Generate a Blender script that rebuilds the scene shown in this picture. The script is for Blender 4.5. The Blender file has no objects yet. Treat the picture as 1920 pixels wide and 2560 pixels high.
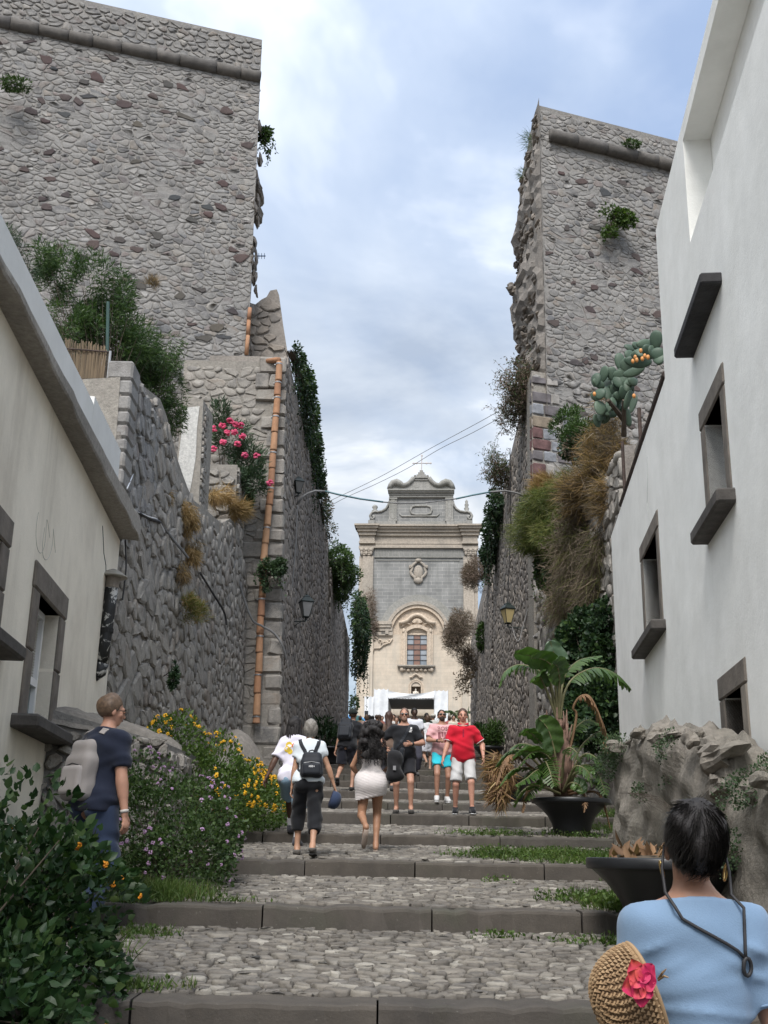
import bpy, math, random
import numpy as np
from math import sin, cos, pi, radians, atan, sqrt
from mathutils import Vector, Matrix
from mathutils.bvhtree import BVHTree

# ------------------------------------------------------------------ camera, sky, sun, exposure
SC = bpy.context.scene
COL = SC.collection
FPX, CX, CY, CZ = 2785.0, 960.0, 1280.0, 1.9
PITCH, ROLL = atan(870 / 2785.0), radians(1.1)
cam_data = bpy.data.cameras.new('camera')
cam = bpy.data.objects.new('camera', cam_data)
COL.objects.link(cam)
cam_data.sensor_fit = 'VERTICAL'
cam_data.sensor_height = 36.0
cam_data.lens = 36.0 * FPX / 2560.0
cam_data.clip_start, cam_data.clip_end = 0.1, 5000
CAMROT = Matrix.Rotation(pi / 2 + PITCH, 4, 'X') @ Matrix.Rotation(ROLL, 4, 'Z')
cam.matrix_world = Matrix.Translation((0, 0, CZ)) @ CAMROT
SC.camera = cam

SUN_EL, SUN_AZ = radians(52), radians(192)      # azimuth clockwise from +Y: behind the camera
world = bpy.data.worlds.new('World')
SC.world = world
world.use_nodes = True
wt = world.node_tree
for n in list(wt.nodes):
	wt.nodes.remove(n)
def wn(t, **kw):
	n = wt.nodes.new(t)
	for k, v in kw.items():
		setattr(n, k, v)
	return n
w_out = wn('ShaderNodeOutputWorld')
w_bg = wn('ShaderNodeBackground')
w_bg.inputs['Strength'].default_value = 0.11
w_sky = wn('ShaderNodeTexSky', sky_type='NISHITA', sun_disc=False, sun_elevation=SUN_EL, sun_rotation=SUN_AZ)
w_sky.air_density, w_sky.dust_density, w_sky.ozone_density = 1.0, 1.5, 1.0
w_tc = wn('ShaderNodeTexCoord')
# clouds: the direction is projected on a flat cloud layer so banks shrink towards the horizon
w_sep = wn('ShaderNodeSeparateXYZ')
w_zc = wn('ShaderNodeMath', operation='MAXIMUM'); w_zc.inputs[1].default_value = 0.0
w_za = wn('ShaderNodeMath', operation='ADD'); w_za.inputs[1].default_value = 0.28
w_div = wn('ShaderNodeVectorMath', operation='DIVIDE')
w_cmb = wn('ShaderNodeCombineXYZ')
w_map = wn('ShaderNodeMapping')
w_map.inputs['Location'].default_value = (3.42, 0.35, 0.0)
w_n1 = wn('ShaderNodeTexNoise'); w_n1.inputs['Scale'].default_value = 1.15; w_n1.inputs['Detail'].default_value = 7; w_n1.inputs['Roughness'].default_value = 0.5
w_n1.inputs['Distortion'].default_value = 0.35
w_n2 = wn('ShaderNodeTexNoise'); w_n2.inputs['Scale'].default_value = 1.7; w_n2.inputs['Detail'].default_value = 6; w_n2.inputs['Roughness'].default_value = 0.55
w_n2.inputs['Distortion'].default_value = 0.5
w_cov = wn('ShaderNodeValToRGB')
w_cov.color_ramp.elements[0].position = 0.36; w_cov.color_ramp.elements[0].color = (0.25, 0.25, 0.25, 1)
w_cov.color_ramp.elements[1].position = 0.56; w_cov.color_ramp.elements[1].color = (1, 1, 1, 1)
w_shd = wn('ShaderNodeValToRGB')
e = w_shd.color_ramp.elements
e[0].position = 0.33; e[0].color = (1.6, 1.9, 2.4, 1)
e[1].position = 0.66; e[1].color = (5.4, 5.4, 5.3, 1)
e2 = e.new(0.50); e2.color = (2.55, 2.82, 3.2, 1)
w_blue = wn('ShaderNodeMixRGB', blend_type='MULTIPLY'); w_blue.inputs[0].default_value = 1.0
w_blue.inputs[2].default_value = (0.75, 0.75, 0.75, 1)
w_mix = wn('ShaderNodeMixRGB')
L = wt.links.new
L(w_tc.outputs['Generated'], w_sep.inputs[0])
L(w_sep.outputs['Z'], w_zc.inputs[0]); L(w_zc.outputs[0], w_za.inputs[0])
L(w_za.outputs[0], w_cmb.inputs[0]); L(w_za.outputs[0], w_cmb.inputs[1]); L(w_za.outputs[0], w_cmb.inputs[2])
L(w_tc.outputs['Generated'], w_div.inputs[0]); L(w_cmb.outputs[0], w_div.inputs[1])
L(w_div.outputs[0], w_map.inputs[0])
L(w_map.outputs[0], w_n1.inputs['Vector']); L(w_map.outputs[0], w_n2.inputs['Vector'])
L(w_n1.outputs['Fac'], w_cov.inputs[0]); L(w_n2.outputs['Fac'], w_shd.inputs[0])
L(w_sky.outputs[0], w_blue.inputs[1])
L(w_cov.outputs[0], w_mix.inputs[0]); L(w_blue.outputs[0], w_mix.inputs[1]); L(w_shd.outputs[0], w_mix.inputs[2])
# overcast skies brighten from the horizon to the zenith as (1 + 2 sin h) / 3; unity at the height in view
w_cie = wn('ShaderNodeMath', operation='MULTIPLY_ADD'); w_cie.inputs[1].default_value = 1.3; w_cie.inputs[2].default_value = 0.58
w_ov = wn('ShaderNodeVectorMath', operation='SCALE')
L(w_zc.outputs[0], w_cie.inputs[0]); L(w_mix.outputs[0], w_ov.inputs[0]); L(w_cie.outputs[0], w_ov.inputs['Scale'])
L(w_ov.outputs[0], w_bg.inputs['Color']); L(w_bg.outputs[0], w_out.inputs['Surface'])

sun_data = bpy.data.lights.new('sun', 'SUN')
sun_data.energy = 1.5
sun_data.angle = radians(25)
sun_data.color = (1.0, 0.965, 0.92)
sun = bpy.data.objects.new('sun', sun_data)
COL.objects.link(sun)
sd = Vector((sin(SUN_AZ) * cos(SUN_EL), cos(SUN_AZ) * cos(SUN_EL), sin(SUN_EL)))
sun.rotation_euler = sd.to_track_quat('Z', 'Y').to_euler()

SC.render.engine = 'CYCLES'
vs = SC.view_settings
vs.view_transform = 'Standard'
vs.look = 'None'
vs.exposure = 1.3
vs.gamma = 1.0
vs.use_curve_mapping = False
SC.cycles.max_bounces = 6
SC.cycles.diffuse_bounces = 3
SC.cycles.transparent_max_bounces = 6
SC.cycles.use_denoising = True
# ------------------------------------------------------------------ helpers
RNG = np.random.default_rng(7)
random.seed(7)

def tag(o, label=None, cat=None, group=None, kind=None):
	kind = kind or ('thing' if cat else None)
	for k, v in (('label', label), ('category', cat), ('group', group), ('kind', kind)):
		if v:
			o[k] = v
	return o

INV = {}
def empty(name, loc, label=None, cat=None, group=None, kind=None, rz=0.0):
	"""An Empty at a thing's base; children built with world=True keep world coordinates."""
	o = bpy.data.objects.new(name, None)
	COL.objects.link(o)
	o.location = loc
	o.rotation_euler = (0, 0, rz)
	o.empty_display_size = 0.1
	INV[o.name] = (Matrix.Translation(loc) @ Matrix.Rotation(rz, 4, 'Z')).inverted()
	return tag(o, label, cat, group, kind)

class MB:
	"""Collects geometry and links it as one mesh object."""
	def __init__(s):
		s.v, s.f, s.m = [], [], []
		s.cur = 0
	def add(s, vs, fs, M=None):
		b = len(s.v)
		if M is not None:
			vs = [tuple(M @ Vector(p)) for p in vs]
		s.v.extend([tuple(map(float, p)) for p in vs])
		s.f.extend([tuple(i + b for i in f) for f in fs])
		s.m.extend([s.cur] * len(fs))
		return s
	def box(s, x0, x1, y0, y1, z0, z1, M=None):
		vs = [(x, y, z) for z in (z0, z1) for x, y in ((x0, y0), (x1, y0), (x1, y1), (x0, y1))]
		return s.add(vs, [(3, 2, 1, 0), (4, 5, 6, 7), (0, 1, 5, 4), (1, 2, 6, 5), (2, 3, 7, 6), (3, 0, 4, 7)], M)
	def cbox(s, c, size, M=None):
		(x, y, z), (a, b, h) = c, size
		return s.box(x - a / 2, x + a / 2, y - b / 2, y + b / 2, z - h / 2, z + h / 2, M)
	def chbox(s, x0, x1, y0, y1, z0, z1, c=0.01, M=None):
		"""A box with chamfered edges."""
		vs = []
		for sx in (0, 1):
			for sy in (0, 1):
				for sz in (0, 1):
					X = (x0, x1)[sx]; Y = (y0, y1)[sy]; Z = (z0, z1)[sz]
					dx, dy, dz = (c, -c)[sx], (c, -c)[sy], (c, -c)[sz]
					vs += [(X, Y + dy, Z + dz), (X + dx, Y, Z + dz), (X + dx, Y + dy, Z)]
		I = lambda a, b, d, k: (a * 4 + b * 2 + d) * 3 + k
		fs = []
		fs.append((I(0,0,0,0), I(0,0,1,0), I(0,1,1,0), I(0,1,0,0)))
		fs.append((I(1,0,0,0), I(1,1,0,0), I(1,1,1,0), I(1,0,1,0)))
		fs.append((I(0,0,0,1), I(1,0,0,1), I(1,0,1,1), I(0,0,1,1)))
		fs.append((I(0,1,0,1), I(0,1,1,1), I(1,1,1,1), I(1,1,0,1)))
		fs.append((I(0,0,0,2), I(0,1,0,2), I(1,1,0,2), I(1,0,0,2)))
		fs.append((I(0,0,1,2), I(1,0,1,2), I(1,1,1,2), I(0,1,1,2)))
		for a in (0, 1):
			for b in (0, 1):
				fs.append((I(a,b,0,0), I(a,b,1,0), I(a,b,1,1), I(a,b,0,1)))
				fs.append((I(a,0,b,0), I(a,1,b,0), I(a,1,b,2), I(a,0,b,2)))
				fs.append((I(0,a,b,1), I(1,a,b,1), I(1,a,b,2), I(0,a,b,2)))
				for d in (0, 1):
					fs.append((I(a,b,d,0), I(a,b,d,1), I(a,b,d,2)))
		return s.add(vs, fs, M)
	def prism(s, poly, z0, z1, M=None):
		n = len(poly)
		vs = [(x, y, z0) for x, y in poly] + [(x, y, z1) for x, y in poly]
		fs = [tuple(range(n - 1, -1, -1)), tuple(range(n, 2 * n))]
		fs += [(i, (i + 1) % n, n + (i + 1) % n, n + i) for i in range(n)]
		return s.add(vs, fs, M)
	def tube(s, path, rad, n=6, cap=True, M=None):
		path = [Vector(p) for p in path]
		if not hasattr(rad, '__len__'):
			rad = [rad] * len(path)
		vs, fs = [], []
		up = Vector((0, 0, 1))
		prev = None
		for i, p in enumerate(path):
			t = (path[min(i + 1, len(path) - 1)] - path[max(i - 1, 0)])
			t = t.normalized() if t.length > 1e-9 else Vector((0, 0, 1))
			if prev is None:
				a = t.cross(up) if abs(t.dot(up)) < 0.95 else t.cross(Vector((1, 0, 0)))
			else:
				a = prev - t * prev.dot(t)
			a.normalize(); prev = a
			b = t.cross(a)
			for k in range(n):
				an = 2 * pi * k / n
				vs.append(tuple(p + (a * cos(an) + b * sin(an)) * rad[i]))
		for i in range(len(path) - 1):
			for k in range(n):
				fs.append((i * n + k, i * n + (k + 1) % n, (i + 1) * n + (k + 1) % n, (i + 1) * n + k))
		if cap:
			fs.append(tuple(range(n - 1, -1, -1)))
			fs.append(tuple(range((len(path) - 1) * n, len(path) * n)))
		return s.add(vs, fs, M)
	def lathe(s, prof, n=24, c=(0, 0, 0), M=None):
		vs, fs = [], []
		for r, z in prof:
			for k in range(n):
				an = 2 * pi * k / n
				vs.append((c[0] + r * cos(an), c[1] + r * sin(an), c[2] + z))
		for i in range(len(prof) - 1):
			for k in range(n):
				fs.append((i * n + k, i * n + (k + 1) % n, (i + 1) * n + (k + 1) % n, (i + 1) * n + k))
		fs.append(tuple(range(n - 1, -1, -1)))
		fs.append(tuple(range((len(prof) - 1) * n, len(prof) * n)))
		return s.add(vs, fs, M)
	def ball(s, c, r, n=10, m=6, M=None):
		if not hasattr(r, '__len__'):
			r = (r, r, r)
		vs = [(c[0], c[1], c[2] - r[2])]
		for i in range(1, m):
			ph = -pi / 2 + pi * i / m
			for k in range(n):
				an = 2 * pi * k / n
				vs.append((c[0] + r[0] * cos(ph) * cos(an), c[1] + r[1] * cos(ph) * sin(an), c[2] + r[2] * sin(ph)))
		vs.append((c[0], c[1], c[2] + r[2]))
		fs = [(0, 1 + (k + 1) % n, 1 + k) for k in range(n)]
		for i in range(m - 2):
			for k in range(n):
				a = 1 + i * n
				fs.append((a + k, a + (k + 1) % n, a + n + (k + 1) % n, a + n + k))
		t = len(vs) - 1
		a = 1 + (m - 2) * n
		fs += [(a + k, a + (k + 1) % n, t) for k in range(n)]
		return s.add(vs, fs, M)
	def build(s, name, mat, parent=None, smooth=False, bevel=0, local=False):
		me = bpy.data.meshes.new(name)
		me.from_pydata(s.v, [], s.f)
		mats = mat if isinstance(mat, (list, tuple)) else [mat]
		for m in mats:
			me.materials.append(m)
		if len(mats) > 1:
			me.polygons.foreach_set('material_index', s.m)
		if smooth:
			me.shade_smooth()
		me.update()
		return link(name, me, parent, bevel, local)

def link(name, me, parent=None, bevel=0, local=False):
	o = bpy.data.objects.new(name, me)
	COL.objects.link(o)
	if parent is not None:
		o.parent = parent
		if not local and parent.name in INV:
			o.matrix_parent_inverse = INV[parent.name]
	if bevel:
		b = o.modifiers.new('bevel', 'BEVEL')
		b.width = bevel; b.segments = 2; b.limit_method = 'ANGLE'
	return o

def fast_mesh(name, verts, loops, sizes, mat, parent=None, smooth=False, local=False, uvmask=None):
	"""verts (n,3) array, loops flat index array, sizes verts per face."""
	me = bpy.data.meshes.new(name)
	verts = np.asarray(verts, np.float32); loops = np.asarray(loops, np.int32); sizes = np.asarray(sizes, np.int32)
	me.vertices.add(len(verts)); me.vertices.foreach_set('co', verts.ravel())
	me.loops.add(len(loops)); me.loops.foreach_set('vertex_index', loops)
	me.polygons.add(len(sizes))
	st = np.zeros(len(sizes), np.int32); st[1:] = np.cumsum(sizes)[:-1]
	me.polygons.foreach_set('loop_start', st)
	me.update(calc_edges=True)
	me.validate()
	me.materials.append(mat)
	if smooth:
		me.shade_smooth()
	return link(name, me, parent, 0, local)

def copy_tree(o, parent=None, loc=None, rz=None, label=None):
	c = o.copy()
	COL.objects.link(c)
	if parent is not None:
		c.parent = parent
	if loc is not None:
		c.location = loc
	if rz is not None:
		c.rotation_euler = (0, 0, rz)
	if label:
		c['label'] = label
	for ch in list(o.children):
		copy_tree(ch, c)
	return c

# pixel of the 1920x2560 photograph -> point on the vertical plane Y = d  (used to read positions off the photo)
def U(px, py, d):
	r = CAMROT @ Vector(((px - CX) / FPX, -(py - CY) / FPX, -1.0))
	t = d / r.y
	return Vector((r.x * t, d, CZ + r.z * t))

# ------------------------------------------------------------------ materials
def srgb(h):
	h = h.lstrip('#')
	c = [int(h[i:i + 2], 16) / 255 for i in (0, 2, 4)]
	return tuple(x / 12.92 if x <= 0.04045 else ((x + 0.055) / 1.055) ** 2.4 for x in c) + (1.0,)

def C(c):
	return srgb(c) if isinstance(c, str) else tuple(c) + (1.0,) if len(c) == 3 else tuple(c)

class NT:
	def __init__(s, name):
		s.mat = bpy.data.materials.new(name)
		s.mat.use_nodes = True
		s.t = s.mat.node_tree
		s.b = s.t.nodes['Principled BSDF']
		s.tc = None
	def n(s, t, **kw):
		x = s.t.nodes.new(t)
		for k, v in kw.items():
			if k.startswith('i_'):
				x.inputs[k[2:]].default_value = v
			else:
				setattr(x, k, v)
		return x
	def l(s, a, b):
		s.t.links.new(a, b)
	def co(s, kind='Object', scale=(1, 1, 1)):
		if s.tc is None:
			s.tc = s.n('ShaderNodeTexCoord')
		if scale == (1, 1, 1):
			return s.tc.outputs[kind]
		m = s.n('ShaderNodeMapping')
		m.inputs['Scale'].default_value = scale
		s.l(s.tc.outputs[kind], m.inputs[0])
		return m.outputs[0]
	def noise(s, scale, detail=4, rough=0.6, vec=None, dist=0.0):
		x = s.n('ShaderNodeTexNoise')
		x.inputs['Scale'].default_value = scale; x.inputs['Detail'].default_value = detail
		x.inputs['Roughness'].default_value = rough; x.inputs['Distortion'].default_value = dist
		s.l(vec or s.co(), x.inputs['Vector'])
		return x.outputs['Fac']
	def ramp(s, fac, stops):
		r = s.n('ShaderNodeValToRGB')
		el = r.color_ramp.elements
		for i, (p, c) in enumerate(stops):
			if i < 2:
				el[i].position = p; el[i].color = C(c)
			else:
				q = el.new(p); q.color = C(c)
		s.l(fac, r.inputs[0])
		return r.outputs[0]
	def mix(s, fac, a, b, mode='MIX'):
		x = s.n('ShaderNodeMixRGB', blend_type=mode)
		for i, v in ((0, fac), (1, a), (2, b)):
			if isinstance(v, (int, float)):
				x.inputs[i].default_value = v if i == 0 else (v, v, v, 1)
			elif isinstance(v, (tuple, str)):
				x.inputs[i].default_value = C(v)
			else:
				s.l(v, x.inputs[i])
		return x.outputs[0]
	def math(s, op, a, b=0.0):
		x = s.n('ShaderNodeMath', operation=op)
		for i, v in ((0, a), (1, b)):
			if isinstance(v, (int, float)):
				x.inputs[i].default_value = v
			else:
				s.l(v, x.inputs[i])
		return x.outputs[0]
	def rnd(s):
		"""One random number per stone / leaf: per mesh island, shifted per object."""
		g = s.n('ShaderNodeNewGeometry'); o = s.n('ShaderNodeObjectInfo')
		return s.math('FRACT', s.math('ADD', g.outputs['Random Per Island'], o.outputs['Random']))
	def bump(s, h, strength=0.3, dist=0.02):
		x = s.n('ShaderNodeBump')
		x.inputs['Strength'].default_value = strength; x.inputs['Distance'].default_value = dist
		s.l(h, x.inputs['Height'])
		s.l(x.outputs[0], s.b.inputs['Normal'])
	def out(s, col, rough=0.8, spec=0.3):
		if isinstance(col, (tuple, str)):
			s.b.inputs['Base Color'].default_value = C(col)
		else:
			s.l(col, s.b.inputs['Base Color'])
		s.b.inputs['Roughness'].default_value = rough
		s.b.inputs['Specular IOR Level'].default_value = spec
		return s.mat

def stone_mat(name, cols, mottling=0.5, scale=6.0, bump=0.5, dark=(0.05, 0.048, 0.045), big=0.35, darkamt=0.35, lime=None):
	"""Stone whose colour differs from piece to piece, mottled, with lichen-like weathering."""
	t = NT(name)
	k = len(cols)
	base = t.ramp(t.rnd(), [(i / (k - 1) if k > 1 else 0, c) for i, c in enumerate(cols)])
	n1 = t.noise(scale, 6, 0.65)
	c = t.mix(mottling, base, t.ramp(n1, [(0.25, (0.35, 0.35, 0.35)), (0.75, (1.35, 1.33, 1.3))]), 'MULTIPLY')
	n2 = t.noise(big, 5, 0.6)
	f = t.ramp(n2, [(0.48, (0, 0, 0)), (0.72, (darkamt,) * 3)])
	c = t.mix(f, c, dark)
	if lime:                                  # mortar smeared over the stones in patches
		n3 = t.noise(1.7, 8, 0.72)
		c = t.mix(t.ramp(n3, [(0.42, (0, 0, 0)), (0.56, (0.92,) * 3)]), c, t.mix(0.6, C(lime), t.ramp(t.noise(30, 4, 0.7), [(0.3, (0.7, 0.7, 0.7)), (0.7, (1.2, 1.2, 1.2))]), 'MULTIPLY'))
	t.bump(t.noise(scale * 5, 5, 0.7), bump, 0.02)
	return t.out(c, 0.9, 0.2)

def plain(name, col, rough=0.7, var=0.15, scale=8.0, bump=0.0, metal=0.0, spec=0.4):
	t = NT(name)
	n = t.noise(scale, 5, 0.6)
	c = t.mix(1.0, C(col), t.ramp(n, [(0.3, (1 - var,) * 3), (0.7, (1 + var,) * 3)]), 'MULTIPLY')
	if bump:
		t.bump(t.noise(scale * 6, 4, 0.6), bump, 0.01)
	t.b.inputs['Metallic'].default_value = metal
	return t.out(c, rough, spec)

def leaf_mat(name, cols, trans=0.35, rough=0.5, spec=0.3):
	t = NT(name)
	k = len(cols)
	c = t.ramp(t.rnd(), [(i / (k - 1) if k > 1 else 0, x) for i, x in enumerate(cols)])
	n = t.noise(1.3, 3, 0.5)
	c = t.mix(1.0, c, t.ramp(n, [(0.35, (0.75, 0.78, 0.75)), (0.65, (1.2, 1.18, 1.1))]), 'MULTIPLY')
	m = t.out(c, rough, spec)
	if trans:
		tr = t.n('ShaderNodeBsdfTranslucent')
		t.l(t.mix(1.0, c, (1.0, 1.15, 0.6), 'MULTIPLY'), tr.inputs[0])
		ms = t.n('ShaderNodeMixShader'); ms.inputs[0].default_value = trans
		t.l(t.b.outputs[0], ms.inputs[1]); t.l(tr.outputs[0], ms.inputs[2])
		t.l(ms.outputs[0], t.t.nodes['Material Output'].inputs['Surface'])
	return m

# ------------------------------------------------------------------ stones: shrunken Voronoi cells with rounded corners
def voronoi_cells(w, h, size, aspect, rng, jitter=0.46, big=0.0):
	"""Cells on a jittered brick-offset grid covering [0,w]x[0,h]; returns list of (centre, polygon)."""
	su, sv = size * sqrt(aspect), size / sqrt(aspect)
	nu, nv = int(w / su) + 3, int(h / sv) + 3
	J, I = np.meshgrid(np.arange(nu), np.arange(nv))
	pu = (J - 1 + 0.5 * (I % 2) + rng.uniform(-jitter, jitter, J.shape)) * su
	pv = (I - 1 + rng.uniform(-jitter, jitter, I.shape)) * sv
	alive = rng.uniform(0, 1, J.shape) > big
	out = []
	for i in range(1, nv - 1):
		for j in range(1, nu - 1):
			if not alive[i, j]:
				continue
			c = (pu[i, j], pv[i, j] * aspect)
			poly = [(c[0] - 2 * su, c[1] - 2 * su), (c[0] + 2 * su, c[1] - 2 * su), (c[0] + 2 * su, c[1] + 2 * su), (c[0] - 2 * su, c[1] + 2 * su)]
			for di in (-2, -1, 0, 1, 2):
				for dj in (-2, -1, 0, 1, 2):
					a, b = i + di, j + dj
					if (di or dj) and 0 <= a < nv and 0 <= b < nu and alive[a, b]:
						qx, qy = pu[a, b], pv[a, b] * aspect
						mx, my = (qx + c[0]) / 2, (qy + c[1]) / 2
						nx, ny = qx - c[0], qy - c[1]
						new = []
						for t in range(len(poly)):
							p, q = poly[t], poly[(t + 1) % len(poly)]
							dp = (p[0] - mx) * nx + (p[1] - my) * ny
							dq = (q[0] - mx) * nx + (q[1] - my) * ny
							if dp <= 0:
								new.append(p)
							if dp * dq < 0:
								k = dp / (dp - dq)
								new.append((p[0] + (q[0] - p[0]) * k, p[1] + (q[1] - p[1]) * k))
						poly = new
						if len(poly) < 3:
							break
				if len(poly) < 3:
					break
			if len(poly) >= 3:
				out.append([(x, y / aspect) for x, y in poly])
	return out

def stone_geo(poly, gap, height, rng, rough=0.12, chaikin=True):
	"""(verts in u,v,h; faces) of one rounded stone from a cell polygon."""
	p = np.array(poly)
	c = p.mean(0)
	d = p - c
	L = np.linalg.norm(d, axis=1)
	r = L.mean()
	gap = gap * rng.uniform(0.5, 1.9)
	if r < gap * 1.3:
		return None
	p = c + d * np.maximum(0.3, 1 - gap / np.maximum(L, 1e-6))[:, None]
	if chaikin:
		q = np.roll(p, -1, 0)
		p = np.stack([0.74 * p + 0.26 * q, 0.26 * p + 0.74 * q], 1).reshape(-1, 2)
	n = len(p)
	p = p + rng.normal(0, rough * 0.12 * r, p.shape)
	tilt = rng.normal(0, 0.14, 2)
	hh = height * rng.uniform(0.45, 1.25)
	top = c + (p - c) * rng.uniform(0.74, 0.93, (n, 1))
	def H(q, h):
		return h + (q - c) @ tilt * min(1.0, height / r) * 0.8
	base = np.column_stack([p, np.full(n, -0.03)])
	mid = np.column_stack([p, np.maximum(H(p, hh * 0.55), 0.004)])
	tp = np.column_stack([top, np.maximum(H(top, hh) + rng.normal(0, hh * 0.1, n), 0.008)])
	cen = np.array([[c[0] + rng.normal(0, 0.2 * r), c[1] + rng.normal(0, 0.2 * r), hh * rng.uniform(0.9, 1.15)]])
	v = np.concatenate([base, mid, tp, cen])
	f = []
	for i in range(n):
		j = (i + 1) % n
		f.append((i, j, n + j, n + i)); f.append((n + i, n + j, 2 * n + j, 2 * n + i)); f.append((2 * n + i, 2 * n + j, 3 * n))
	return v, f, r

def stone_field(parent, O, Uv, Vv, w, h, size, aspect, gap, height, mat, seed, keep=None, singles=300, big=0.12,
				name='stone', bulge=None, stuff_name='small_stones', rough=0.5, layers=None, smooth=False):
	"""Stones on the plane O + u*U + v*V: the `singles` largest seen become parts, the rest one joined part."""
	rng = np.random.default_rng(seed)
	O, Uv, Vv = Vector(O), Vector(Uv).normalized(), Vector(Vv).normalized()
	N = Uv.cross(Vv).normalized()
	A = np.array([Uv, Vv, N])
	st = []
	for (sz, asp, gp, ht, bg, kp, *jt) in (layers or [(size, aspect, gap, height, big, keep)]):
		for poly in voronoi_cells(w, h, sz, asp, rng, jt[0] if jt else 0.46, bg):
			c = np.mean(poly, 0)
			if c[0] < 0 or c[0] > w or c[1] < 0 or c[1] > h or (kp and not kp(c[0], c[1])):
				continue
			q = [(min(max(x, 0.0), w), min(max(y, 0.0), h)) for x, y in poly]
			g = stone_geo(q, gp, ht, rng, rough)
			if g is None:
				continue
			v, f, r = g
			if bulge:
				v = v.copy(); v[:, 2] += np.array([bulge(a, b) for a, b in v[:, :2]])
			W = v @ A + np.array(O)
			dist = np.linalg.norm(W[-1] - np.array([0, 0, CZ]))
			px = Vector(W[-1])
			q = CAMROT.inverted() @ (px - Vector((0, 0, CZ)))
			inv = q.z < 0 and abs(q.x / q.z) * FPX < 990 and abs(q.y / q.z) * FPX < 1310
			cosv = abs((Vector((0, 0, CZ)) - px).normalized().dot(N))
			st.append((r * r * (0.08 + cosv) / dist ** 2 if inv else 0.0, W, f))
	st.sort(key=lambda s: -s[0])
	objs = []
	for s in st[:singles]:
		if s[0] <= 0:
			break
		me = bpy.data.meshes.new(name)
		c = s[1].mean(0)
		me.from_pydata((s[1] - c).tolist(), [], s[2])
		me.materials.append(mat)
		if smooth:
			me.shade_smooth()
		o = link(name, me, parent)
		o.location = c
		objs.append(o)
	rest = st[len(objs):]
	if rest:
		vs, lo, sz, b = [], [], [], 0
		for _, W, f in rest:
			vs.append(W)
			for q in f:
				lo.extend([i + b for i in q]); sz.append(len(q))
			b += len(W)
		o = fast_mesh(stuff_name, np.concatenate(vs), lo, sz, mat, parent, smooth=smooth)
		o['kind'] = 'stuff'
	return objs

# ------------------------------------------------------------------ foliage
def frames(dirs, rng, up=None):
	d = dirs / np.maximum(np.linalg.norm(dirs, axis=1, keepdims=True), 1e-9)
	a = rng.normal(size=d.shape) if up is None else up
	s = np.cross(d, a); s /= np.maximum(np.linalg.norm(s, axis=1, keepdims=True), 1e-9)
	n = np.cross(s, d)
	return d, s, n

LEAF = (np.array([(0, 0, 0), (-0.5, 0.28, 0.06), (-0.42, 0.62, 0.04), (0, 1, -0.10), (0.42, 0.62, 0.04), (0.5, 0.28, 0.06), (0, 0.45, -0.05)]),
		[(0, 6, 1), (1, 6, 2), (2, 6, 3), (3, 6, 4), (4, 6, 5), (5, 6, 0)])
SLIM = (np.array([(0, 0, 0), (-0.5, 0.4, 0.0), (0, 1, -0.18), (0.5, 0.4, 0.0)]), [(0, 3, 2, 1)])
DIAM = (np.array([(0, 0, 0), (-0.5, 0.45, 0.08), (0, 1, -0.08), (0.5, 0.45, 0.08), (0, 0.5, -0.04)]), [(0, 4, 1), (1, 4, 2), (2, 4, 3), (3, 4, 0)])
BLADE = (np.array([(-0.5, 0, 0), (0.5, 0, 0), (-0.4, 0.5, 0.03), (0.4, 0.5, 0.03), (0, 1, -0.12)]), [(0, 1, 3, 2), (2, 3, 4)])

def leaves(name, P, D, length, width, mat, parent, rng, shape=LEAF, up=None, stuff=True, smooth=False):
	"""Leaves at points P growing along D; length/width scalars or arrays."""
	if len(P) == 0:
		return None
	P = np.asarray(P, float); D = np.asarray(D, float)
	d, s, n = frames(D, rng, up)
	k = len(P)
	Lh = np.broadcast_to(np.asarray(length, float), (k,)); Wd = np.broadcast_to(np.asarray(width, float), (k,))
	tv, tf = shape
	V = P[:, None, :] + s[:, None, :] * (tv[None, :, 0, None] * Wd[:, None, None]) + d[:, None, :] * (tv[None, :, 1, None] * Lh[:, None, None]) + n[:, None, :] * (tv[None, :, 2, None] * Lh[:, None, None])
	m = len(tv)
	fl = np.concatenate([np.array(f) for f in tf]); sz = np.array([len(f) for f in tf])
	lo = (fl[None, :] + (np.arange(k) * m)[:, None]).ravel()
	o = fast_mesh(name, V.reshape(-1, 3), lo, np.tile(sz, k), mat, parent, smooth=smooth)
	if stuff and parent is not None:
		o['kind'] = 'stuff'
	return o

def single_leaves(name, P, D, length, width, mat, parent, rng, shape=LEAF):
	"""Leaves as parts sharing four meshes."""
	P = np.asarray(P, float); D = np.asarray(D, float)
	d, s, n = frames(D, rng)
	tv, tf = shape
	meshes = []
	for q in range(4):
		me = bpy.data.meshes.new(name)
		j = tv * np.array([width * rng.uniform(0.85, 1.15), length * rng.uniform(0.85, 1.2), length * rng.uniform(0.4, 1.8)])
		me.from_pydata(j.tolist(), [], tf)
		me.materials.append(mat); meshes.append(me)
	inv = INV.get(parent.name, Matrix.Identity(4))
	for i in range(len(P)):
		o = link(name, meshes[i % 4], parent)
		M = Matrix(((s[i][0], d[i][0], n[i][0], P[i][0]), (s[i][1], d[i][1], n[i][1], P[i][1]), (s[i][2], d[i][2], n[i][2], P[i][2]), (0, 0, 0, 1)))
		o.matrix_basis = M

def in_frame(p, m=40):
	q = CAMROT.inverted() @ (Vector(p) - Vector((0, 0, CZ)))
	return q.z < 0 and abs(q.x / q.z) * FPX < 960 + m and abs(q.y / q.z) * FPX < 1280 + m

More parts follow.
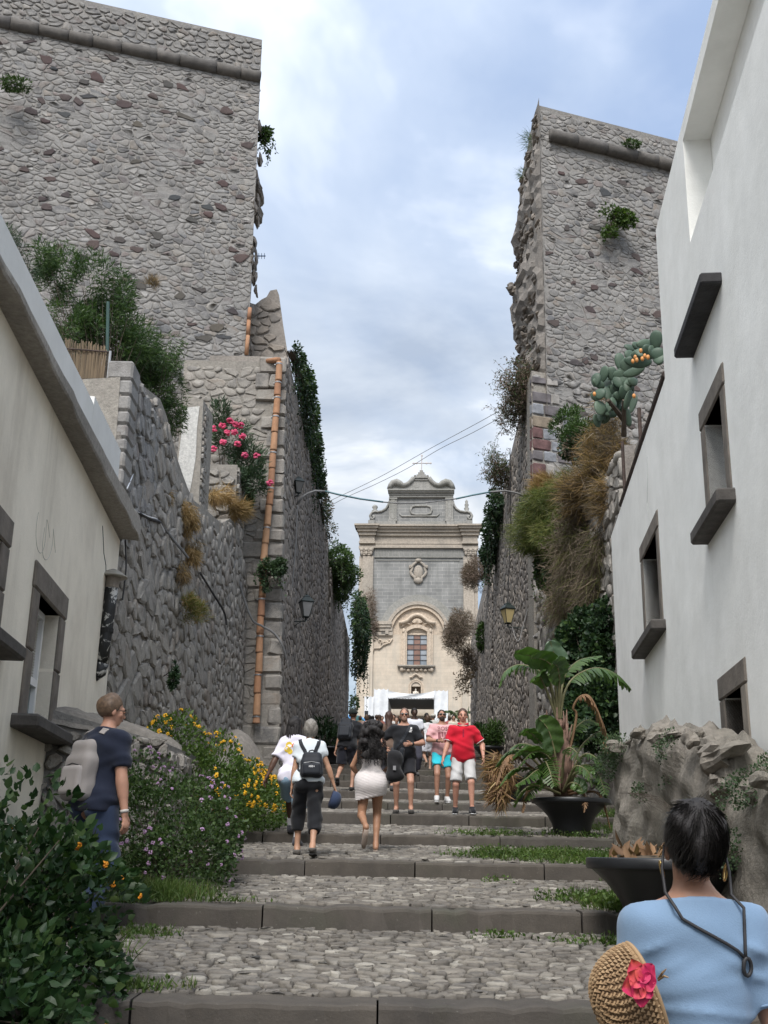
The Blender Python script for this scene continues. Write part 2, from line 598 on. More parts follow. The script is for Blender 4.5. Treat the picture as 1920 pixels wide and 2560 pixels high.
# ------------------------------------------------------------------ signed distance fields -> smooth skins (surface nets)
class SDF:
	def __init__(s, lo, hi, h):
		s.lo, s.h = np.array(lo, float), h
		n = np.ceil((np.array(hi) - s.lo) / h).astype(int) + 1
		s.n = n
		s.ax = [s.lo[i] + h * np.arange(n[i]) for i in range(3)]
		s.F = np.full(n, 0.3)
	def _win(s, lo, hi, m):
		sl = []
		for i in range(3):
			a = int(max(0, np.floor((lo[i] - m - s.lo[i]) / s.h))); b = int(min(s.n[i], np.ceil((hi[i] + m - s.lo[i]) / s.h) + 1))
			if b <= a:
				return None
			sl.append(slice(a, b))
		X, Y, Z = np.meshgrid(s.ax[0][sl[0]], s.ax[1][sl[1]], s.ax[2][sl[2]], indexing='ij', sparse=True)
		return tuple(sl), X, Y, Z
	def _put(s, sl, d, k):
		A = s.F[sl]
		if k <= 0:
			s.F[sl] = np.minimum(A, d)
		else:
			hh = np.clip(0.5 + 0.5 * (A - d) / k, 0, 1)
			s.F[sl] = A * (1 - hh) + d * hh - k * hh * (1 - hh)
	def cone(s, a, b, ra, rb, k=0.03, flat=None):
		"""Tapered capsule; flat=(axis vector, factor) squashes the section along that axis."""
		a, b = np.array(a, float), np.array(b, float)
		R = max(ra, rb)
		w = s._win(np.minimum(a, b) - R, np.maximum(a, b) + R, 2 * k + 2.5 * s.h)
		if w is None: return s
		sl, X, Y, Z = w
		ab = b - a
		L2 = max(ab @ ab, 1e-9)
		px, py, pz = X - a[0], Y - a[1], Z - a[2]
		t = np.clip((px * ab[0] + py * ab[1] + pz * ab[2]) / L2, 0, 1)
		qx, qy, qz = px - t * ab[0], py - t * ab[1], pz - t * ab[2]
		if flat is not None:
			ax, fc = np.array(flat[0], float), flat[1]
			ax /= np.linalg.norm(ax)
			c = (qx * ax[0] + qy * ax[1] + qz * ax[2])
			e = (1 / fc - 1)
			qx, qy, qz = qx + c * e * ax[0], qy + c * e * ax[1], qz + c * e * ax[2]
		d = np.sqrt(qx * qx + qy * qy + qz * qz) - (ra + t * (rb - ra))
		s._put(sl, d, k)
		return s
	def ell(s, c, r, k=0.03, R=None):
		c, r = np.array(c, float), np.array(r, float)
		m = r.max() if R is not None else r
		w = s._win(c - m, c + m, 2 * k + 2.5 * s.h)
		if w is None: return s
		sl, X, Y, Z = w
		x, y, z = X - c[0], Y - c[1], Z - c[2]
		if R is not None:
			R = np.array(R)
			x, y, z = (R[0, 0] * x + R[1, 0] * y + R[2, 0] * z, R[0, 1] * x + R[1, 1] * y + R[2, 1] * z, R[0, 2] * x + R[1, 2] * y + R[2, 2] * z)
		k0 = np.sqrt((x / r[0]) ** 2 + (y / r[1]) ** 2 + (z / r[2]) ** 2)
		k1 = np.sqrt((x / r[0] ** 2) ** 2 + (y / r[1] ** 2) ** 2 + (z / r[2] ** 2) ** 2)
		s._put(sl, k0 * (k0 - 1) / np.maximum(k1, 1e-6), k)
		return s
	def rbox(s, c, hs, r, k=0.02):
		w = s._win(np.array(c) - hs, np.array(c) + hs, 2 * k + 2.5 * s.h)
		if w is None: return s
		sl, X, Y, Z = w
		r = min(r, *hs)
		q = [np.abs(A - c[i]) - hs[i] + r for i, A in enumerate((X, Y, Z))]
		d = np.sqrt(sum(np.maximum(a, 0) ** 2 for a in q)) + np.minimum(np.maximum(np.maximum(q[0], q[1]), q[2]), 0) - r
		s._put(sl, d, k)
		return s
	def grid(s):
		return np.meshgrid(*s.ax, indexing='ij', sparse=True)
	def cut(s, p, n, k=0.0):
		"""Keep the side the normal n points away from."""
		X, Y, Z = s.grid()
		n = np.array(n, float); n /= np.linalg.norm(n)
		d = (X - p[0]) * n[0] + (Y - p[1]) * n[1] + (Z - p[2]) * n[2]
		s.F = np.maximum(s.F, d)
		return s
	def noise(s, amp, fx, fy, fz, ph=0.0):
		X, Y, Z = s.grid()
		s.F = s.F + amp * (np.sin(fx * X + fy * Y + fz * Z + ph + 1.7 * np.sin(0.6 * fz * Z + 0.5 * fx * X + ph)))
		return s
	def mesh(s):
		F = s.F.copy()
		for i in range(3):
			sl = [slice(None)] * 3
			for e in (0, -1):
				sl[i] = e; F[tuple(sl)] = np.maximum(F[tuple(sl)], 0.01)
		I = F < 0
		n = np.array(F.shape)
		cs = n - 1
		acc = np.zeros((*cs, 3)); cnt = np.zeros(cs)
		off = [(0, 0, 0), (1, 0, 0), (0, 1, 0), (1, 1, 0), (0, 0, 1), (1, 0, 1), (0, 1, 1), (1, 1, 1)]
		sub = lambda A, o: A[o[0]:o[0] + cs[0], o[1]:o[1] + cs[1], o[2]:o[2] + cs[2]]
		for a in range(8):
			for ax in range(3):
				if off[a][ax] == 0:
					o2 = list(off[a]); o2[ax] = 1
					fa, fb = sub(F, off[a]), sub(F, o2)
					m = (fa < 0) != (fb < 0)
					t = np.where(m, fa / np.where(m, fa - fb, 1), 0)
					for q in range(3):
						acc[..., q] += np.where(m, off[a][q] + (t if q == ax else 0), 0)
					cnt += m
		act = cnt > 0
		idx = -np.ones(cs, int)
		idx[act] = np.arange(act.sum())
		cell = np.argwhere(act)
		V = (cell + acc[act] / cnt[act][:, None]) * s.h + s.lo
		quads = []
		for ax in range(3):
			o1, o2 = [(1, 2), (2, 0), (0, 1)][ax]
			A = I[tuple(slice(0, -1) if q == ax else slice(1, -1) for q in range(3))]
			B = I[tuple(slice(1, None) if q == ax else slice(1, -1) for q in range(3))]
			e = np.argwhere(A != B)
			if not len(e): continue
			ins = A[tuple(e.T)]
			base = e.copy()
			for q in range(3):
				if q != ax: base[:, q] += 1
			def cellidx(d1, d2):
				c = base.copy(); c[:, o1] -= d1; c[:, o2] -= d2
				return idx[tuple(c.T)]
			q4 = np.stack([cellidx(1, 1), cellidx(0, 1), cellidx(0, 0), cellidx(1, 0)], 1)
			q4[~ins] = q4[~ins][:, ::-1]
			quads.append(q4)
		Q = np.concatenate(quads)
		Q = Q[(Q >= 0).all(1)]
		# one light smoothing pass
		nb = np.zeros_like(V); c = np.zeros(len(V))
		for i in range(4):
			j = (i + 1) % 4
			np.add.at(nb, Q[:, i], V[Q[:, j]]); np.add.at(c, Q[:, i], 1)
			np.add.at(nb, Q[:, j], V[Q[:, i]]); np.add.at(c, Q[:, j], 1)
		V = V * 0.5 + 0.5 * nb / np.maximum(c, 1)[:, None]
		return V, Q

def skin(name, fields, mat, parent, extra=None, local=True, T=None):
	"""Links one or more (V,Q) skins as one smooth mesh; extra: MB with more geometry."""
	vs, lo, sz, b = [], [], [], 0
	for V, Q in fields:
		vs.append(V); lo.append((Q + b).ravel()); sz.append(np.full(len(Q), 4)); b += len(V)
	if extra is not None and extra.v:
		vs.append(np.array(extra.v))
		lo.append(np.array([i + b for f in extra.f for i in f])); sz.append(np.array([len(f) for f in extra.f]))
	V = np.concatenate(vs)
	if T is not None:
		V = V @ np.array(T.to_3x3()).T + np.array(T.translation)
	return fast_mesh(name, V, np.concatenate(lo), np.concatenate(sz), mat, parent, smooth=True, local=local)
# ------------------------------------------------------------------ the setting: ground and stairs
STEPS = [(1.1, 0.22, 0.39), (3.8, 0.60, 0.77), (6.5, 0.985, 1.158), (9.3, 1.368, 1.545), (12.0, 1.724, 1.892), (14.8, 2.075, 2.222),
		 (17.5, 2.402, 2.578), (20.7, 2.757, 2.910), (23.8, 3.09, 3.26), (26.9, 3.50, 3.67)]
while STEPS[-1][0] < 72:
	y, a, b = STEPS[-1]
	STEPS.append((y + 3.2, b + 0.21, b + 0.385))
PLAZA_Y, PLAZA_Z = STEPS[-1][0] + 2.5, STEPS[-1][2] + 0.1
gy = [-1500, 0.0] + [s[0] for s in STEPS] + [PLAZA_Y, 2500]
gz = [0.10, 0.10] + [s[1] - 0.05 for s in STEPS] + [PLAZA_Z - 0.06, PLAZA_Z - 0.06]
def ground_z(y):
	return float(np.interp(y, gy, gz))
def tread_z(y):
	"""Height of the stair surface one stands on."""
	z = 0.2
	for i, s in enumerate(STEPS):
		if y >= s[0]:
			y1, z1 = (STEPS[i + 1][0], STEPS[i + 1][1]) if i + 1 < len(STEPS) else (PLAZA_Y, PLAZA_Z)
			z = s[2] + (z1 - s[2]) * min(1, (y - s[0]) / (y1 - s[0]))
	return z
def x_left(y):
	return float(np.interp(y, [0, 12, 14, 20, 28, 62, 80], [-2.1, -2.1, -2.3, -2.5, -2.36, -1.68, -1.4]))
def x_right(y):
	return float(np.interp(y, [0, 12.3, 12.31, 20, 29, 62, 80], [2.52, 2.52, 3.9, 4.1, 3.96, 4.95, 5.4]))

M_SOIL = plain('soil', (0.075, 0.06, 0.042), 0.95, 0.4, 3, 0.8)
M_BED = plain('cobble_bedding', (0.062, 0.054, 0.045), 0.95, 0.5, 6, 0.8)
M_COB = stone_mat('cobble_stone', [(0.13, 0.12, 0.108), (0.2, 0.183, 0.16), (0.16, 0.15, 0.138), (0.26, 0.24, 0.208), (0.14, 0.127, 0.113), (0.36, 0.34, 0.3)], 0.5, 14, 0.4, (0.045, 0.04, 0.034), 0.7, 0.5)
t = NT('kerb_lava_stone')
c = t.ramp(t.rnd(), [(0, (0.07, 0.063, 0.056)), (0.5, (0.088, 0.078, 0.067)), (1, (0.076, 0.07, 0.064))])
c = t.mix(0.55, c, t.ramp(t.noise(3, 6, 0.7), [(0.3, (0.5, 0.5, 0.5)), (0.7, (1.4, 1.36, 1.3))]), 'MULTIPLY')
c = t.mix(t.ramp(t.noise(28, 3, 0.7), [(0.66, (0, 0, 0)), (0.74, (0.35,) * 3)]), c, (0.3, 0.29, 0.26))
c = t.mix(t.ramp(t.noise(1.1, 4, 0.6), [(0.52, (0, 0, 0)), (0.7, (0.6,) * 3)]), c, (0.062, 0.066, 0.045))
t.bump(t.noise(60, 5, 0.7), 0.5, 0.008)
M_KERB = t.out(c, 0.85, 0.3)

ys = sorted(set([-1500, -200, -20] + [float(y) for y in np.arange(0, 110, 1.0)] + [150, 400, 1000, 2500]))
xs = [-1500, -400, -100, -40, -15, -8, -5, -3.5, -2.5, -1, 0, 1, 2.5, 4, 6, 10, 20, 60, 150, 400, 1500]
m = MB()
m.v = [(x, y, ground_z(y)) for y in ys for x in xs]
m.f = [(j * len(xs) + i, j * len(xs) + i + 1, (j + 1) * len(xs) + i + 1, (j + 1) * len(xs) + i) for j in range(len(ys) - 1) for i in range(len(xs) - 1)]
tag(m.build('ground', M_SOIL), kind='structure')

rs = random.Random(11)
for k, (y, zb, zt) in enumerate(STEPS):
	y1, z1 = (STEPS[k + 1][0], STEPS[k + 1][1]) if k + 1 < len(STEPS) else (PLAZA_Y, PLAZA_Z)
	st = empty('stone_step', (0, y, zb), kind='structure')
	xl, xr = x_left(y + 0.1), x_right(y + 0.1)
	# kerb stones across the front
	x = xl - rs.uniform(0, 0.5)
	while x < xr:
		w = rs.uniform(0.9, 1.65) if k < 6 else rs.uniform(0.7, 1.2)
		e = min(x + w, xr + 0.2)
		if e - x < 0.3:
			e = x + 0.35
		mm = MB()
		dz, dy = rs.uniform(-0.008, 0.008), rs.uniform(-0.012, 0.012)
		# a kerb block with a worn, uneven front arris
		n = max(3, int((e - x) / 0.09))
		prof = [(0.0, -0.16), (0.0, zt - zb - 0.028), (0.008, zt - zb - 0.008), (0.03, zt - zb), (0.30, zt - zb + 0.006), (0.33, zt - zb - 0.01), (0.33, -0.16)]
		vs = []
		for i in range(n + 1):
			px = x + 0.004 + (e - x - 0.008) * i / n
			a = rs.uniform(-0.01, 0.01)
			b = rs.uniform(0.005, 0.03) if rs.random() < 0.3 else 0
			for q, (py, pz) in enumerate(prof):
				vs.append((px, y + dy + py + (a if q < 4 else 0) + (b if q in (1, 2, 3) else 0), zb + dz + pz + (a * 0.6 - b * 0.7 if q in (1, 2, 3, 4) else 0)))
		P = len(prof)
		fs = [(i * P + q, i * P + q + 1, (i + 1) * P + q + 1, (i + 1) * P + q)[::-1] for i in range(n) for q in range(P - 1)]
		fs += [tuple(range(P)), tuple(range(n * P + P - 1, n * P - 1, -1))]
		mm.add(vs, fs)
		mm.build('kerb_stone', M_KERB, st, smooth=False)
		x = e + rs.uniform(0.002, 0.008)
	# bedding and cobbles behind it
	b = MB()
	ya, za, ybk, zbk = y + 0.31, zt - 0.012, y1 + 0.02, z1 - 0.012
	N = 8
	b.v = [(x_left(yy) - 0.4 if i == 0 else x_right(yy) + 0.1, yy, za + (zbk - za) * j / N) for j, yy in enumerate(np.linspace(ya, ybk, N + 1)) for i in (0, 1)]
	b.f = [(j * 2, j * 2 + 1, j * 2 + 3, j * 2 + 2) for j in range(N)]
	b.build('bedding', M_BED, st)
	if k <= 8:
		V = Vector((0, y1 - y - 0.33, z1 - zt))
		big = {1: 0.088, 2: 0.088, 3: 0.092, 4: 0.1, 5: 0.12}.get(k, 0.19)
		keep = (lambda u, v, Y0=y, X0=xl - 0.4: x_left(Y0 + v) - 0.35 < u + X0 < x_right(Y0 + v) + 0.05)
		stone_field(st, (xl - 0.4, y + 0.33, zt - 0.008), (1, 0, 0), V, 7.2, V.length, big, 1.3, 0.011, 0.024, M_COB, 100 + k,
					keep=keep, singles=300 if 1 <= k <= 4 else 0, big=0.15, rough=0.3, smooth=True, name='cobble', stuff_name='cobblestones')
m = MB()
m.v = [(-60, PLAZA_Y - 0.02, PLAZA_Z), (60, PLAZA_Y - 0.02, PLAZA_Z), (60, 140, PLAZA_Z + 0.4), (-60, 140, PLAZA_Z + 0.4)]
m.f = [(0, 1, 2, 3)]
tag(m.build('church_square', plain('square_paving', (0.2, 0.19, 0.17), 0.9, 0.3, 2, 0.3)), kind='structure')
# ------------------------------------------------------------------ fortress walls
GREYS = [(0.21, 0.206, 0.2), (0.265, 0.257, 0.247), (0.18, 0.181, 0.185), (0.305, 0.295, 0.28), (0.235, 0.229, 0.221), (0.145, 0.144, 0.147), (0.26, 0.253, 0.243), (0.2, 0.206, 0.216)]
M_RUB = stone_mat('rubble_stone', GREYS + [(0.237, 0.204, 0.195), (0.351, 0.337, 0.314), (0.266, 0.237, 0.209), (0.18, 0.157, 0.152)], 0.7, 9, 0.9, (0.104, 0.102, 0.0988), 0.35, 0.6, lime=(0.3, 0.292, 0.28))
M_RUBDARK = stone_mat('dark_rubble_stone', [(0.0688, 0.065, 0.0688), (0.106, 0.075, 0.0725), (0.0938, 0.09, 0.0875), (0.119, 0.0875, 0.0825), (0.075, 0.0813, 0.0875), (0.125, 0.112, 0.0938)], 0.4, 9, 0.5)
M_ROUGH = stone_mat('rough_grey_stone', [(0.243, 0.234, 0.222), (0.312, 0.292, 0.268), (0.2, 0.193, 0.185), (0.37, 0.346, 0.312), (0.264, 0.239, 0.217), (0.322, 0.282, 0.243), (0.185, 0.183, 0.18)], 0.65, 8, 0.9, (0.108, 0.102, 0.0975), 0.4, 0.5, lime=(0.328, 0.308, 0.277))
M_LANE = stone_mat('lane_wall_stone', [(0.26, 0.235, 0.212), (0.33, 0.293, 0.258), (0.217, 0.202, 0.188), (0.365, 0.322, 0.278), (0.287, 0.256, 0.227)], 0.6, 5, 0.7, (0.122, 0.115, 0.108), 0.3, 0.6)
def mortar(name, col, scale=3.0, stain=(0.1, 0.095, 0.09), amt=0.5):
	t = NT(name)
	c = t.mix(0.8, C(col), t.ramp(t.noise(scale * 4, 7, 0.7), [(0.25, (0.55, 0.55, 0.55)), (0.75, (1.35, 1.33, 1.3))]), 'MULTIPLY')
	c = t.mix(t.ramp(t.noise(0.3, 5, 0.6), [(0.45, (0, 0, 0)), (0.75, (amt,) * 3)]), c, stain)
	t.bump(t.noise(scale * 9, 6, 0.75), 0.9, 0.03)
	return t.out(c, 0.95, 0.15)
M_MORT = mortar('lime_mortar', (0.295, 0.286, 0.273))
M_MORTD = mortar('dark_mortar', (0.3, 0.275, 0.25))
M_MORTG = mortar('grey_mortar', (0.319, 0.3, 0.27))
M_MOULD = stone_mat('cordon_stone', [(0.13, 0.124, 0.118), (0.17, 0.16, 0.148), (0.145, 0.138, 0.134)], 0.6, 4, 0.5)

def rock(mb, c, r, seed, n=12, m=8, amp=0.22, M=None):
	g = np.random.default_rng(seed)
	q = MB().ball((0, 0, 0), 1.0, n, m)
	ks = g.normal(0, 1.6, (6, 3)); ph = g.uniform(0, 6.28, 6)
	out = []
	for v in q.v:
		p = np.array(v)
		d = 1 + amp * float(np.sum(np.sin(ks @ p * 1.5 + ph)) / 2.2)
		out.append((c[0] + p[0] * r[0] * d, c[1] + p[1] * r[1] * d, c[2] + p[2] * r[2] * d))
	mb.add(out, q.f, M)

def hexa(mb, A, B, depth_vec, z0, z1, lean=(0, 0)):
	"""A wall from A to B (plan points of its front foot), going back by depth_vec; lean shifts the top in plan."""
	d = depth_vec
	bot = [A, B, (B[0] + d[0], B[1] + d[1]), (A[0] + d[0], A[1] + d[1])]
	z1s = z1 if hasattr(z1, '__len__') else (z1, z1)
	zz = [z1s[0], z1s[1], z1s[1], z1s[0]]
	vs = [(x, y, z0) for x, y in bot] + [(x + lean[0], y + lean[1], z) for (x, y), z in zip(bot, zz)]
	mb.add(vs, [(3, 2, 1, 0), (4, 5, 6, 7), (0, 1, 5, 4), (1, 2, 6, 5), (2, 3, 7, 6), (3, 0, 4, 7)])

def moulding(parent, A, B, z, r, rs, name='cordon_stone'):
	"""A roll moulding laid in separate half-round lengths."""
	A, B = Vector((*A, z)), Vector((*B, z))
	L = (B - A).length; t = (B - A).normalized(); s = 0.0
	while s < L:
		w = min(rs.uniform(0.7, 1.15), L - s)
		mm = MB()
		rr = r * rs.uniform(0.94, 1.05)
		pts = [A + t * (s + 0.008), A + t * (s + w * 0.35), A + t * (s + w * 0.7), A + t * (s + w - 0.008)]
		mm.tube(pts, [rr * rs.uniform(0.95, 1.04) for _ in pts], 14)
		mm.build(name, M_MOULD, parent, smooth=False).data.shade_smooth()
		s += w

rs = random.Random(5)
# --- left bastion
UL = Vector((0.957, 0.289, 0)); NL = Vector((0.289, -0.957, 0))
LC = Vector((-3.86, 29.0, 0)); LEAN = (-0.26, 0.2)
lb = empty('bastion', (-8, 28, 8.5), 'tall grey rubble bastion with a roll moulding, filling the upper left', 'wall')
m = MB()
A = LC - UL * 16
hexa(m, (A.x, A.y), (LC.x, LC.y), (-1.1, 6), 7.5, 25.2, LEAN)
m.build('wall_core', M_MORT, lb)
m = MB()
top = Vector((LEAN[0], LEAN[1], 0)) * 1.0
a2, b2 = A + top - NL * 0.02, LC + top - NL * 0.02
hexa(m, (a2.x, a2.y), (b2.x, b2.y), (-0.4, 2.2), 25.2, 26.62, (-0.02, 0.02))
m.build('parapet', M_MORT, lb)
V = Vector((LEAN[0], LEAN[1], 17.7))
O = A + Vector((0, 0, 7.5)) + NL * 0.005
stone_field(lb, O, UL, V, 16, 17.6, 0, 0, 0, 0, M_RUB, 31, singles=300, name='stone', stuff_name='rubble_stones',
			layers=[(0.15, 1.65, 0.019, 0.011, 0.5, lambda u, v: u > 2.0 and v > 0.5, 0.62)])
stone_field(lb, O + NL * 0.012, UL, V, 16, 17.3, 0, 0, 0, 0, M_RUBDARK, 32, singles=120, name='dark_stone', stuff_name='dark_stones',
			layers=[(0.32, 1.45, 0.05, 0.022, 0.0, lambda u, v, q=random.Random(3): u > 3 and q.random() < 0.11)])
stone_field(lb, A + top + Vector((0, 0, 25.3)) - NL * 0.01, UL, Vector((0, 0.01, 1)), 16, 1.3, 0.23, 1.5, 0.03, 0.02, M_RUB, 33, singles=80, name='parapet_stone', stuff_name='parapet_stones')
q0, q1 = A + UL * 3 + top, LC + top
moulding(lb, (q0.x, q0.y), (q1.x, q1.y), 25.14, 0.2, rs)
m = MB()
for i in range(14):            # masonry still bonded to the broken corner
	q = U(rs.uniform(632, 650), rs.uniform(445, 550) if i < 10 else rs.uniform(390, 445), 32.0)
	rock(m, (q.x - (0.12 if i >= 10 else 0), q.y, q.z), (rs.uniform(0.08, 0.16), 0.5, rs.uniform(0.1, 0.22)), i, 9, 6, 0.4)
for i in range(26):
	z = rs.uniform(9.5, 24.6)
	rock(m, (-3.86 - 0.26 * (z - 7.5) / 17.7 + 0.0, 29.1 + rs.uniform(0, 1.2), z), (rs.uniform(0.03, 0.07), 0.25, rs.uniform(0.08, 0.2)), i + 40, 8, 6, 0.4)
m.build('broken_masonry', M_LANE, lb)['kind'] = 'stuff'

# --- right bastion with its torn inner flank
UR = Vector((0.944, 0.33, 0)); NR = Vector((0.33, -0.944, 0))
RC = Vector((4.92, 31.4, 0))
rb = empty('bastion', (8, 33, 9), 'grey rubble bastion with a torn inner flank, behind the white house', 'wall')
B = RC + UR * 8
m = MB()
hexa(m, (RC.x, RC.y), (B.x, B.y), (0.0, 5.2), 8, 26.1, (0.0, 0.1))
m.build('wall_core', M_MORT, rb)
# torn flank: an uneven skin down the street side, deeper in the middle
m = MB()
nz, ny = 46, 14
g = np.random.default_rng(77)
for i in range(nz + 1):
	z = 14.9 + (26.3 - 14.9) * i / nz
	prof = 0.26 * sin(pi * min(1, max(0, (25.2 - z) / 9.5))) + (0.22 * sin(z * 1.9) + 0.1 * sin(z * 5.1)) * 0.5
	for j in range(ny + 1):
		f = j / ny
		y = 31.36 + 5.0 * f
		x = 4.93 - (0.02 + prof * min(1, f * 1.7)) - g.uniform(0, 0.16) * (1 if j else 0.2)
		if z > 25.3:
			x = 4.93 - 0.02 - g.uniform(0, 0.07) * (j > 0)
		m.v.append((x + 0.33 * (y - 31.4) * -0.0, y, z + (0 if j in (0, ny) else g.uniform(-0.06, 0.06))))
W = ny + 1
m.f = [(i * W + j, (i + 1) * W + j, (i + 1) * W + j + 1, i * W + j + 1) for i in range(nz) for j in range(ny)]
m.build('torn_flank', M_MORTD, rb)
m = MB()
for i in range(300):
	z = g.uniform(15, 26.1); f = g.uniform(0, 1) ** 0.8
	prof = 0.24 * sin(pi * min(1, max(0, (25.2 - z) / 9.5))) * min(1, f * 1.7)
	s = g.uniform(0.05, 0.15)
	rock(m, (4.88 - prof - g.uniform(0, 0.08), 31.45 + 4.9 * f, z), (s * 0.8, s * 1.8, s * 0.6), 500 + i, 7, 5, 0.45)
for i in range(5):
	rock(m, (4.42 + g.uniform(-0.12, 0.1), 35.5 + g.uniform(-0.3, 0.3), 21.5 + g.uniform(-0.35, 0.35)), (0.14, 0.2, 0.12), 900 + i, 8, 6, 0.3)
m.build('torn_stones', M_LANE, rb)['kind'] = 'stuff'
O = RC + Vector((0, 0, 8.0)) + NR * 0.006
stone_field(rb, O, UR, Vector((0, 0.1, 18.1)), 8, 18.0, 0, 0, 0, 0, M_RUB, 41, singles=300, stuff_name='rubble_stones',
			layers=[(0.16, 1.65, 0.019, 0.012, 0.5, lambda u, v: v > 2.5, 0.62)])
stone_field(rb, O + NR * 0.012, UR, Vector((0, 0.1, 18.1)), 8, 16.6, 0, 0, 0, 0, M_RUBDARK, 42, singles=80, name='dark_stone', stuff_name='dark_stones',
			layers=[(0.34, 1.5, 0.055, 0.022, 0.0, lambda u, v, q=random.Random(4): v > 6 and q.random() < 0.11)])
q0, q1 = RC + UR * 0.35 + NR * 0.02, RC + UR * 8
moulding(rb, (q0.x, q0.y), (q1.x, q1.y), 24.95, 0.21, rs)

# --- the two walls that line the upper lane
def lane_wall(label, A, B, zt, thick, lean, side, seed, mat, size=0.25):
	w = empty('lane_wall', ((A[0] + B[0]) / 2, (A[1] + B[1]) / 2, ground_z(A[1])), label, 'wall')
	m = MB()
	z0 = ground_z(A[1]) - 1
	dl = min(1.0, 1.05 / (B[1] - A[1])) if side < 0 else 0.9 / (B[1] - A[1])
	A2 = (A[0] + (B[0] - A[0]) * dl, A[1] + (B[1] - A[1]) * dl)
	hexa(m, A2, B, (-side * thick, 0), z0, zt, lean)
	m.build('wall_core', M_MORTD, w)
	a, b = Vector((*A, z0)), Vector((*B, z0))
	L = (b - a).length
	H = min(zt) - z0 if hasattr(zt, '__len__') else zt - z0
	if side > 0:
		O, Uv = a, (b - a)
	else:
		O, Uv = b, (a - b)
	n = Vector((side, 0, 0))
	V = Vector((lean[0], lean[1], H))
	gz0 = lambda u: ground_z((A[1] + u * (B[1] - A[1]) / L) if side > 0 else (B[1] - u * (B[1] - A[1]) / L)) - z0
	stone_field(w, O + n * 0.004, Uv, V, L, H, size, 1.3, 0.02, 0.03, mat, seed, keep=lambda u, v: v > gz0(u) - 0.3,
				singles=300, stuff_name='rubble_stones', big=0.3, rough=0.5)
	return w
lw1 = lane_wall('dark stone lane wall on the left, running back behind the orange pipe', (-2.42, 27.6), (-2.02, 46.0), (15.3, 15.0), 2.2, (-0.36, 0), 1, 51, M_LANE)
lw2 = lane_wall('far set-back part of the left lane wall, under the hanging ivy', (-2.12, 46.0), (-1.72, 62.5), (14.4, 13.8), 2.2, (-0.12, 0), 1, 52, M_LANE, 0.32)
lw3 = lane_wall('dark stone lane wall on the right, carrying the lantern above the banana plant', (4.30, 31.25), (4.68, 47.0), (16.5, 16.0), 2.4, (0.16, 0), -1, 53, M_LANE)
lw4 = lane_wall('far end of the right lane wall, under the brown dry bushes', (4.66, 47.0), (5.02, 63.0), (15.0, 14.0), 2.4, (0.12, 0), -1, 54, M_LANE, 0.32)

# front ends of the lane walls: squared corner stones and rubble
pier = empty('stone_pier', (-3.6, 27.6, 3.4), 'squared stone pier behind the orange clay pipe', 'wall')
m = MB()
m.v = [(-5.2, 27.58, 3.0), (-2.4, 27.58, 3.0), (-2.4, 30, 3.0), (-5.2, 30, 3.0), (-5.5, 27.66, 14.75), (-2.78, 27.66, 14.75), (-2.78, 30, 14.75), (-5.5, 30, 14.75)]
m.f = [(3, 2, 1, 0), (4, 5, 6, 7), (0, 1, 5, 4), (1, 2, 6, 5), (2, 3, 7, 6), (3, 0, 4, 7)]
m.build('wall_core', M_MORTG, pier)
z = 3.3; i = 0
while z < 14.6:
	h = rs.uniform(0.32, 0.5)
	f = (z - 3) / 11.75
	xe = -2.4 - 0.38 * f
	wl = rs.uniform(0.55, 0.8) if i % 2 else rs.uniform(0.3, 0.5)
	c = MB().chbox(xe - wl, xe + 0.03, 27.55 + rs.uniform(-0.02, 0.02), 27.95, z + rs.uniform(0.01, 0.035), z + h - 0.015, 0.05)
	g = np.random.default_rng(i)
	c.v = [tuple(np.array(q) + g.normal(0, 0.016, 3)) for q in c.v]
	c.build('corner_stone', M_ROUGH, pier)
	if rs.random() < 0.3:
		w2 = rs.uniform(0.35, 0.7)
		MB().chbox(xe - wl - 0.03 - w2, xe - wl - 0.03, 27.55, 27.9, z + 0.015, z + h - 0.015, 0.03).build('corner_stone', M_ROUGH, pier)
	z += h; i += 1
stone_field(pier, (-5.2, 27.585, 3.2), (1, 0, 0), Vector((-0.3, 0.08, 11.7)), 2.9, 11.4, 0.27, 1.6, 0.026, 0.035, M_ROUGH, 61,
			keep=lambda u, v: u < 2.15 + 0.004 * v, singles=200, stuff_name='rubble_stones')
# jagged stump of ruined wall standing on the pier
sp = empty('ruined_wall', (-3.7, 31, 15), 'jagged stump of ruined wall on top of the pier', 'wall')
m = MB()
pts = [(-4.6, 14.5), (-2.75, 14.5), (-2.95, 16.2), (-3.2, 17.5), (-3.34, 18.35), (-3.42, 18.55), (-3.62, 18.5), (-3.72, 18.28), (-3.86, 18.2), (-4.05, 18.02), (-4.3, 18.1), (-4.6, 18.0)]
vs = [(x, 30.6, z) for x, z in pts] + [(x, 31.6, z - 0.1) for x, z in pts]
n = len(pts)
m.add(vs, [tuple(range(n)), tuple(range(2 * n - 1, n - 1, -1))] + [((i + 1) % n, i, n + i, n + (i + 1) % n) for i in range(n)])
m.build('wall_core', M_MORTD, sp)
stone_field(sp, (-4.6, 30.595, 14.6), (1, 0, 0), (0, 0, 1), 1.8, 3.9, 0.34, 1.5, 0.025, 0.06, M_LANE, 62,
			keep=lambda u, v: v < 3.45 and 0.4 < v and u < 1.62 - 0.11 * v, singles=60, stuff_name='rubble_stones')

